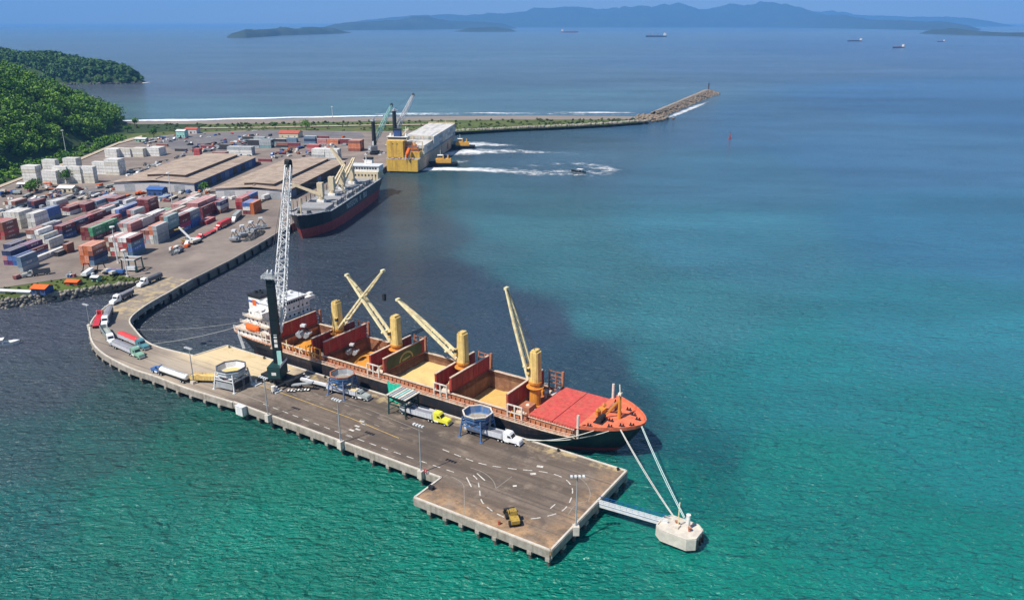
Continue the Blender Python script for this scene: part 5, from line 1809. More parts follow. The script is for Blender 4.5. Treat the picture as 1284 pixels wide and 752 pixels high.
def truck_at(p0, p1, cab_m, kind, label, body_m='trailer_silver', z=DECK, group='trucks on the pier', L=None, sleeper=True, name='semi_truck', load='grain'):
    """p0 rear and p1 front as ground points"""
    d = (p1 - p0)
    d.z = 0
    ang = math.atan2(d.y, d.x)
    c = (p0 + p1) / 2
    L = L or max(11.0, min(19.5, d.length))
    r = thing(name, label, 'truck', (c.x, c.y, z), ang, group)
    xr, xf = -L / 2, L / 2
    cabl = 5.6 if sleeper else 4.4
    xc = xf - cabl
    # tractor
    MB().box(xc - 2.6, xf - 0.3, -0.45, 0.45, 0.55, 0.95).build('chassis', 'black_steel', r)
    hx = xf - 2.4
    roof = 3.75 if sleeper else 3.0
    prof = [(xc, 0.9), (xc, roof - 0.1), (xc + 0.4, roof), (hx - 1.1, roof - 0.05), (hx - 0.7, roof - 0.55), (hx - 0.05, 2.15), (xf - 0.3, 1.85), (xf - 0.05, 1.5), (xf - 0.05, 0.6), (xf - 0.9, 0.6), (xf - 1.0, 0.95)]
    cb = MB().extr_y(prof, -1.18, 1.18).build('cab', cab_m, r)
    a, b = Vector((hx - 0.66, 0, roof - 0.62)), Vector((hx - 0.12, 0, 2.25))
    nrm = Vector((b.z - a.z, 0, -(b.x - a.x))) * -1
    nrm.normalize()
    off = nrm * 0.03
    MB().add([(a.x + off.x, -1.0, a.z + off.z), (a.x + off.x, 1.0, a.z + off.z), (b.x + off.x, 1.05, b.z + off.z), (b.x + off.x, -1.05, b.z + off.z)], [(0, 1, 2, 3)]).build('windshield', 'window_dark', cb)
    for sg in (-1, 1):
        y = sg * 1.2
        MB().add([(hx - 1.75, y, 2.2), (hx - 0.35, y, 2.2), (hx - 0.8, y, 2.95), (hx - 1.75, y, 2.95)], [(0, 1, 2, 3)]).build('side_window', 'window_dark', cb)
        MB().tube((xc - 0.2, sg * 0.95, 0.9), (xc - 0.2, sg * 0.95, roof + 0.2), 0.1, n=6).build('exhaust_stack', 'pale_steel', r)
        MB().tube((xc + 0.5, sg * 1.05, 0.85), (xc + 2.0, sg * 1.05, 0.85), 0.34, n=8).build('fuel_tank', 'pale_steel', r)
    MB().box(xf - 0.06, xf + 0.12, -1.15, 1.15, 0.45, 0.85).build('bumper', 'pale_steel', r)
    wheels(r, [xf - 1.25, xc - 0.4, xc - 1.7])
    # trailer
    t0, t1 = xr, xc - 0.45
    MB().box(t0 + 0.2, t1 - 0.3, -0.5, 0.5, 0.85, 1.15).build('trailer_frame', 'black_steel', r)
    if kind in ('grain', 'tarp', 'empty'):
        tb = MB()
        w, z0, z1, th = 1.27, 1.2, 2.95, 0.09
        tb.box(t0, t1, -w, w, z0, z0 + 0.12)
        tb.box(t0, t1, -w, -w + th, z0 + 0.12, z1).box(t0, t1, w - th, w, z0 + 0.12, z1)
        tb.box(t0, t0 + th, -w + th, w - th, z0 + 0.12, z1).box(t1 - th, t1, -w + th, w - th, z0 + 0.12, z1)
        k = t0 + 0.8
        while k < t1 - 0.3:
            for sg in (-1, 1):
                tb.box(k, k + 0.12, min(sg * w, sg * (w + 0.06)), max(sg * w, sg * (w + 0.06)), z0, z1)
            k += 1.1
        bo = tb.build('trailer_body', body_m, r)
        if kind == 'tarp':
            n = 9
            lo = []
            V, F = [], []
            for i in range(n):
                x = t0 + 0.02 + (t1 - t0 - 0.04) * i / (n - 1)
                sag = 0.06 * (i % 2)
                for y, zz in ((-w - 0.03, z1 - 0.2), (-w - 0.01, z1 + 0.06), (-0.5, z1 + 0.42 - sag), (0.5, z1 + 0.42 - sag), (w + 0.01, z1 + 0.06), (w + 0.03, z1 - 0.2)):
                    V.append((x, y, zz))
            for i in range(n - 1):
                for j in range(5):
                    F.append((i * 6 + j, (i + 1) * 6 + j, (i + 1) * 6 + j + 1, i * 6 + j + 1))
            MB().add(V, F).build('tarpaulin', load, bo)
        elif kind == 'grain':
            V, F = [], []
            nx, ny = 14, 6
            for i in range(nx):
                for j in range(ny):
                    x = t0 + th + (t1 - t0 - 2 * th) * i / (nx - 1)
                    y = -w + th + (2 * w - 2 * th) * j / (ny - 1)
                    V.append((x, y, z1 - 0.45 + 0.35 * math.sin(math.pi * j / (ny - 1)) * (0.6 + 0.4 * math.sin(i * 1.3))))
            for i in range(nx - 1):
                for j in range(ny - 1):
                    F.append((i * ny + j, (i + 1) * ny + j, (i + 1) * ny + j + 1, i * ny + j + 1))
            MB().add(V, F).build('load', load, bo)
        wheels(r, [t0 + 1.1, t0 + 2.4])
    elif kind == 'box':
        MB().box(t0, t1, -1.27, 1.27, 1.2, 3.9).build('trailer_body', body_m, r)
        wheels(r, [t0 + 1.1, t0 + 2.4])
    elif kind == 'tank':
        tk = MB()
        n = 14
        rings = [(t0, 0.7), (t0 + 0.5, 1.0), (t1 - 0.5, 1.0), (t1, 0.7)]
        rows = [[(x, math.cos(2 * math.pi * i / n) * 1.25 * k, 2.2 + math.sin(2 * math.pi * i / n) * 1.05 * k) for i in range(n)] for x, k in rings]
        for q in range(3):
            tk.ring(rows[q], rows[q + 1])
        tk.add(rows[0], [tuple(range(n))]).add(rows[3], [tuple(range(n))])
        bo = tk.build('tank', body_m, r, smooth=False)
        MB().box(t0 + 1, t1 - 1, -0.35, 0.35, 3.2, 3.3).build('catwalk', 'grey_steel', bo)
        wheels(r, [t0 + 1.1, t0 + 2.4])
    else:
        MB().box(t0, t1, -1.25, 1.25, 1.2, 1.45).build('flatbed', body_m, r)
        wheels(r, [t0 + 1.1, t0 + 2.4])
    return r

def truck(u0, v0, u1, v1, *a, **k):
    return truck_at(at(u0, v0, DECK), at(u1, v1, DECK), *a, **k)

PS = lambda s, t: S(s, t, DECK)
truck_at(PS(52.5, -5.6), PS(33, -4.4), 'cab_white', 'grain', 'white conventional truck with silver trailer under the rightmost blue hopper', load='tarp_grey')
truck_at(PS(77.5, -7.0), PS(58.8, -5.7), 'cab_yellow', 'grain', 'bright yellow truck with silver trailer under the green net hopper', load='tarp_grey')
truck_at(PS(109.5, -7.9), PS(92.2, -6.2), 'cab_grey', 'grain', 'grey cab truck with grain-filled trailer under the middle blue hopper', sleeper=False, load='grain_pale')
truck(239, 481, 190, 464, 'cab_blue', 'tank', 'long white tanker truck with blue cab on the pier edge', 'ship_white', sleeper=False)
truck(241, 478, 291, 480, 'cab_red', 'grain', 'red cab truck with yellow-rimmed trailer beside the pale hopper', 'crane_yellow', load='grain_pale', sleeper=False)
truck(150, 424, 187, 440, 'cab_teal', 'tarp', 'dark teal truck with red tarpaulin trailer on the pier bend', load='tarp_red')
truck(143, 434, 181, 451, 'cab_green', 'tarp', 'pale green cab truck with grey tarpaulin trailer on the outer lane', load='tarp_grey')
truck(129, 414, 143, 435, 'cab_white', 'empty', 'white cab truck with empty grey trailer at the outermost bend', 'cab_grey')
truck(139, 392, 131, 411, 'cab_white', 'tarp', 'white truck behind the empty-trailer truck on the bend', 'trailer_dark', load='tarp_grey')
truck(119, 416, 128, 390, 'cab_red', 'flat', 'red truck with low flatbed on the outer kerb of the bend', 'cab_red', sleeper=False)
truck(166, 370, 140, 383, 'cab_white', 'tarp', 'white cab truck with dark trailer on the narrow approach, second in the queue', 'trailer_dark', load='tarp_grey')
truck(202, 349, 174, 361, 'cab_white', 'tarp', 'white cab truck with dark trailer at the landward end of the queue', 'trailer_dark', load='trailer_dark')

# ------------------------------------------------------------------ grain hoppers
def hopper(s, t, m, rim_m, label, size=9.4, h=8.4, rot=0.0, second='grey_steel', skirt=None):
    w = S(s, t, DECK)
    r = thing('grain_hopper', label, 'hopper', (w.x, w.y, DECK), PROT + rot, 'grain hoppers on the pier')
    a = size / 2 * 0.92
    n = 8
    R = size / 2 * 1.06

    def octo(rad, z):
        return [(math.cos(math.pi / 8 + 2 * math.pi * k / n) * rad, math.sin(math.pi / 8 + 2 * math.pi * k / n) * rad, z) for k in range(n)]
    for i, j in ((-1, -1), (1, -1), (1, 1), (-1, 1)):
        MB().bar((i * a, j * a, 0), (i * a * 0.82, j * a * 0.82, h * 0.86), 0.38).box(i * a - 0.5, i * a + 0.5, j * a - 0.5, j * a + 0.5, 0, 0.2).build('leg', m, r)
    for z, th in ((h * 0.5, 0.3), (h * 0.66, 0.36)):
        q = a * (1 - 0.18 * z / (h * 0.86))
        for i in (-1, 1):
            MB().bar((i * q, -q, z), (i * q, q, z), th).build('cross_beam', m, r)
            MB().bar((-q, i * q, z), (q, i * q, z), th).build('cross_beam', m, r)
    q0, q1 = a * 0.9, a * 0.86
    for i in (-1, 1):
        MB().bar((-q1, i * q0, h * 0.66), (0, i * q0, h * 0.5), 0.2).bar((q1, i * q0, h * 0.66), (0, i * q0, h * 0.5), 0.2).build('brace', m, r)
        MB().bar((i * q0, -q1, h * 0.66), (i * q0, 0, h * 0.5), 0.2).bar((i * q0, q1, h * 0.66), (i * q0, 0, h * 0.5), 0.2).build('brace', m, r)
    fn = MB()
    fn.ring(octo(1.1, h * 0.44), octo(R * 0.86, h * 0.76))
    fn.ring(octo(R * 0.86, h * 0.76), octo(R * 0.97, h))
    fn.ring(octo(0.95, h * 0.46), octo(R * 0.82, h * 0.77))
    fn.ring(octo(R * 0.82, h * 0.77), octo(R * 0.93, h))
    fn.build('funnel', second, r, fix=False)
    for z, th, mm, k_ in ((h * 0.78, 0.75, m, 0.92), (h * 0.93, 0.4, m, 1.0)):
        bd = MB()
        oo = octo(R * k_, z)
        for k in range(n):
            bd.bar(oo[k], oo[(k + 1) % n], 0.22, th)
        bd.build('band', mm, r)
    rm = MB()
    o1 = octo(R * 1.0, h + 0.15)
    for k in range(n):
        rm.bar(o1[k], o1[(k + 1) % n], 0.42, 0.3)
    rm.build('rim', rim_m, r)
    MB().add(octo(R * 0.8, h * 0.74), [tuple(range(n))]).build('grate', 'grain_pale' if skirt else 'concrete', r)
    if skirt:
        for i in (-1, 1):
            MB().box(-a * 0.8, a * 0.8, i * a * 0.93 - 0.05, i * a * 0.93 + 0.05, h * 0.12, h * 0.42).build('side_panel', skirt, r)
            MB().box(i * a * 0.93 - 0.05, i * a * 0.93 + 0.05, -a * 0.8, a * 0.8, h * 0.12, h * 0.42).build('side_panel', 'black_steel', r)
    # access ladder and hand rail
    MB().bar((a + 0.3, -0.3, 0), (R * 0.98, -0.3, h), 0.1).bar((a + 0.3, 0.3, 0), (R * 0.98, 0.3, h), 0.1).build('ladder', 'grey_steel', r)
    return r
hopper(140.2, -23.4, 'pale_steel', 'trailer_dark', 'pale steel octagonal hopper on four legs beside the red cab truck', size=9.8, h=7.4, rot=0.15, second='pale_steel', skirt='grey_steel')
hopper(103.6, -6.6, 'hopper_blue', 'frame_rust', 'blue hopper with brown rim right of the harbour crane', size=8.2, h=7.4)
hopper(48.2, -5.4, 'hopper_blue', 'frame_white', 'blue hopper with cream rim over the white truck', size=8.8, h=7.6, second='hopper_blue')
# green-netted hopper
w = S(76.8, -6.6, DECK)
gh = thing('grain_hopper', 'low dark green hopper with a pale grate and hanging green net', 'hopper', (w.x, w.y, DECK), PROT, 'grain hoppers on the pier')
for i, j in ((-1, -1), (1, -1), (1, 1), (-1, 1)):
    MB().bar((i * 3.6, j * 3.4, 0), (i * 3.4, j * 3.2, 6.4), 0.35).build('leg', 'dark_green', gh)
for i in (-1, 1):
    MB().bar((-3.5, i * 3.3, 3.8), (3.5, i * 3.3, 3.8), 0.3).bar((-3.5, i * 3.3, 1.5), (0, i * 3.3, 3.8), 0.2).bar((3.5, i * 3.3, 1.5), (0, i * 3.3, 3.8), 0.2).build('brace', 'dark_green', gh)
    MB().bar((i * 3.5, -3.3, 3.8), (i * 3.5, 3.3, 3.8), 0.3).build('cross_beam', 'dark_green', gh)
fn = MB()
fn.ring([(-1, -1, 3.6), (1, -1, 3.6), (1, 1, 3.6), (-1, 1, 3.6)], [(-4.2, -3.9, 6.8), (4.2, -3.9, 6.8), (4.2, 3.9, 6.8), (-4.2, 3.9, 6.8)])
fn.build('funnel', 'dark_green', gh, fix=False)
for k in range(7):
    MB().box(-4.1 + k * 1.22, -3.2 + k * 1.22, -3.8, 3.8, 6.82, 7.0).build('grate_slat', ['concrete_pale', 'grey_steel', 'concrete_pale', 'pale_teal', 'frame_white', 'grey_steel', 'concrete_pale'][k], gh)
gn = MB()
nx, nz = 12, 8
V, F = [], []
for i in range(nx):
    for j in range(nz):
        f, g_ = i / (nx - 1), j / (nz - 1)
        V.append((-5.2 - 3.4 * f * 0 - 1.2 * math.sin(f * 3) * 0.2, -4.4 + 8.2 * f, 0))
V = []
for i in range(nx):
    for j in range(nz):
        f, g_ = i / (nx - 1), j / (nz - 1)
        x = -9.2 + 5.0 * f
        y = 3.6 - 0.9 * g_ * (1 - f) + 0.22 * math.sin(i * 1.9) * (1 - g_ * 0.4)
        z = 0.4 + (7.6 - 0.7 * math.sin(f * math.pi)) * g_
        V.append((x, y, z))
F = [(i * nz + j, (i + 1) * nz + j, (i + 1) * nz + j + 1, i * nz + j + 1) for i in range(nx - 1) for j in range(nz - 1)]
MB().add(V, F).build('spill_net', 'net_green', gh, smooth=True)
MB().tube((-9.2, 3.6, 0), (-9.2, 3.6, 8.1), 0.12, n=6).tube((-4.2, 3.6, 0), (-4.2, 3.6, 8.1), 0.12, n=6).build('net_pole', 'grey_steel', gh)

# ------------------------------------------------------------------ mobile harbour cranes
def lattice(mb, p, q, w0, w1, bays, chord=0.28, lace=0.14, taper_in=0.12):
    p, q = Vector(p), Vector(q)
    d = (q - p).normalized()
    side = d.cross(Vector((0, 0, 1))).normalized()
    up = side.cross(d).normalized()
    prev = None
    for k in range(bays + 1):
        f = k / bays
        w = w0 + (w1 - w0) * f
        if f < taper_in:
            w = w0 * (0.45 + 0.55 * f / taper_in)
        c = p.lerp(q, f)
        cur = [c + side * (i * w / 2) + up * (j * w * 0.42) for i, j in ((-1, -1), (1, -1), (1, 1), (-1, 1))]
        if prev:
            for i in range(4):
                mb.bar(prev[i], cur[i], chord)
                j = (i + 1) % 4
                if k % 2:
                    mb.bar(prev[i], cur[j], lace)
                else:
                    mb.bar(prev[j], cur[i], lace)
                mb.bar(cur[i], cur[j], lace)
        prev = cur

def harbour_crane(loc, rz, label, tower_h, tip, tower_m, house_m, boom_m, k=1.0, foot_z=18.0, marks=False, detail=True):
    r = thing('harbour_crane', label, 'crane', loc, rz, 'mobile harbour cranes')
    ta = math.atan2(tip[1], tip[0])
    ch = MB().box(-7 * k, 7 * k, -2.6 * k, 2.6 * k, 1.1, 2.4)
    ch.build('undercarriage', 'black_steel', r)
    for i in (-1, 1):
        MB().bar((i * 5.2 * k, -6.4 * k, 1.5), (i * 5.2 * k, 6.4 * k, 1.5), 0.9, 0.7).build('outrigger_beam', 'black_steel', r)
        for j in (-1, 1):
            MB().box(i * 5.2 * k - 1.3, i * 5.2 * k + 1.3, j * 6.4 * k - 1.5, j * 6.4 * k + 1.5, 0.0, 0.45).tube((i * 5.2 * k, j * 6.4 * k, 0.45), (i * 5.2 * k, j * 6.4 * k, 1.9), 0.4, n=8).build('outrigger_pad', 'pale_steel', r)
    for i in range(5):
        for sg in (-1, 1):
            wv = share('wheel', wheel_me, None, r, (-4 * k + i * 2 * k, sg * 2.4 * k, 0.62), 0, (1.2, 1.6, 1.2))
    up = MB()
    MB().tube((0, 0, 2.4), (0, 0, 3.4), 2.4 * k, 2.4 * k, 16).build('slew_ring', 'black_steel', r)
    # house points away from the boom
    c, s = math.cos(ta), math.sin(ta)
    rot = lambda x, y, z: (x * c - y * s, x * s + y * c, z)

    def rbox(x0, x1, y0, y1, z0, z1, name, m, par=r):
        b = MB().box(x0, x1, y0, y1, z0, z1)
        b.v = [rot(*p) for p in b.v]
        return b.build(name, m, par)
    hs = rbox(-5.2 * k, 1.6 * k, -2.4 * k, 2.4 * k, 3.2, 7.6, 'machine_house', house_m)
    rbox(-5.5 * k, -5.22 * k, -2.2 * k, 2.2 * k, 3.6, 7.2, 'counterweight', house_m)
    rbox(-5.3 * k, 1.7 * k, -2.5 * k, -2.42 * k, 7.7, 8.7, 'roof_rail', 'pale_steel', hs)
    rbox(-5.52 * k, -5.505 * k, -0.8, 0.8, 4.8, 5.9, 'plate', 'ship_white', hs)
    rbox(-3.0 * k, 1.2 * k, 2.42 * k, 3.3 * k, 3.4, 3.6, 'side_walkway', 'pale_steel', hs)
    # tapered tower
    tw = MB()
    w0, w1 = 1.32 * k, 1.15 * k
    lo = [rot(x * w0, y * w0, 7.6) for x, y in ((-1, -1), (1, -1), (1, 1), (-1, 1))]
    hi_ = [rot(x * w1, y * w1, tower_h) for x, y in ((-1, -1), (1, -1), (1, 1), (-1, 1))]
    tw.ring(lo, hi_)
    tw.add(hi_, [(0, 1, 2, 3)])
    to = tw.build('tower', tower_m, r)
    if detail:
        for z in np.arange(12, tower_h - 2, 6):
            f = (z - 7.6) / (tower_h - 7.6)
            ww = w0 + (w1 - w0) * f + 0.06
            b = MB()
            pp_ = [rot(x * ww, y * ww, z) for x, y in ((-1, -1), (1, -1), (1, 1), (-1, 1))]
            for i in range(4):
                b.bar(pp_[i], pp_[(i + 1) % 4], 0.14, 0.3)
            b.build('tower_flange', tower_m, to)
    hd_ = MB().box(-1.9 * k, 1.9 * k, -1.9 * k, 1.9 * k, tower_h, tower_h + 0.3)
    hd_.box(-0.9, 0.9, -1.2, 1.2, tower_h + 0.3, tower_h + 1.8)
    hd_.v = [rot(*p) for p in hd_.v]
    ho = hd_.build('tower_head', 'grey_steel', r)
    sq = [(-2.2 * k, -2.2 * k), (2.2 * k, -2.2 * k), (2.2 * k, 2.2 * k), (-2.2 * k, 2.2 * k), (-2.2 * k, -2.2 * k)]
    rail(ho, [rot(x, y, tower_h + 0.2) for x, y in sq], 1.2, 'pale_steel', step=1.2, w=0.12)
    for y in (-0.7, 0.7):
        b = MB().tube((0.6, y - 0.15, tower_h + 2.0), (0.6, y + 0.15, tower_h + 2.0), 0.9, n=12)
        b.v = [rot(*p) for p in b.v]
        b.build('sheave', 'pale_steel', ho)
    # ladder case at the tower foot and operator cab on the tower
    lad = MB().bar((-2.3 * k, -1.4 * k, 7.6), (-1.9 * k, -1.2 * k, 12.5), 1.5, 0.5)
    lad.v = [rot(*p) for p in lad.v]
    lad.build('ladder_case', 'pale_teal' if house_m == 'dark_green' else 'pale_steel', r)
    cb_ = rbox(1.7 * k, 3.6 * k, -1.2 * k, 1.2 * k, foot_z - 0.5, foot_z + 2.2, 'operator_cab', 'pale_steel', r)
    rbox(3.61 * k, 3.66 * k, -1.1 * k, 1.1 * k, foot_z + 0.2, foot_z + 2.0, 'cab_window', 'window_dark', cb_)
    if marks:
        f = lambda z: w0 + (w1 - w0) * (z - 7.6) / (tower_h - 7.6)
        for i in range(3):
            z = 13.6 + i * 1.75
            y0 = -0.2
            q = MB()
            x = -f(z) - 0.02
            q.add([rot(x, y0 - 0.55, z), rot(x, y0 + 0.55, z), rot(x + 0.02, y0 + 0.55, z + 1.25), rot(x + 0.02, y0 - 0.55, z + 1.25)], [(0, 1, 2, 3)])
            q.build('tower_mark', 'ship_white', to)
    # lattice boom
    foot = Vector(rot(1.9 * k, 0, foot_z))
    tip = Vector(tip)
    bm_ = MB()
    lattice(bm_, foot, tip, 4.0 * k, 2.0 * k, 26 if detail else 14, 0.34 * k, 0.2 * k)
    bo = bm_.build('boom', boom_m, r, fix=False)
    MB().box(tip.x - 1.0, tip.x + 1.0, tip.y - 1.0, tip.y + 1.0, tip.z - 0.5, tip.z + 1.3).tube((tip.x - 1.2, tip.y, tip.z + 1.6), (tip.x + 1.2, tip.y, tip.z + 1.6), 0.8, n=10).build('boom_head', 'black_steel', bo)
    cb = MB()
    for q in (-0.5, 0.5):
        cb.tube(Vector(rot(0.6, q, tower_h + 2.4)), tip + Vector((0, 0, 1.2)), 0.07, n=5)
        cb.tube(Vector(rot(0.0, q, tower_h + 0.5)), foot.lerp(tip, 0.55), 0.08, n=5)
    cb.build('pendant_cable', 'cable', r)
    # luffing cylinder
    MB().tube(Vector(rot(1.6 * k, 0, 8.2)), foot.lerp(tip, 0.22), 0.4 * k, 0.28 * k, n=10).build('luffing_cylinder', 'grey_steel', r)
    return r
HC = S(129.2, -11.8, DECK)
tip_l = (-(142.7 - 129.2), 12.9 + 11.8, 76.3 - DECK)
harbour_crane((HC.x, HC.y, DECK), PROT, 'tall dark green harbour crane with white lattice boom standing on the pier', 38.4, tip_l, 'tower_green', 'dark_green', 'pale_steel', marks=True)
# spreader plates and gear laid out beside the crane
for i, (ds, dt, lab) in enumerate(((-9.5, -3.6, 'nearest striped steel plate beside the harbour crane'), (-11.2, -2.0, 'middle striped steel plate beside the harbour crane'), (-12.9, -0.6, 'farthest striped steel plate beside the harbour crane'))):
    w = S(129.2 + ds, -11.8 + dt, DECK)
    t = thing('steel_plate', lab, 'plate', (w.x, w.y, DECK), PROT + 0.5, 'striped plates by the harbour crane')
    MB().box(-1.6, 1.6, -0.7, 0.7, 0.01, 0.5).build('body', 'black_steel', t)
    for k in range(3):
        MB().box(-1.4 + k * 1.1, -0.8 + k * 1.1, -0.72, 0.72, 0.501, 0.53).build('stripe', 'ship_white', t)
w = S(115.5, -8.6, DECK)
t = thing('spreader_beam', 'long white spreader beam lying on stands right of the harbour crane', 'beam', (w.x, w.y, DECK), PROT + 0.1)
MB().box(-6, 6, -0.5, 0.5, 1.6, 2.4).build('beam', 'pale_steel', t)
for x in (-4.6, 0, 4.6):
    MB().bar((x, -0.8, 0), (x, 0, 1.6), 0.25).bar((x, 0.8, 0), (x, 0, 1.6), 0.25).build('stand', 'black_steel', t)
w = S(118.0, -12.0, DECK)
t = thing('belt_conveyor', 'grey mobile conveyor parked right of the harbour crane', 'conveyor', (w.x, w.y, DECK), PROT + 0.25)
MB().bar((-4, 0, 1.0), (4.4, 0, 3.2), 1.4, 0.4).build('belt_frame', 'grey_steel', t)
MB().bar((-1.5, -0.9, 0.3), (0.5, -0.9, 2.2), 0.25).bar((-1.5, 0.9, 0.3), (0.5, 0.9, 2.2), 0.25).build('support', 'black_steel', t)
for sg in (-1, 1):
    share('wheel', wheel_me, None, t, (-1.5, sg * 1.2, 0.52))
w = S(124.0, -19.6, DECK)
t = thing('water_tank', 'white portable tank on a stand before the harbour crane', 'tank', (w.x, w.y, DECK), PROT)
MB().tube((0, 0, 0.8), (0, 0, 2.6), 0.7, n=12).build('tank', 'ship_white', t)
MB().bar((-0.5, -0.5, 0), (-0.5, -0.5, 0.9), 0.15).bar((0.5, -0.5, 0), (0.5, -0.5, 0.9), 0.15).bar((0.5, 0.5, 0), (0.5, 0.5, 0.9), 0.15).bar((-0.5, 0.5, 0), (-0.5, 0.5, 0.9), 0.15).box(-0.6, 0.6, -0.6, 0.6, 0.75, 0.85).build('stand', 'black_steel', t)
c2 = at(470, 193, DECK)
harbour_crane((c2.x, c2.y, DECK), QROT, 'black-towered harbour crane behind the moored black ship', 31, (18, -14, 44), 'black_steel', 'grey_steel', 'pale_teal', k=1.1, foot_z=14, detail=False)
c3 = at(496, 181, DECK)
harbour_crane((c3.x, c3.y, DECK), QROT, 'blue-based harbour crane beside the yellow ship', 34, (20, -16, 48), 'black_steel', 'wall_blue', 'pale_steel', k=1.2, foot_z=16, detail=False)

def grab(p, z, label, rope_to=None, sc=1.0, opened=0.35, group='clamshell grabs'):
    r = thing('clamshell_grab', label, 'grab', (p.x, p.y, z), PROT + 0.4, group)
    for sg in (-1, 1):
        m = MB()
        pr = [(0.0, 0.0), (sg * 0.9, -0.3), (sg * 2.0, 0.5), (sg * 2.1, 1.3), (sg * 0.5, 1.5)]
        m.extr_y([(a * sc + sg * opened, b * sc) for a, b in pr], -1.5 * sc, 1.5 * sc)
        m.build('jaw', 'grey_steel', r)
        MB().bar((sg * 1.6 * sc, 0.8 * sc, 1.3 * sc), (0, 0.5 * sc, 3.6 * sc), 0.24).bar((sg * 1.6 * sc, -0.8 * sc, 1.3 * sc), (0, -0.5 * sc, 3.6 * sc), 0.24).build('arm', 'black_steel', r)
    MB().box(-0.8 * sc, 0.8 * sc, -0.8 * sc, 0.8 * sc, 3.5 * sc, 4.2 * sc).build('head_block', 'pale_steel', r)
    if rope_to:
        m = MB()
        for i, j in ((-0.5, -0.5), (0.5, 0.5)):
            m.tube((i, j, 4.2 * sc), (i * 0.5, j * 0.5, rope_to - z), 0.07, n=5)
        m.build('hoist_rope', 'cable', r)
    return r
grab(S(142.7, 12.9), 10.6, 'grey clamshell grab hanging over the aftmost hold', 76.0, sc=1.15)
grab(S(120.9, SHIP_T), 7.2, 'grey clamshell grab hanging in the second hold from the bridge', 11.4, sc=0.95)

# ------------------------------------------------------------------ wheel loader on the pier head
lp = at(643, 653, DECK)
ld = thing('wheel_loader', 'yellow wheel loader with black bucket on the pier head', 'wheel loader', (lp.x, lp.y, DECK), PROT + 2.4)
MB().extr_y([(-3.0, 1.0), (-3.1, 2.0), (-1.0, 2.3), (-1.0, 1.0)], -1.1, 1.1).build('engine_body', 'machine_yellow', ld)
cb_ = MB().extr_y([(-1.0, 1.2), (-0.9, 3.5), (0.6, 3.5), (0.9, 2.0), (0.9, 1.2)], -0.85, 0.85).build('cab', 'machine_yellow', ld)
MB().box(-0.7, 0.5, -0.87, 0.87, 2.2, 3.2).build('cab_window', 'window_dark', cb_)
MB().box(0.9, 2.0, -0.8, 0.8, 0.9, 1.8).build('front_frame', 'machine_yellow', ld)
for sg in (-1, 1):
    MB().bar((0.6, sg * 0.6, 2.1), (2.9, sg * 0.6, 1.5), 0.25, 0.4).bar((2.9, sg * 0.6, 1.5), (3.6, sg * 0.6, 0.7), 0.25, 0.4).build('lift_arm', 'machine_yellow', ld)
MB().extr_y([(3.4, 0.1), (4.8, 0.05), (4.6, 0.3), (3.7, 0.5), (3.6, 1.2), (4.0, 1.5), (3.4, 1.4)], -1.5, 1.5).build('bucket', 'black_steel', ld)
for x in (-2.0, 1.5):
    for sg in (-1, 1):
        share('wheel', wheel_me, None, ld, (x, sg * 1.15, 0.8), 0, (1.55, 1.3, 1.55))
brl = thing('steel_drum', 'small rusty drum near the wheel loader', 'drum', tuple(at(626, 657, DECK)))
MB().tube((0, 0, 0), (0, 0, 0.95), 0.35, n=12).tube((0, 0, 0.95), (0, 0, 1.0), 0.37, n=12).build('body', 'panel_maroon', brl)
crt = thing('electrical_box', 'black box by the left edge of the pier head', 'box', tuple(at(541, 613, DECK)), PROT)
MB().box(-0.7, 0.7, -0.5, 0.5, 0, 0.9).build('body', 'black_steel', crt)
MB().box(-0.75, 0.75, -0.55, 0.55, 0.903, 1.0).build('lid', 'black_steel', crt)
lb_ = thing('life_buoy_stand', 'red and white life buoy stand at the lamp base before the widening', 'life buoy', tuple(at(534, 594, DECK)), PROT)
MB().tube((0, 0, 0), (0, 0, 1.6), 0.08, n=6).build('post', 'ship_white', lb_)
rg = MB()
for k in range(12):
    a0, a1 = 2 * math.pi * k / 12, 2 * math.pi * (k + 1) / 12
    rg.tube((math.cos(a0) * 0.45, -0.15, 1.2 + math.sin(a0) * 0.45), (math.cos(a1) * 0.45, -0.15, 1.2 + math.sin(a1) * 0.45), 0.13, n=6)
rg.build('ring', 'cab_red', lb_)

# ------------------------------------------------------------------ mooring dolphin, catwalk and lines
dc = at(853, 661, 4.2)
dol = thing('mooring_dolphin', 'pale concrete mooring dolphin with posts standing in the water', 'dolphin', (dc.x, dc.y, 0), PROT - 0.05)
shape = [(-5.6, -2.3), (-3.6, -3.9), (3.4, -3.9), (5.3, -2.3), (5.3, 2.3), (3.4, 3.9), (-3.6, 3.9), (-5.6, 2.3)]
MB().prism(shape, 1.0, 4.0).build('cap', 'concrete_pale', dol)
kb = MB()
for a, b in zip(shape, shape[1:] + shape[:1]):
    kb.bar((a[0] * 0.96, a[1] * 0.96, 4.16), (b[0] * 0.96, b[1] * 0.96, 4.16), 0.3, 0.3)
kb.build('kerb', 'concrete_pale', dol)
for x, y in ((-3.5, -2.2), (0, -2.6), (3.4, -2.2), (-3.5, 2.2), (3.4, 2.2)):
    MB().tube((x, y, -4), (x * 0.95, y * 0.95, 1.0), 0.55, n=10).build('pile', 'concrete_dark', dol)
MB().tube((1.6, 0.8, 4.0), (1.6, 0.8, 8.0), 0.55, n=12).tube((1.6, 0.8, 8.0), (1.6, 0.8, 8.2), 0.6, n=12).build('post', 'ship_white', dol)
MB().tube((-0.8, 0.4, 4.0), (-0.8, 0.4, 11.0), 0.16, n=8).build('light_pole', 'jib_cream', dol)
MB().box(-1.8, -0.2, -0.9, 0.6, 4.0, 4.6).build('plinth', 'concrete_pale', dol)
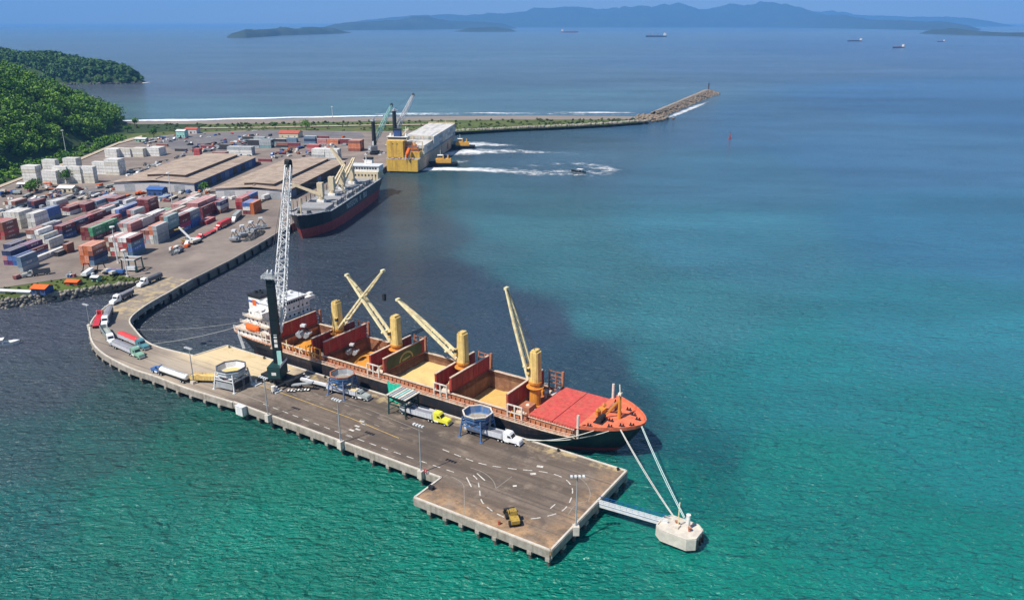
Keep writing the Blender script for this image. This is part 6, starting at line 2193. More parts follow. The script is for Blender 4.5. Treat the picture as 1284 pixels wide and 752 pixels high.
for x, y in ((-1.4, 0.9), (2.4, 0.2)):
    MB().tube((x, y, 4.0), (x, y, 4.9), 0.35, 0.3, n=10).tube((x, y, 4.9), (x, y, 5.15), 0.5, n=10).build('mooring_hook', 'frame_rust', dol)
for y in (-1.6, 0, 1.6):
    MB().tube((5.5, y, 1.2), (5.5, y, 3.6), 0.3, n=8).build('fender', 'tyre', dol)

cw0, cw1 = at(752, 627, DECK), at(838, 653, 4.2)
dd_ = (cw1 - cw0)
dd_.z = 0
cwl = dd_.length
cwk = thing('catwalk', 'narrow blue and white steel catwalk from pier head to the dolphin', 'footbridge', (cw0.x, cw0.y, 0), math.atan2(dd_.y, dd_.x))
MB().box(-0.8, cwl + 0.5, -0.7, 1.2, 3.7, 3.9).build('walkway_deck', 'blue_girder', cwk)
MB().box(-0.4, cwl + 0.1, 0.9, 1.25, 2.6, 3.69).build('side_girder', 'blue_girder', cwk)
MB().box(-0.4, cwl + 0.1, -0.75, -0.45, 2.9, 3.69).build('side_girder', 'pale_steel', cwk)
pn = 12
for k in range(pn):
    x0, x1 = -0.4 + (cwl + 0.5) * k / pn, -0.4 + (cwl + 0.5) * (k + 1) / pn
    b = MB().bar((x0, -0.7, 3.9), (x0, -0.7, 5.1), 0.12).bar((x0, -0.7, 3.95), (x1, -0.7, 5.1), 0.1).bar((x0, -0.7, 5.1), (x1, -0.7, 5.1), 0.14).bar((x0, -0.7, 4.5), (x1, -0.7, 4.5), 0.1).bar((x0, -0.7, 4.0), (x1, -0.7, 4.0), 0.16)
    b.box(x0 + 0.15, x1 - 0.1, -0.68, -0.66, 3.95, 4.9)
    b.build('rail_panel', 'pale_steel', cwk, fix=False)
    MB().bar((x0, 1.1, 3.9), (x0, 1.1, 5.0), 0.1).bar((x0, 1.1, 5.0), (x1, 1.1, 5.0), 0.12).bar((x0, 1.1, 4.45), (x1, 1.1, 4.45), 0.08).build('far_rail', 'blue_girder', cwk, fix=False)

def ship_pt(x, y, z):
    q = sw + (-PD) * x + PN * y
    return Vector((q.x, q.y, z))

def line(name, label, a, b, m, r=0.11, sag=0.0, n=14, strands=1, gap=0.35):
    root = MB()
    for k in range(strands):
        off = Vector(((k - (strands - 1) / 2) * gap, 0, (k % 2) * 0.1))
        pts_ = []
        for i in range(n + 1):
            f = i / n
            p = a.lerp(b, f) + off * (1 - 0.8 * abs(f - 0.5)) + Vector((0, 0, -sag * 4 * f * (1 - f)))
            pts_.append(p)
        for p, q in zip(pts_[:-1], pts_[1:]):
            root.tube(p, q, r, n=6, caps=False)
    return tag(root.build(name, m), label, 'rope', 'mooring lines', kind=None)
def dol_pt(x, y, z):
    a = PROT - 0.05
    return Vector((dc.x + x * math.cos(a) - y * math.sin(a), dc.y + x * math.sin(a) + y * math.cos(a), z))
line('mooring_line', 'white mooring line from the near side of the bow to the dolphin', ship_pt(169.0, -6.9, ZF + 0.4), dol_pt(-1.4, 0.9, 5.0), 'rope', 0.10, 0.9, strands=2, gap=0.35)
line('mooring_line', 'pale teal mooring line from the tip of the bow to the dolphin', ship_pt(173.4, -1.6, ZF + 0.4), dol_pt(2.4, 0.2, 5.0), 'rope_teal', 0.10, 0.9, strands=2, gap=0.45)
line('mooring_line', 'slack white rope draped along the hull below the bow, upper one', ship_pt(162.5, -11.4, ZF + 0.2), S(33, -1.2, DECK + 0.5), 'rope', 0.12, 1.2)
line('mooring_line', 'slack white rope draped along the hull below the bow, lower one', ship_pt(166.4, -9.2, ZF + 0.2), S(36, -1.2, DECK + 0.5), 'rope', 0.12, 2.0)
line('mooring_line', 'long white stern line running left to the pier bend', ship_pt(0.4, 4, ZP + 0.2), at(192, 431, DECK + 0.3), 'rope', 0.08, 1.4)
line('mooring_line', 'second stern line from the far quarter to the pier bend', ship_pt(0.4, 8, ZP + 0.2), at(172, 413, DECK + 0.3), 'rope', 0.04, 2.0)

# ------------------------------------------------------------------ warehouses
def warehouse(corner, width, length, h, rise, label, r_dir, e_dir, front_m, side_m, raise_x=(0.28, 0.76), raise_y0=0.14):
    """corner: front-left eave on the ground; local x across, y away"""
    r = thing('warehouse', label, 'warehouse', (corner.x, corner.y, DECK), math.atan2(r_dir.y, r_dir.x), 'tan-roofed warehouses')
    W, Ln = width, length
    t = 0.3
    MB().box(0, W, 0, t, 0, h).build('front_wall', front_m, r)
    MB().box(0, W, Ln - t, Ln, 0, h).build('rear_wall', front_m, r)
    MB().box(W - t, W, t, Ln - t, 0, h).build('side_wall', side_m, r)
    MB().box(0, t, t, Ln - t, 0, h).build('side_wall', front_m, r)
    xm = W * 0.5
    oh = 1.0
    for (xa, za, xb, zb_) in ((-oh, h, xm, h + rise), (xm, h + rise, W + oh, h)):
        m = MB()
        m.add([(xa, -oh, za), (xb, -oh, zb_), (xb, Ln + oh, zb_), (xa, Ln + oh, za), (xa, -oh, za + 0.25), (xb, -oh, zb_ + 0.25), (xb, Ln + oh, zb_ + 0.25), (xa, Ln + oh, za + 0.25)],
              [(0, 3, 2, 1), (4, 5, 6, 7), (0, 1, 5, 4), (1, 2, 6, 5), (2, 3, 7, 6), (3, 0, 4, 7)])
        ro = m.build('roof_slope', 'roof_tan', r)
    # raised monitor roof
    x0, x1 = W * raise_x[0], W * raise_x[1]
    zr = lambda x: h + rise * (1 - abs(x - xm) / xm) + 0.25
    m = MB()
    y0, y1 = Ln * raise_y0, Ln * 0.97
    m.box(x0, x1, y0, y1, h + 0.5, h + rise + 1.2)
    mo = m.build('roof_monitor', 'roof_ridge', r)
    m = MB()
    zc = h + rise + 1.2
    m.add([(x0 - 1.2, y0 - 1.2, zc + 0.01), (xm, y0 - 1.2, zc + 0.6), (xm, y1 + 1, zc + 0.6), (x0 - 1.2, y1 + 1, zc + 0.01)], [(0, 1, 2, 3)])
    m.add([(xm, y0 - 1.2, zc + 0.6), (x1 + 1.2, y0 - 1.2, zc + 0.01), (x1 + 1.2, y1 + 1, zc + 0.01), (xm, y1 + 1, zc + 0.6)], [(0, 1, 2, 3)])
    m.build('monitor_roof', 'roof_tan', mo)
    # doors along the quay side wall and the front
    for k in range(7):
        y = Ln * (k + 0.6) / 7.4
        MB().box(W + 0.003, W + 0.1, y - 4, y + 4, 0.1, h - 1.4).build('roller_door', 'black_steel' if k % 3 else 'hopper_blue', r)
    for k in range(3):
        x = W * (k + 0.6) / 3.2
        MB().box(x - 4, x + 4, -0.1, -0.003, 0.1, h - 1.6).build('roller_door', 'grey_steel', r)
    # roof seams
    m = MB()
    for k in range(1, int(Ln / 8)):
        y = k * 8
        for xa, za, xb, zb_ in ((-oh, h, xm, h + rise), (xm, h + rise, W + oh, h)):
            m.bar((xa, y, za + 0.28), (xb, y, zb_ + 0.28), 0.3, 0.1)
    m.build('roof_seam', 'roof_ridge', r)['kind'] = 'stuff'
    MB().box(W * 0.5 - 0.6, W * 0.5 + 0.6, Ln * 0.02, y0 - 1.4, h + rise + 0.26, h + rise + 0.8).build('ridge_vent', 'roof_tan', r)
    return r
e1 = Vector((0.075, 0.997, 0)).normalized()
r1 = Vector((e1.y, -e1.x, 0))
w1c = at(143, 228, DECK + 7)
warehouse(Vector((w1c.x, w1c.y, 0)), 62, 122, 6.8, 1.9, 'tan-roofed warehouse farther from the quay, with dark blue side wall', r1, e1, 'wall_pale', 'wall_blue')
w2c = at(270, 236, DECK + 7)
warehouse(Vector((w2c.x, w2c.y, 0)), 55, 128, 6.8, 1.9, 'tan-roofed warehouse beside the moored black ship', QR, QE, 'wall_pale', 'black_steel', raise_x=(0.34, 0.74), raise_y0=0.06)

# ------------------------------------------------------------------ containers
def container_mesh(Lc, name):
    W_, Hh = 2.44, 2.5
    m = MB()
    fr = 0.16
    # corner posts and rails
    for x in (0, Lc - fr):
        for y in (0, W_ - fr):
            m.box(x, x + fr, y, y + fr, 0, Hh)
    for z in (0.0, Hh - fr):
        m.box(fr, Lc - fr, 0, fr, z, z + fr).box(fr, Lc - fr, W_ - fr, W_, z, z + fr)
        m.box(0, fr, fr, W_ - fr, z, z + fr).box(Lc - fr, Lc, fr, W_ - fr, z, z + fr)
    # corrugated sides
    n = int(Lc / 0.8)
    for y0, sg in ((0.05, 1), (W_ - 0.05, -1)):
        pts_ = []
        for k in range(n):
            xa = fr + (Lc - 2 * fr) * k / n
            st_ = (Lc - 2 * fr) / n
            d = 0.05 * sg
            pts_ += [(xa, y0), (xa + st_ * 0.35, y0), (xa + st_ * 0.5, y0 + d), (xa + st_ * 0.85, y0 + d)]
        pts_.append((Lc - fr, y0))
        m.ring([(x, y, fr) for x, y in pts_], [(x, y, Hh - fr) for x, y in pts_], closed=False)
    # roof, floor
    m.add([(fr, fr, Hh - 0.04), (Lc - fr, fr, Hh - 0.04), (Lc - fr, W_ - fr, Hh - 0.04), (fr, W_ - fr, Hh - 0.04)], [(0, 1, 2, 3)])
    for k in range(1, 5):
        x = Lc * k / 5
        m.box(x - 0.12, x + 0.12, fr, W_ - fr, Hh - 0.039, Hh - 0.015)
    m.add([(0.02, 0.02, 0.02), (Lc - 0.02, 0.02, 0.02), (Lc - 0.02, W_ - 0.02, 0.02), (0.02, W_ - 0.02, 0.02)], [(0, 3, 2, 1)])
    # front wall and door end with lock rods
    m.add([(Lc - 0.06, fr, fr), (Lc - 0.06, W_ - fr, fr), (Lc - 0.06, W_ - fr, Hh - fr), (Lc - 0.06, fr, Hh - fr)], [(0, 1, 2, 3)])
    m.box(0.05, 0.1, fr, W_ / 2 - 0.02, fr, Hh - fr).box(0.05, 0.1, W_ / 2 + 0.02, W_ - fr, fr, Hh - fr)
    for y in (0.5, 0.95, 1.45, 1.95):
        m.box(0.0, 0.05, y - 0.03, y + 0.03, fr, Hh - fr)
    return m.mesh(name)
c40 = container_mesh(12.19, 'container')
c20 = container_mesh(6.06, 'container')
for me in (c40, c20):
    me.materials.append(MATS['container_red'])
LEVEL = ['bottom', 'second-level', 'third-level', 'fourth-level', 'fifth-level', 'sixth-level']
ORD = ['first', 'second', 'third', 'fourth', 'fifth', 'sixth', 'seventh', 'eighth']
n_cont = 0

CLIST = []

def put_container(p, ang, L20, colour, label, z, group, seen):
    CLIST.append((seen / (p.length + 1), Vector((p.x, p.y, z)), ang, L20, colour, label, group))

def block(u, v, cols, bays, heights, palette, where, orient='e', L20=False, seed=0, fixed=None, tilt=0.0):
    """u, v: near right ground corner; columns run to the left, bays away"""
    rd = random.Random(seed * 17 + 5)
    c0 = at(u, v, DECK)
    e = Vector((QE.x * math.cos(tilt) - QE.y * math.sin(tilt), QE.x * math.sin(tilt) + QE.y * math.cos(tilt), 0))
    r = Vector((e.y, -e.x, 0))
    Lc = 6.06 if L20 else 12.19
    hs = {}
    for b in range(bays):
        for c in range(cols):
            hh = heights(b, c) if callable(heights) else heights
            hs[(b, c)] = hh
    for b in range(bays):
        for c in range(cols):
            for l in range(hs[(b, c)]):
                # leave out those wholly buried inside the block
                nb = [hs.get((b + 1, c), 0), hs.get((b - 1, c), 0), hs.get((b, c + 1), 0), hs.get((b, c - 1), 0)]
                if l < hs[(b, c)] - 1 and all(k > l for k in nb):
                    continue
                colour = None
                if fixed:
                    colour = fixed(b, c, l)
                if colour is None:
                    colour = rd.choice(palette)
                jx, jy = rd.uniform(-0.12, 0.12), rd.uniform(-0.15, 0.15)
                if orient == 'e':
                    # long side along the quay; door end towards the camera
                    p = c0 + e * (b * (Lc + 0.5) + jy) - r * (c * 2.62 + 2.44 + jx)
                    ang = math.atan2(e.y, e.x)
                    p = p + r * 2.44
                    # local y points left of e, i.e. -r
                else:
                    p = c0 - r * (c * (Lc + 0.4) + jy) + e * (b * 2.6 + jx)
                    ang = math.atan2(-r.y, -r.x)
                    p = p + e * 2.44
                top = l == hs[(b, c)] - 1
                lv = 'single' if hs[(b, c)] == 1 else ('topmost' if top else LEVEL[l])
                words = f'{lv} {colour} container'
                if cols > 1:
                    words += f', {ORD[c]} stack from quay' if c else ', quayside stack'
                if bays > 1:
                    words += f', {"front" if b == 0 else ORD[b]} row'
                words += f', {where}'
                put_container(p, ang, L20, colour, words, DECK + 0.01 + l * 2.62, 'containers of the ' + where, 1.0 if (b == 0 or c == 0 or top) else 0.001)

block(119, 333, 3, 1, 4, ['orange'], 'orange block by grass edge', seed=1, fixed=lambda b, c, l: ['slate', 'navy', 'brown', 'orange'][l] if c == 0 else 'orange')
block(167, 322, 6, 1, lambda b, c: 4, ['red', 'grey', 'pink', 'maroon', 'cream', 'brown', 'white'], 'mixed front block', seed=2, fixed=lambda b, c, l: ['slate', 'blue', 'slate', 'maroon'][l] if c == 0 else None)
block(199, 306, 4, 4, lambda b, c: [4, 5, 4, 4][b] if c < 2 else 3, ['pink', 'grey', 'white', 'brown', 'orange'], 'long quayside block', seed=3,
      fixed=lambda b, c, l: ([['grey'] * 4, ['navy', 'dark', 'teal', 'teal', 'teal'], ['blue', 'magenta', 'maroon', 'maroon'], ['blue', 'blue', 'slate', 'grey']][b][l] if c == 0 else None))
block(259, 282, 2, 1, 1, ['red'], 'low red pair beside the long block', seed=4)
block(319, 269, 3, 1, 3, ['blue'], 'corner block by quay road', seed=5, fixed=lambda b, c, l: 'orange' if c == 0 else ['maroon', 'white', 'blue'][l])
block(305, 263, 2, 2, 3, ['red'], 'red block beside quay road', seed=6, fixed=lambda b, c, l: 'blue' if (c == 0 and l == 2 and b == 1) else ('red' if l > 0 else 'maroon'))
block(277, 268, 4, 1, 3, ['maroon', 'red', 'purple'], 'purple and maroon block', seed=7, fixed=lambda b, c, l: ['brown', 'grey', 'navy'][l] if c == 0 else None)
block(255, 275, 4, 2, lambda b, c: 4 if c else 3, ['maroon', 'brown', 'pink', 'maroon'], 'maroon block with pink tops', seed=8, fixed=lambda b, c, l: 'pink' if l == 3 and c > 0 else None)
block(151, 278, 2, 2, 3, ['slate', 'blue', 'white'], 'blue block in mid yard', seed=9, fixed=lambda b, c, l: ['slate', 'blue', 'blue'][l] if c == 0 else None)
block(188, 270, 3, 1, 4, ['maroon'], 'tall maroon block', seed=10)
block(118, 302, 3, 2, 3, ['brown', 'maroon'], 'green-sided block', seed=11, fixed=lambda b, c, l: ['maroon', 'green', 'green'][l] if c == 0 else None)
block(206, 270, 3, 1, 1, ['green'], 'low green row', seed=12)
block(229, 266, 3, 2, 2, ['cream', 'orange', 'pink', 'white'], 'cream-orange block near warehouses', seed=13)
block(165, 291, 4, 2, 2, ['white', 'grey', 'pink', 'cream'], 'pale low block', seed=14)
block(104, 284, 2, 2, 2, ['maroon', 'white', 'red'], 'maroon rows in mid yard', seed=15)
block(118, 277, 2, 2, 2, ['maroon', 'white', 'brown'], 'upper maroon rows in mid yard', seed=16)
block(133, 270, 2, 2, 2, ['white', 'slate', 'red'], 'white-topped rows in mid yard', seed=17)
block(27, 287, 4, 1, 4, ['white', 'cream'], 'tall cream block at left', seed=18)
block(46, 289, 2, 1, 4, ['white'], 'narrow white block at left', seed=19)
block(62, 277, 2, 1, 3, ['blue', 'slate'], 'blue block behind cream stacks', seed=20)
block(45, 305, 2, 2, 3, ['grey', 'white', 'brown'], 'grey-topped block at left', seed=21)
block(63, 312, 3, 1, lambda b, c: [2, 3, 4][c], ['cream', 'white'], 'stepped cream block', seed=22)
block(80, 300, 2, 2, 3, ['blue', 'navy', 'maroon', 'red'], 'rows right of stepped cream block', seed=23)
block(97, 290, 2, 1, 2, ['maroon', 'red'], 'short maroon rows', seed=24)
block(7, 301, 3, 1, 4, ['red', 'brown'], 'red block at the left edge', seed=25)
block(22, 333, 3, 2, lambda b, c: [2, 3, 3][c], ['blue', 'purple', 'navy', 'maroon', 'pink'], 'blue rows at left edge', seed=26, fixed=lambda b, c, l: 'blue' if c == 0 and b == 0 else None)
block(29, 341, 1, 1, 3, ['slate', 'grey'], 'lone blue-grey stack by the bank', seed=27)
block(44, 330, 1, 2, 1, ['cream', 'white'], 'low white pair behind bank', seed=28)
block(73, 322, 1, 1, 1, ['dark'], 'alone behind the low white pair', seed=29, L20=True)
block(85, 318, 1, 1, 2, ['brown', 'red'], 'small rusty stack', seed=30, L20=True)
block(96, 262, 3, 1, 1, ['orange'], 'orange row in upper yard', seed=31)
block(122, 262, 3, 2, 2, ['pink', 'white', 'grey', 'slate'], 'pale rows in upper yard', seed=32)
block(147, 258, 3, 1, 2, ['maroon', 'white', 'grey'], 'short rows before warehouse front', seed=33)
block(178, 256, 3, 1, 1, ['pink', 'red'], 'pink row before warehouse front', seed=34)
block(206, 252, 2, 1, 1, ['teal', 'blue'], 'teal pair before warehouse front', seed=35)
# white refrigerated stacks under the hill
K = dict(orient='r')
block(47, 229, 1, 3, 5, ['white', 'white', 'cream'], 'leftmost white tower block', seed=40, **K)
block(72, 231, 1, 2, 4, ['cream', 'white'], 'second white tower block', seed=41, **K)
block(71, 216, 1, 2, 4, ['white'], 'white block behind the second tower', seed=42, **K)
block(86, 230, 1, 2, 5, ['white'], 'third white tower block', seed=43, **K)
block(103, 230, 1, 2, 5, ['white', 'cream'], 'fourth white tower block', seed=44, **K)
block(97, 214, 1, 3, 4, ['white', 'cream'], 'white block behind the third tower', seed=45, **K)
block(119, 230, 1, 2, 5, ['white', 'cream'], 'fifth white tower block', seed=46, **K)
block(134, 219, 1, 2, 4, ['white'], 'slim white tower block', seed=47, **K)
block(150, 220, 1, 4, 5, ['white', 'white', 'cream'], 'rightmost white tower block', seed=48, **K)
block(147, 198, 1, 5, 3, ['white'], 'white block beneath the trees', seed=49, **K)
block(164, 197, 1, 2, 3, ['white', 'cream'], 'pale block right of the trees', seed=50, **K)
block(180, 197, 1, 4, 3, ['white', 'cream'], 'white block mid row under the hill', seed=51, **K)
block(200, 196, 1, 5, 3, ['white'], 'white block at the row end', seed=52, **K)
# far yard
block(283, 202, 1, 3, 3, ['maroon', 'brown'], 'far maroon block behind the warehouse', seed=60, **K)
block(301, 201, 1, 2, 2, ['blue', 'slate', 'white', 'red'], 'blue-red pile behind the warehouse', seed=61, **K)
block(316, 195, 2, 3, 3, ['white', 'grey'], 'long white block behind warehouses', seed=62, **K)
block(340, 186, 2, 3, 3, ['dark', 'teal', 'grey'], 'dark block in the far yard', seed=63, **K)
block(251, 197, 1, 2, 3, ['red'], 'small red stack in the far yard', seed=64, L20=True, **K)
block(210, 184, 1, 1, 1, ['brown'], 'near the row of parked cars', seed=65, **K)
block(246, 204, 1, 1, 1, ['brown'], 'just behind the first warehouse roof', seed=66, **K)
block(424, 202, 2, 4, 4, ['white', 'white', 'grey'], 'white grid block behind second warehouse', seed=67, **K)
block(452, 190, 1, 5, 4, ['orange', 'brown'], 'orange block near black harbour crane', seed=68, **K)
block(400, 192, 1, 3, 3, ['red', 'pink'], 'red block left of white grid', seed=69, **K)
block(396, 184, 1, 2, 4, ['slate', 'white', 'navy'], 'blue-white block in far yard', seed=70, **K)
block(376, 186, 2, 1, 2, ['maroon', 'brown', 'dark'], 'dark red row in far yard', seed=71, **K)
block(424, 181, 2, 2, 2, ['orange', 'pink', 'grey'], 'low orange row in far yard', seed=72, **K)
block(326, 207, 1, 1, 1, ['brown'], 'between the two warehouse roofs', seed=73, **K)
block(340, 203, 1, 1, 1, ['maroon'], 'beside the second warehouse roof', seed=74, **K)
# rows in the background between the surveyed blocks
block(72, 262, 3, 1, 2, ['white', 'pink', 'grey'], 'pale rows behind blue block', seed=80)
block(88, 270, 2, 2, 2, ['maroon', 'brown', 'white'], 'brown rows in mid yard', seed=81)
block(140, 283, 2, 1, 2, ['maroon', 'red', 'cream'], 'short red rows in mid yard', seed=82)
block(170, 279, 2, 1, 3, ['pink', 'maroon', 'grey'], 'pink block in mid yard', seed=83)
block(182, 283, 2, 2, 2, ['white', 'pink', 'cream'], 'cream rows in mid yard', seed=84)
block(210, 278, 2, 2, 2, ['maroon', 'cream', 'brown'], 'rows behind the long block', seed=85)
block(236, 279, 2, 1, 3, ['maroon', 'grey', 'red'], 'small block behind the long block', seed=86)
block(160, 266, 2, 1, 3, ['navy', 'slate', 'white'], 'navy block in mid yard', seed=87)
block(108, 266, 2, 1, 2, ['grey', 'cream', 'maroon'], 'grey rows in upper yard', seed=88)
block(134, 256, 3, 1, 1, ['orange', 'cream', 'brown'], 'low mixed row in upper yard', seed=89)
block(243, 256, 2, 1, 2, ['cream', 'pink', 'white'], 'pale pair near warehouse corner', seed=90)
block(262, 253, 2, 1, 1, ['white', 'maroon'], 'low pair near warehouse corner', seed=91)
block(16, 318, 2, 1, 2, ['purple', 'navy', 'pink'], 'purple rows at left edge', seed=92)
block(58, 300, 1, 1, 3, ['slate', 'grey'], 'slate stack beside grey-topped block', seed=93)
block(20, 262, 3, 1, 2, ['white', 'brown', 'grey'], 'rows behind tall cream block', seed=94)
block(44, 262, 2, 1, 2, ['navy', 'maroon', 'white'], 'dark rows behind white block', seed=95)
block(358, 181, 2, 2, 2, ['dark', 'maroon', 'teal', 'white'], 'dark rows in far yard', seed=96, **K)
block(440, 181, 2, 2, 2, ['maroon', 'white', 'orange'], 'mixed rows behind orange block', seed=97, **K)
block(372, 179, 1, 2, 2, ['white', 'slate'], 'pale pile in far yard', seed=98, **K)
block(290, 188, 1, 2, 2, ['brown', 'red', 'dark'], 'rusty pile in far yard', seed=99, **K)
block(266, 186, 1, 2, 1, ['maroon', 'dark'], 'low dark row in far yard', seed=100, **K)
block(332, 178, 2, 2, 2, ['dark', 'grey', 'teal'], 'grey rows in far yard', seed=101, **K)
block(234, 190, 1, 1, 1, ['dark', 'brown'], 'low dark one in far yard', seed=102, **K)
block(412, 174, 2, 1, 1, ['white', 'maroon', 'navy'], 'single row by the grass', seed=103, **K)
CLIST.sort(key=lambda q: -q[0])
for sc_, p, ang, L20, colour, words, grp in CLIST[:298]:
    o = bpy.data.objects.new('container', c20 if L20 else c40)
    o.material_slots[0].link = 'OBJECT'
    o.material_slots[0].material = MATS['container_' + colour]
    o.location = p
    o.rotation_euler = (0, 0, ang)
    COL.objects.link(o)
    tag(o, words, 'container', grp)
# the farther and half-hidden rest as one mass
cols_ = sorted(set(q[4] for q in CLIST[298:]))
rest = MB()
base = {}
for L20, me in ((False, c40), (True, c20)):
    base[L20] = (np.array([v.co[:] for v in me.vertices]), [tuple(pl.vertices) for pl in me.polygons])
for sc_, p, ang, L20, colour, words, grp in CLIST[298:]:
    V, F = base[L20]
    c, s_ = math.cos(ang), math.sin(ang)
    W = np.stack([V[:, 0] * c - V[:, 1] * s_ + p.x, V[:, 0] * s_ + V[:, 1] * c + p.y, V[:, 2] + p.z], 1)
    rest.add(W.tolist(), F, cols_.index(colour))
ro = rest.build('container_mass', ['container_' + c for c in cols_], fix=False)
tag(ro, 'many-coloured farther containers filling the back of the stacks', 'containers', kind='stuff')

# ------------------------------------------------------------------ yard traffic and gear
YG = 'trucks in the container yard'
truck(262, 226, 283, 215, 'cab_white', 'box', 'white box truck parked beside the blue warehouse wall, front one', 'pale_steel', group=YG)
truck(284, 215, 303, 205, 'cab_grey', 'box', 'grey box truck parked beside the blue warehouse wall, rear one', 'pale_steel', group=YG)
truck(273, 289, 244, 303, 'cab_red', 'flat', 'red flatbed truck on the quay road, front of two', 'cab_red', group=YG, sleeper=False)
truck(291, 279, 268, 291, 'cab_red', 'box', 'red truck with red box on the quay road, behind the flatbed', 'cab_red', group=YG, sleeper=False)
truck(305, 267, 288, 283, 'cab_white', 'box', 'white truck with grey box on the quay road', 'cab_grey', group=YG, sleeper=False)
truck(64, 343, 28, 348, 'cab_grey', 'empty', 'dark flat truck parked along the grass bank', 'trailer_dark', group=YG, sleeper=False)
truck(90, 239, 63, 243, 'cab_grey', 'flat', 'grey flatbed truck before the white towers', 'grey_steel', group=YG, sleeper=False)
truck(66, 245, 40, 252, 'cab_white', 'flat', 'pale flatbed truck near the left yard trees', 'pale_steel', group=YG, sleeper=False)
truck(330, 252, 348, 246, 'cab_white', 'box', 'white truck at the front of the second warehouse', 'pale_steel', group=YG, sleeper=False)
truck(300, 203, 318, 195, 'cab_grey', 'flat', 'flat truck between the two warehouses at the back', 'trailer_dark', group=YG, sleeper=False)
truck(185, 214, 160, 217, 'cab_grey', 'flat', 'grey flat truck right of the white tower blocks', 'grey_steel', group=YG, sleeper=False)

# reach stacker working near the quay corner
rp = at(236, 305, DECK)
rs = thing('reach_stacker', 'reach stacker with raised boom beside the long container block', 'reach stacker', (rp.x, rp.y, DECK), 2.6)
MB().box(-3.6, 3.2, -1.6, 1.6, 0.8, 2.0).build('chassis', 'machine_yellow', rs)
cb_ = MB().extr_y([(-0.6, 2.0), (-0.6, 3.8), (0.9, 3.8), (1.3, 2.0)], -0.9, 0.9).build('cab', 'grey_steel', rs)
MB().box(-0.4, 0.9, -0.93, 0.93, 2.7, 3.6).build('cab_window', 'window_dark', cb_)
MB().bar((-3.2, 0, 2.8), (6.4, 0, 8.6), 0.7, 0.9).build('boom', 'pale_steel', rs)
MB().box(5.7, 7.0, -3.0, 3.0, 7.4, 7.9).bar((6.4, 0, 8.6), (6.4, 0, 7.6), 0.4).build('spreader', 'machine_yellow', rs)
MB().box(-4.4, -3.62, -1.5, 1.5, 0.9, 2.4).build('counterweight', 'black_steel', rs)
for x in (-2.6, 2.3):
    for sg in (-1, 1):
        share('wheel', wheel_me, None, rs, (x, sg * 1.7, 0.8), 0, (1.5, 1.6, 1.5))

# yard machines, straddle trestles, scrap
def trestle(u, v, label):
    p = at(u, v, DECK)
    t = thing('steel_trestle', label, 'trestle', (p.x, p.y, DECK), QROT - math.pi / 2, 'black trestles by the orange block')
    MB().box(-3.2, 3.2, -0.9, 0.9, 0, 0.5).build('foot_beam', 'black_steel', t)
    for sg in (-1, 1):
        MB().bar((sg * 2.6, 0, 0.5), (sg * 1.3, 0, 4.4), 0.35).build('leg', 'black_steel', t)
    MB().box(-1.6, 1.6, -0.4, 0.4, 4.3, 4.6).build('head_beam', 'black_steel', t)
trestle(110, 341, 'black steel trestle under the orange containers, left one')
trestle(128, 340, 'black steel trestle under the orange containers, right one')
gp_ = at(167, 339, DECK)
gt = thing('straddle_frame', 'dark portal frame machine standing on the yard edge', 'machine', (gp_.x, gp_.y, DECK), QROT - math.pi / 2)
for i in (-1, 1):
    for j in (-1, 1):
        MB().bar((i * 4, j * 3, 0.3), (i * 3.7, j * 2.8, 6.2), 0.5).build('leg', 'dark_green', gt)
    MB().box(i * 4 - 0.5, i * 4 + 0.5, -3.8, 3.8, 0, 0.7).build('wheel_beam', 'black_steel', gt)
    MB().bar((i * 3.7, -3.3, 6.3), (i * 3.7, 3.3, 6.3), 0.6).build('side_beam', 'dark_green', gt)
MB().bar((-3.9, -2.9, 6.5), (3.9, -2.9, 6.5), 0.6).build('cross_beam', 'pale_steel', gt)
MB().bar((-3.9, 2.9, 6.5), (3.9, 2.9, 6.5), 0.6).build('cross_beam', 'pale_steel', gt)
MB().box(-2.6, 2.6, -2.4, 0.2, 0.8, 2.6).build('spreader', 'pale_steel', gt)
for k, (u, v, lb2) in enumerate(((295, 303, 'nearest of the dark clamshell grabs lying along the quay edge'), (305, 297, 'second dark clamshell grab lying along the quay edge'),
                                 (316, 292, 'third dark clamshell grab lying along the quay edge'), (328, 287, 'farthest dark clamshell grab lying along the quay edge'))):
    g_ = grab(at(u, v, DECK), DECK + 0.9, lb2, None, sc=1.5, opened=0.1, group='spare grabs on the quay')
    g_.rotation_euler.z = QROT + k * 0.7
def heap(u, v, rx, ry, h, m, label, seed):
    p = at(u, v, DECK)
    n1_, n2_ = 18, 7
    V = [(0, 0, h)]
    for j in range(1, n2_ + 1):
        for i in range(n1_):
            a = 2 * math.pi * i / n1_
            f = j / n2_
            k = 1 + 0.25 * noise.noise(Vector((math.cos(a) * 2, math.sin(a) * 2, seed)))
            V.append((math.cos(a) * rx * f * k, math.sin(a) * ry * f * k, h * (1 - f) ** 0.8 * (1 + 0.5 * noise.noise(Vector((math.cos(a) * f * 5, math.sin(a) * f * 5, seed + 4)))) - (0.15 if j == n2_ else 0)))
    F = [(0, 1 + i, 1 + (i + 1) % n1_) for i in range(n1_)]
    for j in range(n2_ - 1):
        for i in range(n1_):
            a = 1 + j * n1_
            F.append((a + i, a + n1_ + i, a + n1_ + (i + 1) % n1_, a + (i + 1) % n1_))
    o = MB().add(V, F).build('scrap_heap', m)
    o.location = (p.x, p.y, DECK)
    o.rotation_euler = (0, 0, QROT)
    tag(o, label, 'heap')
heap(320, 296, 14, 3.6, 2.6, 'scrap', 'dark scrap heap behind the grabs on the quay edge', 2)
heap(222, 314, 7, 3.2, 2.0, 'scrap', 'low pile of pale and dark junk by the reach stacker', 5)
heap(258, 238, 6, 4, 1.8, 'concrete_pale', 'pale rubble pile near the tree between the warehouses', 9)

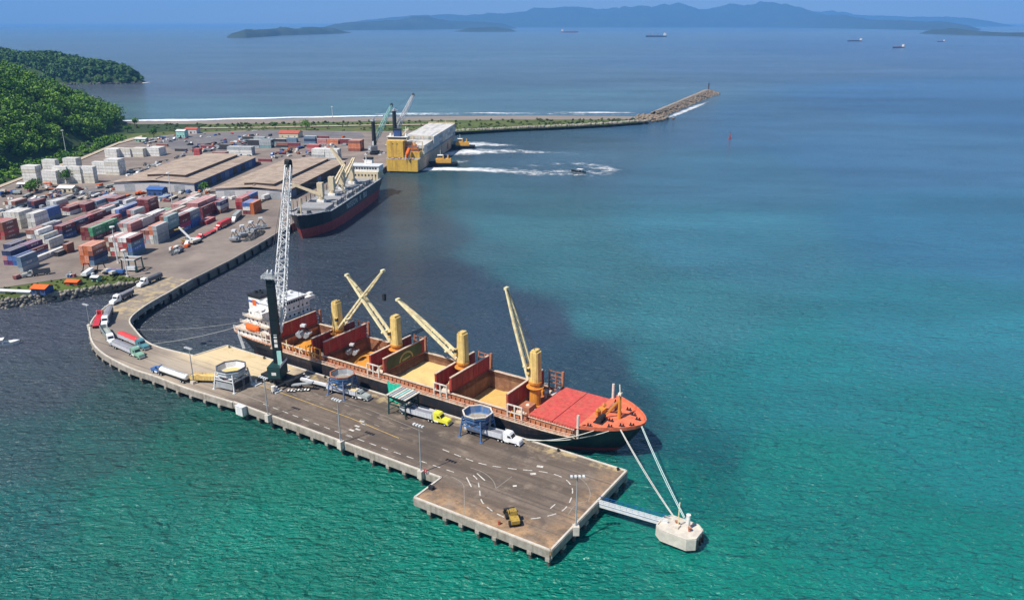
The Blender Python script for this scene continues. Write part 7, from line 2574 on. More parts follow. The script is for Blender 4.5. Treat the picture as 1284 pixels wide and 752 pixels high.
# small buildings on the bank
def shed(u, v, sx_, sy_, h, wall, roof, label, rot=None, name='shed', z=DECK):
    p = at(u, v, z)
    t = thing(name, label, 'shed', (p.x, p.y, z), QROT - math.pi / 2 if rot is None else rot)
    MB().box(-sx_ / 2, sx_ / 2, -sy_ / 2, sy_ / 2, 0, h).build('wall', wall, t)
    m = MB()
    for sg in (-1, 1):
        m2 = MB()
        a, b = sg * (sy_ / 2 + 0.5), 0
        m2.add([(-sx_ / 2 - 0.5, a, h - 0.1), (sx_ / 2 + 0.5, a, h - 0.1), (sx_ / 2 + 0.5, b, h + sy_ * 0.17), (-sx_ / 2 - 0.5, b, h + sy_ * 0.17),
                (-sx_ / 2 - 0.5, a, h + 0.08), (sx_ / 2 + 0.5, a, h + 0.08), (sx_ / 2 + 0.5, b, h + sy_ * 0.17 + 0.18), (-sx_ / 2 - 0.5, b, h + sy_ * 0.17 + 0.18)],
               [(0, 3, 2, 1), (4, 5, 6, 7), (0, 1, 5, 4), (1, 2, 6, 5), (2, 3, 7, 6), (3, 0, 4, 7)])
        m2.build('roof_slope', roof, t)
    for sg in (-1, 1):
        MB().add([(sg * sx_ / 2, -sy_ / 2, h), (sg * sx_ / 2, sy_ / 2, h), (sg * sx_ / 2, 0, h + sy_ * 0.16)], [(0, 1, 2)]).build('gable', wall, t)
    MB().box(-0.9, 0.9, -sy_ / 2 - 0.06, -sy_ / 2 - 0.003, 0.05, min(2.3, h - 0.2)).build('door', 'black_steel', t)
    for x in (-sx_ * 0.32, sx_ * 0.32):
        MB().box(x - 0.7, x + 0.7, -sy_ / 2 - 0.05, -sy_ / 2 - 0.003, 1.1, min(2.1, h - 0.2)).build('window', 'window_dark', t)
    return t
shed(54, 367, 7, 6, 3.0, 'wall_blue', 'orange_paint', 'orange-roofed blue hut on the grass bank')
shed(93, 356, 6, 4, 1.6, 'shed_red', 'orange_paint', 'small red hut among junk on the grass bank')
shed(121, 352, 3.2, 3, 2.2, 'cab_green', 'pale_steel', 'pale green kiosk on the grass bank below the trestles')
shed(20, 367, 16, 2.2, 1.1, 'wall_pale', 'pale_steel', 'long low white-roofed shelter on the grass bank')
shed(365, 172, 22, 14, 5, 'crane_buff', 'shed_red', 'red-roofed building at the far edge of the yard')
shed(242, 167, 14, 9, 5, 'wall_pale', 'shed_red', 'red and white building by the far car park')
shed(229, 172, 10, 8, 7, 'pale_teal', 'pale_steel', 'pale green hut left of the red and white building')
shed(86, 240, 12, 8, 3.2, 'crane_buff', 'ship_white', 'cream low building in front of the white towers')
shed(178, 178, 12, 6, 3.5, 'cab_green', 'pale_steel', 'pale green hut under the hillside road')
shed(32, 235, 10, 4, 3, 'wall_pale', 'ship_white', 'white low hut left of the first white tower')
shed(198, 244, 12, 8, 4.5, 'wall_blue', 'cab_blue', 'bright blue-roofed shed before the warehouse front')

# mast lights in the yard and at the hill
def mast(u, v, h, label):
    p = at(u, v, DECK)
    t = thing('light_mast', label, 'light mast', (p.x, p.y, DECK), 0, 'tall light masts')
    MB().tube((0, 0, 0), (0, 0, h), 0.35, 0.2, 8).build('pole', 'pale_steel', t)
    MB().tube((0, 0, h - 0.5), (0, 0, h), 1.3, 1.3, 10).build('light_ring', 'ship_white', t)
    MB().box(-0.7, 0.7, -0.7, 0.7, 0, 0.6).build('footing', 'concrete_pale', t)
mast(83, 192, 22, 'white light mast before the hillside forest')
mast(160, 347, 14, 'thin light mast beside the pier approach')
mast(148, 330, 20, 'light mast in front of the mixed front block')
mast(217, 262, 25, 'light mast in mid yard among the containers')
mast(417, 147, 14, 'dark lookout mast on the beach')

# cars near the far car park and along the yard
def car(u, v, m, label, rz):
    p = at(u, v, DECK)
    t = thing('parked_car', label, 'car', (p.x, p.y, DECK), rz, 'cars in the far car park')
    b_ = MB().extr_y([(-2.1, 0.4), (-2.1, 1.0), (-1.3, 1.05), (-0.8, 1.5), (0.6, 1.5), (1.2, 1.02), (2.1, 0.9), (2.15, 0.4)], -0.85, 0.85).build('body', m, t)
    MB().extr_y([(-1.2, 1.03), (-0.78, 1.42), (0.55, 1.42), (1.05, 1.03)], -0.87, 0.87).build('windows', 'window_dark', b_)
    for x in (-1.3, 1.3):
        for sg in (-1, 1):
            share('wheel', wheel_me, None, t, (x, sg * 0.75, 0.33), 0, (0.62, 0.5, 0.62))
car_pos = [(185, 176), (192, 175), (199, 174), (206, 173), (226, 174), (234, 174), (252, 172), (256, 168), (262, 173), (270, 170), (275, 169), (291, 168), (319, 165), (233, 178), (240, 180), (300, 172), (214, 178), (282, 176)]
car_col = ['cab_white', 'cab_grey', 'cab_white', 'cab_blue', 'black_steel', 'cab_red']
car_word = ['white', 'grey', 'white', 'blue', 'black', 'red']
place = ['at the left end of the row under the hill', 'second in the row under the hill', 'third in the row under the hill', 'fourth in the row under the hill', 'left of the green hut', 'right of the green hut',
         'beside the red and white building', 'behind the red and white building', 'in the open just right of the red and white building', 'left of the close pair in mid lot', 'right of the close pair in mid lot',
         'alone in mid car park', 'near the grass below the sand track', 'below the green hut', 'nearest the small red container stack', 'left of the dark far stack', 'next to the lone brown container', 'before the maroon far block']
for i, (u, v) in enumerate(car_pos):
    car(u, v, car_col[i % 6], f'{car_word[i % 6]} car parked {place[i]}', 0.3 + 0.7 * (i % 4))

# bare container chassis parked about the yard
ch_me = MB().bar((-6, -0.45, 1.2), (6, -0.45, 1.2), 0.22, 0.35).bar((-6, 0.45, 1.2), (6, 0.45, 1.2), 0.22, 0.35).box(-6.1, -5.8, -1.2, 1.2, 1.05, 1.4).box(5.8, 6.1, -1.2, 1.2, 1.05, 1.4) \
    .box(-0.1, 0.1, -1.2, 1.2, 1.05, 1.38).box(3.8, 4.1, -0.9, 0.9, 0.0, 1.05).mesh('chassis_frame')
ch_me.materials.append(MATS['trailer_dark'])
areas = [('parked between the warehouse roof and the white towers', [(170, 213), (182, 207), (205, 203), (222, 198), (174, 222)]),
         ('parked in the far yard behind the warehouses', [(262, 190), (277, 181), (318, 183), (350, 198), (365, 188), (385, 196)]),
         ('parked at the left yard entrance', [(12, 246), (30, 256), (55, 249), (75, 249), (98, 243), (120, 243)]),
         ('parked before the warehouse fronts', [(155, 248), (186, 249), (226, 252), (236, 248), (285, 246)])]
ends = ['leftmost', 'second from left', 'third from left', 'fourth from left', 'fifth from left', 'sixth from left']
for lab, lst in areas:
    for i, (u, v) in enumerate(sorted(lst)):
        p = at(u, v, DECK)
        wrd = 'rightmost' if i == len(lst) - 1 else ends[i]
        o = thing('trailer_chassis', f'{wrd} dark bare trailer chassis {lab}', 'trailer', (p.x, p.y, DECK), QROT + (0.25 * ((i * 7) % 5) - 0.5), 'chassis ' + lab)
        share('frame', ch_me, None, o)
        for x in (-4.6, -3.3):
            for sg in (-1, 1):
                share('wheel', wheel_me, None, o, (x, sg * 0.95, 0.52))

# small parked vehicles, crates and gear too small to pick apart: one scattered mass
cl = MB()
rc = random.Random(77)
pal = ['cab_white', 'cab_grey', 'trailer_dark', 'container_maroon', 'cab_blue', 'grey_steel', 'concrete_pale', 'frame_rust', 'black_steel', 'orange_paint', 'container_white']
zones = [((0, 268), (90, 240), 14, 46), ((90, 244), (150, 240), 8, 22), ((120, 252), (260, 243), 7, 46), ((160, 222), (235, 196), 5, 24), ((225, 190), (345, 172), 6, 60), ((340, 196), (440, 176), 6, 46),
         ((0, 240), (70, 236), 6, 22), ((215, 318), (250, 300), 4, 14), ((20, 350), (150, 343), 2, 9), ((265, 250), (345, 245), 3, 16), ((150, 232), (262, 243), 3, 14), ((180, 182), (225, 172), 4, 22)]
for (u0, v0), (u1, v1), spread, n in zones:
    for k in range(n):
        f = rc.random()
        p = at(u0 + (u1 - u0) * f, v0 + (v1 - v0) * f + rc.uniform(-spread, spread), DECK)
        a = QROT + rc.choice([0, math.pi / 2, 0.2, -0.25, math.pi])
        mi = rc.randrange(len(pal))
        kind = rc.random()
        c, s_ = math.cos(a), math.sin(a)
        b = MB()
        if kind < 0.45:       # van or pickup
            L_, h_ = rc.uniform(4.2, 7), rc.uniform(1.5, 2.6)
            b.extr_y([(-L_ / 2, 0.4), (-L_ / 2, h_), (L_ * 0.12, h_), (L_ * 0.26, 1.25), (L_ / 2, 1.1), (L_ / 2, 0.4)], -0.95, 0.95, mi)
            for x in (-L_ * 0.3, L_ * 0.3):
                b.box(x - 0.35, x + 0.35, -0.98, 0.98, 0, 0.6, 8)
        elif kind < 0.7:      # crates
            for q in range(rc.randint(1, 4)):
                x, y = rc.uniform(-2, 2), rc.uniform(-2, 2)
                b.box(x - 0.7, x + 0.7, y - 0.6, y + 0.6, 0, rc.uniform(0.6, 1.8), (mi + q) % len(pal))
        elif kind < 0.9:      # long load on a trailer
            L_ = rc.uniform(6, 12)
            b.box(-L_ / 2, L_ / 2, -1.2, 1.2, 0.9, 1.3, 8).box(-L_ / 2, L_ * 0.3, -1.1, 1.1, 1.3, rc.uniform(1.6, 3.2), mi)
            b.box(-L_ / 2 + 0.5, -L_ / 2 + 1.7, -1.2, 1.2, 0, 0.9, 8).box(L_ / 2 - 1.7, L_ / 2 - 0.5, -1.2, 1.2, 0, 0.9, 8)
        else:                 # drums
            for q in range(5):
                x, y = rc.uniform(-2.5, 2.5), rc.uniform(-1.5, 1.5)
                b.tube((x, y, 0), (x, y, 1.0), 0.4, n=7, mi=mi)
        for i, v_ in enumerate(b.v):
            b.v[i] = (v_[0] * c - v_[1] * s_ + p.x, v_[0] * s_ + v_[1] * c + p.y, v_[2] + DECK)
        off = len(cl.v)
        cl.v.extend(b.v)
        cl.f.extend([tuple(i + off for i in f_) for f_ in b.f])
        cl.m.extend(b.m)
co_ = cl.build('yard_clutter', pal, fix=True)
tag(co_, 'small vans, crates, drums and loads scattered through the yard', 'clutter', kind='stuff')

# ------------------------------------------------------------------ the black ship at the long quay
S2L, S2B = 158.0, 12.6
q_off = QUAY2 + QR * (1.6 + S2B)
bow2 = at(358, 273, 14)
stern_k = (at(489, 219, 13.5) - q_off).dot(QE)
st2 = q_off + QE * stern_k
z2 = 13.2
ship2 = thing('bulk_carrier', 'black and red bulk carrier with cream cranes moored along the container quay', 'ship', (st2.x, st2.y, 0), math.atan2(-QE.y, -QE.x))
L2 = (st2 - bow2).dot(QE)
xd2 = [0, 3, 9, 20, 50, L2 - 40, L2 - 24, L2 - 14, L2 - 7, L2 - 3, L2 - 0.8, L2]
hd2 = [9.5, 11, 12.2, 12.6, 12.6, 12.6, 12.3, 10.8, 7.8, 4.8, 2.2, 0.2]
xw2 = [5, 8, 13, 24, 52, L2 - 44, L2 - 29, L2 - 20, L2 - 13, L2 - 9, L2 - 6.5, L2 - 5.5]
hw2 = [1.5, 5, 8.5, 11.6, 12.6, 12.4, 10.8, 8.2, 5.0, 2.8, 1.1, 0.15]
zd2 = [z2] * 7 + [z2 + 1.6, z2 + 2.0, z2 + 2.2, z2 + 2.4, z2 + 2.4]
hull(ship2, xd2, hd2, xw2, hw2, zd2, 6.4, 'hull_black', 'boot_red')
mb = MB()
for i in range(len(xd2) - 2):
    a, b = i, i + 1
    za, zb_ = (zd2[a] - 0.6, zd2[b] - 0.6)
    mb.add([(xd2[a], -hd2[a], za), (xd2[b], -hd2[b], zb_), (xd2[b], hd2[b], zb_), (xd2[a], hd2[a], za)], [(0, 1, 2, 3)])
mb.build('main_deck', 'deck_grey', ship2)
nh = 5
hx_a, hx_b = 26, L2 - 20
for k in range(nh):
    a = hx_a + (hx_b - hx_a) * k / nh + 2.5
    b = hx_a + (hx_b - hx_a) * (k + 1) / nh - 2.5
    MB().box(a, b, -9.0, 9.0, z2 - 0.6, z2 + 1.0).build('hatch_coaming', 'deck_grey', ship2)
    MB().box(a - 0.2, (a + b) / 2 - 0.1, -9.3, 9.3, z2 + 1.21, z2 + 2.1).build('hatch_cover', 'deck_grey', ship2)
    MB().box((a + b) / 2 + 0.1, b + 0.2, -9.3, 9.3, z2 + 1.21, z2 + 2.1).build('hatch_cover', 'deck_grey', ship2)
for sg in (-1, 1):
    pts_ = [(xd2[i], sg * (hd2[i] - 0.15), zd2[i]) for i in range(len(xd2) - 1)]
    rail(ship2, pts_, 1.1, 'pale_steel', step=3.0, w=0.12)
    for k in range(13):
        x = 28 + k * (L2 - 50) / 13
        MB().bar((x, sg * 11.9, z2 - 0.5), (x, sg * 11.9, z2 + 4.6), 0.35).build('stanchion', 'black_steel', ship2)
    m = MB()
    for a, b in zip(pts_[:-1], pts_[1:]):
        m.bar((a[0], a[1], a[2] + 0.1), (b[0], b[1], b[2] + 0.1), 0.5, 0.2)
    m.build('gunwale', 'pale_steel', ship2)

def crane2(x, jib, m='crane_buff'):
    p = MB().tube((x, 0, z2 - 0.5), (x, 0, z2 + 5.5), 2.0, 1.9, 12).build('crane_pedestal', m, ship2)
    MB().box(x - 1.8, x + 1.8, -1.8, 1.8, z2 + 5.5, z2 + 14.5).build('crane_house', m, p)
    MB().box(x - 2.4, x + 2.4, -2.4, 2.4, z2 - 0.5, z2 + 3.4).build('mast_house', 'ship_white', p)
    foot = Vector((x, 0, z2 + 6.5))
    tip = foot + Vector(jib)
    side = Vector((-jib[1], jib[0], 0)).normalized()
    j = MB()
    for q in (-1, 1):
        j.bar(foot + side * (q * 1.5), tip + side * (q * 0.6), 0.95, 1.1)
    for k in range(1, 7):
        c = foot.lerp(tip, k / 7)
        w = 1.6 - 1.1 * k / 7
        j.bar(c - side * w, c + side * w, 0.3)
    j.build('jib', m, p)
    MB().tube((x, 0, z2 + 14.5), tip, 0.08, n=5).build('luffing_cable', 'cable', p)
spx = lambda k: hx_a + (hx_b - hx_a) * k / nh
crane2(spx(1), (-9, -17, 19))
crane2(spx(2), (-25, 1, 13))
crane2(spx(3), (-27, 0, 11))
crane2(spx(4), (2, -18, 7))
# yellow-rimmed grab stowed on deck
ar = MB()
xg = spx(3) - 9
for k in range(10):
    t0, t1 = math.pi * k / 10, math.pi * (k + 1) / 10
    ar.bar((xg, math.cos(t0) * 5.2, z2 + 2.2 + math.sin(t0) * 5), (xg, math.cos(t1) * 5.2, z2 + 2.2 + math.sin(t1) * 5), 1.4, 1.1)
ar.build('deck_arch', 'crane_buff', ship2)
# house aft
d2 = MB().box(5, 19, -11, 11, z2 - 0.6, z2 + 5.5).build('deckhouse_tier', 'crane_buff', ship2)
for k in range(8):
    y = -9.6 + k * 2.6
    MB().box(19.003, 19.08, y, y + 1.1, z2 + 2.2, z2 + 3.6).build('window', 'window_dark', d2)
d3 = MB().box(6, 18, -11.6, 11.6, z2 + 5.503, z2 + 9.5).build('deckhouse_tier', 'ship_white', ship2)
MB().box(5.6, 18.6, -12, 12, z2 + 9.51, z2 + 9.8).build('roof', 'pale_steel', d3)
for k in range(10):
    y = -10.4 + k * 2.1
    MB().box(18.003, 18.08, y, y + 1.5, z2 + 7.2, z2 + 8.6).build('bridge_window', 'window_dark', d3)
MB().tube((11, 0, z2 + 9.8), (11, 0, z2 + 16), 0.4, 0.25, 8).bar((11, -2.5, z2 + 13), (11, 2.5, z2 + 13), 0.3).build('radar_mast', 'ship_white', d3)
f2 = MB().box(2, 6.5, -3, 3, z2 - 0.6, z2 + 12.5).build('funnel', 'ship_white', ship2)
MB().box(1.9, 6.6, -3.1, 3.1, z2 + 12.503, z2 + 14).build('funnel_top', 'black_steel', f2)
MB().tube((L2 - 6, 0, z2 + 1.4), (L2 - 6, 0, z2 + 12), 0.5, 0.3, 8).build('foremast', 'crane_buff', ship2)
for y in (-3, 3):
    MB().tube((L2 - 11, y - 1.2, z2 + 2.2), (L2 - 11, y + 1.2, z2 + 2.2), 0.9, n=10).box(L2 - 12.2, L2 - 9.8, y - 1.6, y + 1.6, z2 + 1.0, z2 + 1.5).build('windlass', 'black_steel', ship2)
# name on the side, letters as thin plates
tc = bpy.data.curves.new('hull_name', 'FONT')
tc.body = 'NISEON  K  BU'
tc.size = 5.4
tc.space_character = 1.25
tc.extrude = 0.03
to_ = bpy.data.objects.new('tmp_text', tc)
COL.objects.link(to_)
bpy.context.view_layer.update()
tm = bpy.data.meshes.new_from_object(to_.evaluated_get(bpy.context.evaluated_depsgraph_get()))
bpy.data.objects.remove(to_)
tm.materials.clear()
tm.materials.append(MATS['ship_white'])
tn = bpy.data.objects.new('hull_name', tm)
COL.objects.link(tn)
tn.parent = ship2
tn.rotation_euler = (math.pi / 2, 0, math.pi)      # faces local +y, the harbour side
tn.location = (98, S2B + 0.06, 8.0)

# ------------------------------------------------------------------ the yellow ship beyond
S3B = 15.0
st3 = at(510, 217, 0)
k3 = (st3 - QUAY2).dot(QE)
st3 = QUAY2 + QR * (2.0 + S3B) + QE * k3
ship3 = thing('container_ship', 'yellow-sterned ship stacked with white containers beside the far quay', 'ship', (st3.x, st3.y, 0), QROT)
L3, z3 = 196.0, 11.5
xd3 = [0, 4, 14, 40, L3 - 50, L3 - 30, L3 - 16, L3 - 7, L3 - 2, L3]
hd3 = [14.0, 14.6, 15, 15, 15, 14.4, 11.5, 7, 2.8, 0.2]
xw3 = [2, 8, 20, 46, L3 - 56, L3 - 37, L3 - 24, L3 - 16, L3 - 11, L3 - 9]
hw3 = [12.0, 13.5, 14.6, 15, 14.6, 12.4, 8.6, 4.4, 1.4, 0.15]
hull(ship3, xd3, hd3, xw3, hw3, [z3] * 7 + [z3 + 2] * 3, 1.2, 'side_tan', 'hull_black')
MB().add([(0 - 0.05, -13.9, 1.3), (0 - 0.05, 13.9, 1.3), (-0.25, 14.0, z3 + 0.3), (-0.25, -14.0, z3 + 0.3)], [(0, 1, 2, 3)]).build('transom', 'ship_yellow', ship3)
mb = MB()
for i in range(len(xd3) - 2):
    mb.add([(xd3[i], -hd3[i], z3 - 0.05), (xd3[i + 1], -hd3[i + 1], z3 - 0.05), (xd3[i + 1], hd3[i + 1], z3 - 0.05), (xd3[i], hd3[i], z3 - 0.05)], [(0, 1, 2, 3)])
mb.build('main_deck', 'deck_grey', ship3)
# superstructure, wide block to port with rooms above; +y is towards the yard
h1 = MB().box(3, 17, -0.5, 14.2, z3, z3 + 15.5).build('superstructure', 'ship_yellow', ship3)
MB().box(2.9, 2.99, 0.6, 13.2, z3 + 0.6, z3 + 1.6).build('vent_slot', 'black_steel', h1)
for y in (4, 8):
    MB().box(2.9, 2.99, y, y + 1.2, z3 + 12.6, z3 + 13.4).build('vent_slot', 'black_steel', h1)
h2 = MB().box(8, 18, -13.8, -0.55, z3, z3 + 5.5).build('superstructure', 'ship_yellow', ship3)
for k in range(3):
    zz = z3 + 5.51 + k * 2.7
    MB().box(9 + k, 18, -12.8 + k * 1.4, -0.6, zz, zz + 0.3).build('stair_deck', 'crane_orange', ship3)
    for y in (-12.4 + k * 1.4, -7, -1.2):
        MB().bar((9.3 + k, y, zz + 0.3), (9.3 + k, y, zz + 2.7), 0.35).build('stair_post', 'orange_paint', ship3)
    MB().box(12 + k, 17.5, -11.0 + k * 1.4, -1.0, zz + 0.31, zz + 2.6).build('cabin', ['crane_buff', 'ship_white', 'crane_buff'][k], ship3)
br3 = MB().box(8, 17, -3.0, 14.6, z3 + 15.51, z3 + 18.4).build('bridge', 'crane_buff', ship3)
MB().box(7.9, 7.99, -2.4, 14.0, z3 + 16.6, z3 + 17.8).build('bridge_window', 'window_dark', br3)
MB().box(7.4, 17.6, -3.6, 15.2, z3 + 18.41, z3 + 18.7).build('bridge_roof', 'ship_white', br3)
MB().box(9, 14, 3, 9, z3 + 18.71, z3 + 24).build('funnel', 'wall_blue', ship3)
MB().box(8.9, 14.1, 2.9, 9.1, z3 + 24.01, z3 + 25.2).build('funnel_top', 'black_steel', ship3)
MB().tube((13, -1, z3 + 18.7), (13, -1, z3 + 27), 0.4, 0.3, 8).bar((13, -3.4, z3 + 24), (13, 1.4, z3 + 24), 0.3).build('radar_mast', 'ship_white', ship3)
for y in (12.2, -1.6):
    MB().tube((11, y, z3 + 18.7), (11, y, z3 + 21.2), 1.2, 0.9, 10).build('satellite_dome', 'ship_white', ship3)
rail(ship3, [(0.1, -13.8, z3 + 0.3), (0.1, 13.8, z3 + 0.3)], 1.2, 'ship_white', step=2.0, w=0.14)
for sg in (-1, 1):
    rail(ship3, [(0.1, sg * 13.9, z3), (14, sg * 14.9, z3), (146, sg * 14.9, z3), (166, sg * 14.2, z3), (180, sg * 11.3, z3)], 1.2, 'pale_steel', step=4.0, w=0.14)
for y in (-9, -3, 3, 9):
    MB().tube((1.8, y - 1, z3 + 0.9), (1.8, y + 1, z3 + 0.9), 0.8, n=10).build('mooring_winch', 'frame_rust', ship3)
# free-fall lifeboat on its ramp
lbm = MB()
secs = [(0.4, 0.0), (1.6, 0.8), (1.7, 1.8), (1.2, 2.9), (0.4, 3.3)]
rows = []
for xx, k, dz in ((-4.8, 0.15, -2.2), (-3.6, 0.8, -1.7), (0, 1.0, 0), (3.6, 0.9, 1.7), (4.6, 0.3, 2.1)):
    rows.append([(1.5 + xx, -5 + wy * k, z3 + 4.6 + wz + dz) for wy, wz in secs] + [(1.5 + xx, -5 - wy * k, z3 + 4.6 + wz + dz) for wy, wz in secs[::-1]])
n_ = len(rows[0])
lbm.add([p for r in rows for p in r], [(i * n_ + j, (i + 1) * n_ + j, (i + 1) * n_ + (j + 1) % n_, i * n_ + (j + 1) % n_) for i in range(4) for j in range(n_)])
lbm.add(rows[0], [tuple(range(n_))]).add(rows[-1], [tuple(range(n_))])
lbm.build('free_fall_lifeboat', 'orange_paint', ship3)
MB().bar((-1.5, -3.4, z3 + 3), (7, -3.4, z3 + 7.4), 0.4).bar((-1.5, -6.6, z3 + 3), (7, -6.6, z3 + 7.4), 0.4).bar((-1.5, -3.4, z3), (-1.5, -3.4, z3 + 3), 0.4).bar((-1.5, -6.6, z3), (-1.5, -6.6, z3 + 3), 0.4).build('launch_ramp', 'ship_white', ship3)
# deck cargo
dc3 = MB()
rd3 = random.Random(4)
for x0, n, lev in ((24, 3, 3), (64, 8, 4)):
    for i in range(n):
        for c in range(11):
            for l in range(lev):
                if 0 < c < 10 and l < lev - 1 and 0 < i < n - 1:
                    continue
                x = x0 + i * 12.9
                y = -14.3 + c * 2.6
                dc3.box(x, x + 12.19, y, y + 2.44, z3 + 1.2 + l * 2.68, z3 + 1.2 + l * 2.68 + 2.6, rd3.choice([0, 0, 0, 1, 2]))
dc3.build('deck_containers', ['container_white', 'container_cream', 'container_grey'], ship3, fix=False)['kind'] = 'stuff'
for x in (20.2, 59.5, 166):
    m = MB()
    for y in (-13.8, -5, 5, 13.8):
        m.bar((x, y, z3), (x, y, z3 + 13), 0.7)
    m.bar((x, -14, z3 + 12.8), (x, 14, z3 + 12.8), 0.7)
    m.build('cell_guide_frame', 'crane_buff', ship3)
MB().tube((54, 12, z3), (54, 12, z3 + 15), 1.3, n=10).bar((54, 12, z3 + 15), (40, 4, z3 + 22), 1.2).build('deck_crane', 'crane_buff', ship3)
MB().tube((L3 - 9, 0, z3 + 1.5), (L3 - 9, 0, z3 + 13), 0.5, 0.3, 8).build('foremast', 'ship_yellow', ship3)
MB().add([(120, -15.05, 3.0), (126, -15.05, 3.0), (126, -15.05, 8.5), (120, -15.05, 8.5)], [(0, 1, 2, 3)]).build('hull_patch', 'boot_red', ship3)

# ------------------------------------------------------------------ tugs and small craft
def tug(p, ang, label, hm='black_steel'):
    r = thing('tugboat', label, 'tugboat', (p.x, p.y, 0), ang, 'tugs pushing the yellow ship')
    pl = [(-13, 3.6), (-12, 4.4), (4, 4.6), (9, 3.8), (12.2, 2.0), (13.2, 0)]
    out = [(x, y) for x, y in pl] + [(x, -y) for x, y in pl[::-1][1:]]
    m = MB()
    m.ring([(x * 0.93, y * 0.85, -0.6) for x, y in out], [(x, y, 2.2 + max(0, x) * 0.09) for x, y in out])
    m.add([(x, y, 2.2 + max(0, x) * 0.09) for x, y in out], [tuple(range(len(out)))])
    m.build('hull', hm, r)
    m = MB()
    for a, b in zip(out, out[1:] + out[:1]):
        m.bar((a[0], a[1], 2.5 + max(0, a[0]) * 0.09), (b[0], b[1], 2.5 + max(0, b[0]) * 0.09), 0.6, 0.8)
    m.build('bulwark', hm, r)
    h_ = MB().box(-7, 7, -3.4, 3.4, 2.3, 6.6).build('deckhouse', 'tug_orange', r)
    w_ = MB().box(-0.5, 5, -2.6, 2.6, 6.61, 9.8).build('wheelhouse', 'tug_orange', r)
    MB().box(5.003, 5.06, -2.1, 2.1, 8.0, 9.2).build('window', 'window_dark', w_)
    for sg in (-1, 1):
        MB().box(0.8, 4.7, sg * 2.6 - 0.04, sg * 2.6 + 0.04, 8.0, 9.2).build('window', 'window_dark', w_)
        MB().tube((-4.4, sg * 2.0, 6.6), (-4.4, sg * 2.0, 9.6), 0.7, n=10).build('funnel', 'tug_orange', r)
    MB().box(0.2, 5.3, -2.9, 2.9, 9.81, 10.0).build('wheelhouse_roof', 'ship_white', w_)
    MB().tube((2.5, 0, 10), (2.5, 0, 14.5), 0.16, n=6).build('mast', 'ship_white', r)
    MB().tube((-8, -1, 3.1), (-8, 1, 3.1), 0.8, n=10).build('tow_winch', 'grey_steel', r)
t1_, t2_ = at(556, 208, 0), at(580, 186, 0)
tug(t1_, math.pi + 0.1, 'nearer orange tugboat pushing the side of the yellow ship')
tug(t2_, math.pi + 0.05, 'farther orange tugboat near the bow of the yellow ship')
def small_boat(p, ang, sc, label, m, name='motor_boat', canopy=True):
    r = thing(name, label, 'boat', (p.x, p.y, 0), ang)
    pl = [(-4, 1.2), (1, 1.3), (3, 0.9), (4.4, 0)]
    out = [(x * sc, y * sc) for x, y in pl] + [(x * sc, -y * sc) for x, y in pl[::-1][1:]]
    mm = MB()
    mm.ring([(x * 0.9, y * 0.7, -0.3) for x, y in out], [(x, y, (0.9 + 0.08 * max(0, x)) * sc ** 0.5) for x, y in out])
    mm.build('hull', m, r, fix=False)
    mm = MB()
    mm.add([(x * 0.93, y * 0.9, 0.45 * sc ** 0.5) for x, y in out], [tuple(range(len(out)))])
    mm.build('floor', 'grey_steel', r)
    for x in (-2, 0):
        MB().box(x * sc - 0.3, x * sc + 0.3, -1.0 * sc, 1.0 * sc, 0.46 * sc ** 0.5, 0.8 * sc ** 0.5).build('bench', 'ship_white', r)
    if canopy:
        MB().box(-2.6 * sc, 0.6 * sc, -1.1 * sc, 1.1 * sc, 2.2 * sc ** 0.5, 2.35 * sc ** 0.5).build('canopy', 'ship_white', r)
        for i in (-2.4, 0.4):
            for j in (-1, 1):
                MB().bar((i * sc, j * sc, 0.5), (i * sc, j * sc, 2.2 * sc ** 0.5), 0.07).build('canopy_post', 'pale_steel', r)
    MB().box(-4.5 * sc, -4.0 * sc, -0.3, 0.3, 0.1, 1.2).build('outboard_motor', 'black_steel', r)
small_boat(at(3, 433, 0), 0.35, 1.5, 'white open boat with canopy at the left edge of the picture', 'ship_white')
small_boat(at(725, 216, 0), 2.7, 1.6, 'dark workboat running in the churned wake', 'black_steel', 'workboat')
by = at(915, 174, 0)
bo = thing('channel_buoy', 'small dark red channel buoy in open water below the breakwater', 'buoy', (by.x, by.y, 0))
MB().tube((0, 0, -0.5), (0, 0, 1.2), 1.6, 1.5, 12).build('float', 'panel_maroon', bo)
MB().tube((0, 0, 1.2), (0, 0, 6.5), 0.9, 0.25, 8).build('tower', 'panel_maroon', bo)
MB().tube((0, 0, 6.5), (0, 0, 7.4), 0.4, 0.3, 8).build('lantern', 'black_steel', bo)

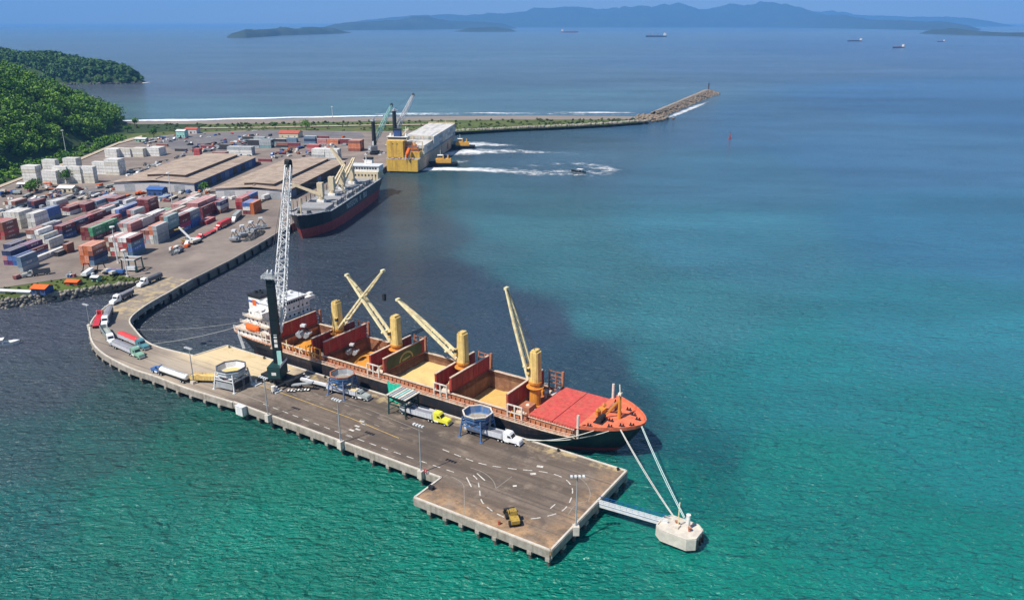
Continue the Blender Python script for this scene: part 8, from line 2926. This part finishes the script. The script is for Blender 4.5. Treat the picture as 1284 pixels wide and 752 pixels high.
def far_ship(u, v, L, ang, label, hm, house_end, white=True):
    p = at(u, v, 0)
    r = thing('cargo_ship', label, 'ship', (p.x, p.y, 0), ang, 'ships anchored far out in the bay')
    B = L * 0.075
    zt = L * 0.055
    pl = [(-L / 2, B * 0.8), (-L * 0.44, B), (L * 0.38, B), (L * 0.46, B * 0.6), (L / 2, 0)]
    out = [(x, y) for x, y in pl] + [(x, -y) for x, y in pl[::-1][1:]]
    m = MB()
    m.ring([(x * 0.96, y * 0.8, -2) for x, y in out], [(x, y, zt) for x, y in out])
    m.add([(x, y, zt) for x, y in out], [tuple(range(len(out)))])
    m.build('hull', hm, r)
    xs = house_end * L * 0.40
    MB().box(xs - L * 0.05, xs + L * 0.05, -B * 0.9, B * 0.9, zt, zt + L * 0.10).box(xs - L * 0.03, xs + L * 0.03, -B, B, zt + L * 0.1, zt + L * 0.125).build('deckhouse', 'ship_white', r)
    MB().tube((xs - house_end * -L * 0.0 + L * 0.045 * house_end, 0, zt + L * 0.1), (xs + L * 0.045 * house_end, 0, zt + L * 0.16), L * 0.015, n=8).build('funnel', 'panel_maroon', r)
    for k in range(4):
        x = -house_end * L * 0.36 + house_end * k * L * 0.17
        MB().tube((x, 0, zt), (x, 0, zt + L * 0.09), L * 0.012, n=6).build('deck_crane', 'frame_rust', r)
far_ship(714, 41, 230, 0.12, 'distant dark cargo ship left of the others on the horizon', 'boot_red', -1)
far_ship(823, 46.5, 190, 0.05, 'distant low black ship with white house at its right end', 'black_steel', 1)
far_ship(1072, 52, 105, 0.1, 'distant dark ship left of the white-topped one', 'black_steel', 1)
far_ship(1127, 60, 82, 0.45, 'nearest distant ship with bright white superstructure', 'hull_black', 1)
far_ship(1180, 52.5, 62, 0.3, 'smallest distant dark ship near the peninsula at right', 'hull_black', 1)

# ------------------------------------------------------------------ foam: wakes and surf
def foam_mat():
    m = bpy.data.materials.new('foam')
    m.use_nodes = True
    N, L = m.node_tree.nodes, m.node_tree.links
    b = N['Principled BSDF']
    b.inputs['Base Color'].default_value = (0.82, 0.84, 0.86, 1)
    b.inputs['Roughness'].default_value = 0.8
    geo = N.new('ShaderNodeNewGeometry')
    at_ = N.new('ShaderNodeAttribute')
    at_.attribute_name = 'tint'
    n1 = N.new('ShaderNodeTexNoise')
    n1.inputs['Scale'].default_value = 0.085
    n1.inputs['Detail'].default_value = 8
    n1.inputs['Roughness'].default_value = 0.75
    L.new(geo.outputs['Position'], n1.inputs['Vector'])
    sm = N.new('ShaderNodeMath')
    sm.operation = 'ADD'
    L.new(n1.outputs['Fac'], sm.inputs[0])
    L.new(at_.outputs['Fac'], sm.inputs[1])
    mr = N.new('ShaderNodeMapRange')
    mr.inputs['From Min'].default_value = 0.90
    mr.inputs['From Max'].default_value = 1.22
    L.new(sm.outputs[0], mr.inputs['Value'])
    L.new(mr.outputs['Result'], b.inputs['Alpha'])
    MATS['foam'] = m
foam_mat()

def foam(name, path, wids, strength, label, z=0.12):
    """ribbon of foam: denser along its middle, ragged at the edge"""
    path = smooth_path([(p.x, p.y) for p in path], 10)
    n = len(path)
    ws = np.interp(np.linspace(0, 1, n), np.linspace(0, 1, len(wids)), wids)
    ss = np.interp(np.linspace(0, 1, n), np.linspace(0, 1, len(strength)), strength)
    k = 9
    V, Q, T = [], [], []
    for i in range(n):
        a, b = path[max(0, i - 1)], path[min(n - 1, i + 1)]
        d = Vector((b[0] - a[0], b[1] - a[1], 0))
        d.normalize()
        nn = Vector((-d.y, d.x, 0))
        for j in range(k):
            f = j / (k - 1) * 2 - 1
            V.append((path[i][0] + nn.x * f * ws[i], path[i][1] + nn.y * f * ws[i], z))
    for i in range(n - 1):
        for j in range(k - 1):
            Q.append((i * k + j, (i + 1) * k + j, (i + 1) * k + j + 1, i * k + j + 1))
    me = bpy.data.meshes.new(name)
    me.from_pydata(V, [], Q)
    att = me.attributes.new('tint', 'FLOAT', 'POINT')
    att.data.foreach_set('value', [float(ss[i] * (1 - (j / (k - 1) * 2 - 1) ** 2)) for i in range(n) for j in range(k)])
    me.materials.append(MATS['foam'])
    o = bpy.data.objects.new(name, me)
    COL.objects.link(o)
    return tag(o, label, 'foam', kind='stuff')
P0 = lambda l: [at(u, v, 0) for u, v in l]
foam('wake', P0([(524, 212.5), (560, 212), (600, 213), (640, 215), (680, 217), (715, 216), (745, 214)]), [12, 14, 22, 28, 22], [0.85, 0.72, 0.52, 0.49, 0.43], 'white churned wake beside the nearer tug')
foam('wake', P0([(715, 205), (735, 206.5), (752, 210), (764, 214), (742, 219), (712, 219)]), [24, 22, 20], [0.4, 0.5, 0.4], 'curling white wake left by the workboat', 0.16)
foam('wake', P0([(555, 194), (585, 191), (610, 190), (650, 190), (690, 192), (730, 193)]), [18, 34, 30, 22, 14], [0.6, 0.66, 0.52, 0.46, 0.33], 'white wake in front of the farther tug')
foam('wake', P0([(572, 182), (595, 181), (630, 182), (655, 182.5)]), [18, 34, 18, 8], [0.5, 0.62, 0.5, 0.36], 'broad white wash astern of the farther tug', 0.16)
foam('wake', P0([(556, 203), (575, 203), (606, 204)]), [10, 22, 10], [0.4, 0.5, 0.3], 'faint wash astern of the nearer tug', 0.2)
foam('wake', P0([(590, 209), (640, 211), (700, 206), (725, 204)]), [30, 40, 34, 20], [0.22, 0.36, 0.37, 0.3], 'scattered streaks of foam in the turning water', 0.2)
foam('surf', P0([(60, 153.4), (100, 152.3), (140, 152), (190, 150.9), (250, 150.5), (290, 149.1), (330, 148.5), (365, 147.3), (400, 146.9), (440, 145.8), (480, 145.3)]), [13, 17, 12, 18, 14, 17, 12, 16, 12, 13], [0.75, 0.9, 0.72, 0.9, 0.8, 0.85, 0.7, 0.85, 0.65], 'white surf line along the beach')
foam('surf', P0([(470, 143.2), (500, 142.6), (560, 142.4), (600, 141.8), (640, 142.1), (700, 141.4), (760, 141.3), (800, 141.5)]), [10, 15, 10, 14, 10, 15, 8], [0.4, 0.68, 0.45, 0.66, 0.42, 0.7, 0.45], 'white surf along the seaward side of the spit', 0.16)
foam('surf', P0([(430, 145.5), (520, 144.2), (600, 143.6), (700, 143.4), (800, 144)]), [8, 12, 8, 10, 6], [0.45, 0.55, 0.42, 0.52, 0.45], 'inner line of thin surf along the spit', 0.2)
foam('surf', P0([(480, 139.5), (560, 138.5), (620, 139)]), [5, 9, 5], [0.3, 0.46, 0.3], 'outer breaking wave crest off the spit', 0.2)
foam('surf', P0([(834, 149), (850, 143), (872, 134), (890, 127)]), [5, 10, 11, 5], [0.45, 0.62, 0.6, 0.4], 'white wash along the harbour side of the breakwater')
foam('surf', P0([(176, 104.5), (182, 103.6), (190, 103.5)]), [14, 18, 8], [0.6, 0.75, 0.4], 'white breaker at the tip of the far headland')
